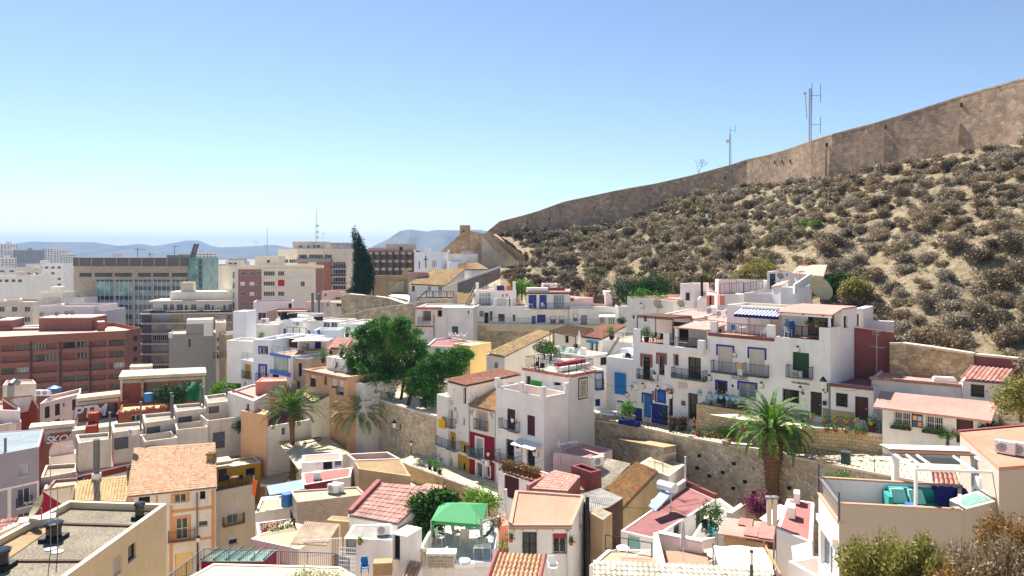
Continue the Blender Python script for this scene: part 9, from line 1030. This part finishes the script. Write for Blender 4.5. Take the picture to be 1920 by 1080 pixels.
tag(m.build('terrace_railing',['iron_blue'],None,org=b),'long blue metal railing around the bottom terrace','railing');q=[P(377,1052,50.5),P(494,1052,49.5),P(518,1031,54),P(412,1031,55)];t=thing('glass_pergola','low pergola of green glass panes and dark beams above a red base','pergola',q[0]-UZ(2));m=MB();m.sheet(q,.06);m.build('glass',['glass_green'],t)
for i in range(6):m=MB();f=i/5;m.bar(q[0].lerp(q[1],f)+UZ(.1),q[3].lerp(q[2],f)+V((0,.2,.2)),.06);m.build('rafter',['bin_green'],t)
m=MB();m.hexa([p-UZ(2.5)for p in q],[p-UZ(.1)for p in q]);m.build('base',['crimson'],t);h=qh('house','cream yard house with a pale door behind the bottom terrace',R2((470,1010,57),(560,1028,55),4),-32,'cream_pale','roof_beige',.02,((0,524,1022,546,1060,'door',dict(fill='cream_pale')),));t=thing('wire_cage','white wire mesh cage at the corner of the bottom terrace','cage',P(650,1070,44));m=MB();a,b=(P(636,1075,44.5),P(667,1078,44))
for i in range(9):p=a.lerp(b,i/8);m.bar(p,p+UZ(1.6),.012)
for k in range(7):m.bar(a+UZ(k*.26),b+UZ(k*.26),.012)
m.build('mesh',['plastic_white'],t);put('lamp',P(371,1075,50),0,'grey street lamp beside the yellow garage door',None,.7);b=P(1519,338,158);lattice('lattice_mast','tall lattice radio mast standing before the castle wall',b,19.5,.32,'mast_red',[((0,0,17.9),(2.2,0,17.9),.05),((2.2,0,16.6),(2.2,0,20.5),.06),((0,0,11.8),(2.2,0,11.8),.05),((2.2,0,10.2),(2.2,0,13.4),.06),((-.7,0,13),(-1.,0,18.3),.06),((.3,0,13),(.4,0,20.6),.06)],taper=.8,extra=lambda m,B:m.disc(B+V((-1.2,-.3,18.3)),(0,-1,.2),.4),guy=[((0,0,13),(-9,-2,0)),((0,0,13),(8,-2,1)),((0,0,13),(2,-7,-2))]);b=P(1369,350,178);lattice('lattice_mast','slimmer pale lattice mast left of the tall one',b,12.5,.3,'metal_grey',[((0,0,12.4),(0,0,14.2),.06),((0,0,13.4),(1.2,0,13.4),.05),((1.2,0,12.8),(1.2,0,14.6),.05)],taper=.6,extra=lambda m,B:m.disc(B+V((-.6,-.3,10.8)),(-.3,-1,0),.45));b=P(1306,326,200);t=thing('bare_tree','small bare wind bent tree showing above the castle wall','tree',b)
m=MB();rr=random.Random(8)
def br(p,d,l,r,k):
 q=p+d*l;m.bar(p,q,r,0,4,r*.6)
 if k:
  for i in range(3):br(q,(d+V((rr.uniform(-.6,.9),rr.uniform(-.4,.4),rr.uniform(-.3,.5)))).normalized(),l*.68,r*.6,k-1)
br(b-UZ(2),V((.2,0,1)).normalized(),2.4,.1,4);m.build('trunk',['bark'],t)
for px,py,Y,l,s in((1378,362,172,'white sheet lying on the hillside below the slim mast',(1.6,.1,1.2)),(1326,411,150,'small white marker post on the hillside',(.4,.3,1.1))):m=MB();p=P(px,py,Y);m.cbox(p,*s);tag(m.build('marker',['plastic_white'],None,org=p),l,'marker')
for i in range(4):a=PZ(645+i*3,860-i*15,-24.34+i*.16);m=MB();m.box(a,(.98,.2),0,6.5-i*.4,-.6,.6,-24.42,-24.26+i*.16);tag(m.build('plaza_step',['paving'],None,org=a),'low stone step across the plaza beside the greyish palm',kind='structure')
def cable(l,a,b,sag=.6):m=MB();pts=[a.lerp(b,i/8)-UZ(sag*4*(i/8)*(1-i/8))for i in range(9)];m.path(pts,.014,0,3);tag(m.build('cable',['black'],None,org=a),l,'cable','overhead cables between the houses')
for a,b in((P(640,742,90),P(700,738,92)),(P(1559,722,61),P(1634,716,60)),(P(452,800,90),P(560,830,86)),(P(1100,700,74),P(1186,722,75)),(P(505,880,80),P(600,868,76)),(P(250,868,82),P(404,905,82)),(P(545,668,99),P(640,690,94)),(P(880,735,77),P(930,760,74)),(P(1190,640,76),P(1100,668,80)),(P(1085,931,56),P(1196,868,66)),(P(1100,940,48),P(1343,935,60)),(P(1640,703,62),P(1806,713,57)),(P(145,760,106),P(224,708,108)),(P(936,880,66),P(1040,846,68))):cable('thin dark overhead cable sagging between house walls',a,b)
def skin(name,vs,es,rad,mat,parent,org,sub=2):
 me=bpy.data.meshes.new(name);me.from_pydata([V(v)for v in vs],es,[]);o=bpy.data.objects.new(name,me);COL.objects.link(o);s=o.modifiers.new('s','SKIN');s.use_smooth_shade=True
 for i,r in enumerate(rad):me.skin_vertices[0].data[i].radius=(r,r)if not isinstance(r,tuple)else r;me.skin_vertices[0].data[i].use_root=i==0
 ss=o.modifiers.new('d','SUBSURF');ss.levels=sub;ss.render_levels=sub;bpy.context.view_layer.update();dg=bpy.context.evaluated_depsgraph_get();m2=bpy.data.meshes.new_from_object(o.evaluated_get(dg));bpy.data.objects.remove(o);m2.materials.clear();m2.materials.append(M[mat]);n=bpy.data.objects.new(name,m2);COL.objects.link(n);n.parent=parent;return n
def person(label,loc,rz,hgt,arms,legs,cloth,hairl):
 t=thing('person',label,'person',loc);t.rotation_euler=(0,0,rz);s=hgt/1.7;t.scale=(s,s,s);vs=[(0,0,.95),(0,-.01,1.15),(0,0,1.38),(0,0,1.48),(0,-.02,1.56),(0,-.02,1.66)];rad=[(.15,.11),(.13,.1),(.15,.1),.05,.085,.075];es=[(0,1),(1,2),(2,3),(3,4),(4,5)]
 for sg,(el,ha),(kn,ft)in((-1,arms[0],legs[0]),(1,arms[1],legs[1])):
  i=len(vs);vs+=[(sg*.17,0,1.39),el,ha];rad+=[.055,.042,.032];es+=[(2,i),(i,i+1),(i+1,i+2)];e,h=(V(el),V(ha));d=(h-e).normalized();x=d.cross(V((0,0,1)));x=x.normalized()if x.length>.1 else V((1,0,0))
  for k in range(4):j=len(vs);p=h+d*.075+x*(k-1.5)*.02;vs+=[p,p+d*(.07+.012*(k in(1,2)))+UZ(-.015)];rad+=[.011,.008];es+=[(i+2,j),(j,j+1)]
  j=len(vs);vs+=[h+x*.045+d*.03,h+x*.065+d*.075];rad+=[.012,.009];es+=[(i+2,j),(j,j+1)];i=len(vs);f=V(ft);vs+=[(sg*.09,0,.88),kn,ft,(f.x,f.y-.15,f.z-.04)];rad+=[.085,.055,.038,(.04,.025)];es+=[(0,i),(i,i+1),(i+1,i+2),(i+2,i+3)]
 skin('body',vs,es,rad,'skin',t,loc);m=MB();m.hexa([V((-.012,-.12,1.575)),V((.012,-.12,1.575)),V((.012,-.09,1.575)),V((-.012,-.09,1.575))],[V((-.006,-.1,1.615)),V((.006,-.1,1.615)),V((.006,-.09,1.615)),V((-.006,-.09,1.615))]);f=m.build('nose',['skin'],None);f.parent=t
 for sx in(-1,1):m=MB();m.cbox((sx*.032,-.098,1.615),.02,.012,.012);o=m.build('eye',['black'],None);o.parent=t
 m=MB();m.cbox((0,-.1,1.545),.045,.012,.01);o=m.build('mouth',['cloth_red'],None);o.parent=t;skin('hair',[(0,.01,1.67),(0,.05,1.6),(0,.06,1.6-hairl)],[(0,1),(1,2)],[.088,.08,.04],'hair',t,loc)
 if cloth:
  sv=[(0,0,1.),(0,-.01,1.15),(0,0,1.38)];se=[(0,1),(1,2)];sr=[(.17,.13),(.15,.12),(.17,.12)]
  for sg,(el,ha)in((-1,arms[0]),(1,arms[1])):i=len(sv);sv+=[(sg*.17,0,1.39),tuple(V((sg*.17,0,1.39)).lerp(V(el),.6))];sr+=[.075,.065];se+=[(2,i),(i,i+1)]
  skin('shirt',sv,se,sr,cloth[0],t,loc)
 sv=[(0,0,.97)];sr=[(.17,.13)];se=[]
 for sg,(kn,ft)in((-1,legs[0]),(1,legs[1])):i=len(sv);sv+=[(sg*.09,0,.86),tuple(V((sg*.09,0,.86)).lerp(V(kn),.75 if cloth else .35))];sr+=[.105,.09];se+=[(0,i),(i,i+1)]
 skin('shorts',sv,se,sr,cloth[1]if cloth else 'fabric_blue',t,loc);return t
t=person('person in a red top and dark shorts walking along the street looking at a phone',PZ(1301,817,-17.),.9,1.72,(((-.24,-.05,1.14),(-.08,-.28,1.2)),((.24,-.02,1.14),(.08,-.28,1.2))),(((-.09,-.16,.5),(-.09,-.2,.08)),((.09,.06,.5),(.09,.34,.12))),('cloth_red','cloth_dark'),.22);m=MB();m.cbox((0,-.36,1.2),.16,.02,.09);o=m.build('phone',['black'],None);o.location=t.location;o.rotation_euler=t.rotation_euler;o.name='mobile_phone';tag(o,'dark phone held by the walking person in red','phone');person('bare chested child with outstretched arms standing on the plaza by the greyish palm',PZ(650,838,-24.35),.3,1.35,(((-.42,-.05,1.3),(-.66,-.1,1.36)),((.42,.05,1.28),(.66,.05,1.2))),(((-.09,-.03,.5),(-.09,0,.08)),((.1,-.05,.5),(.12,.02,.08))),None,.05)
for i,(px,py,Y,R,mt)in enumerate(((1228,556,113,2.7,'leaf_tree_dark'),(1203,560,114,2.,'leaf_tree_dark'),(1424,532,97,2.6,'bush_front'),(1398,536,98,1.8,'bush_front'),(1578,556,83,2.1,'leaf_tree_dark'),(1605,560,80,1.7,'bush_front'))):bushes('bush','dense dark green bush at the foot of the hill behind the white houses' if mt[0]=='l' else 'dense olive green bush at the foot of the hill behind the white houses',px,py,Y,R,mt,3600,.13,seed=90+i,group='green bushes at the foot of the hill')
finish_protos()
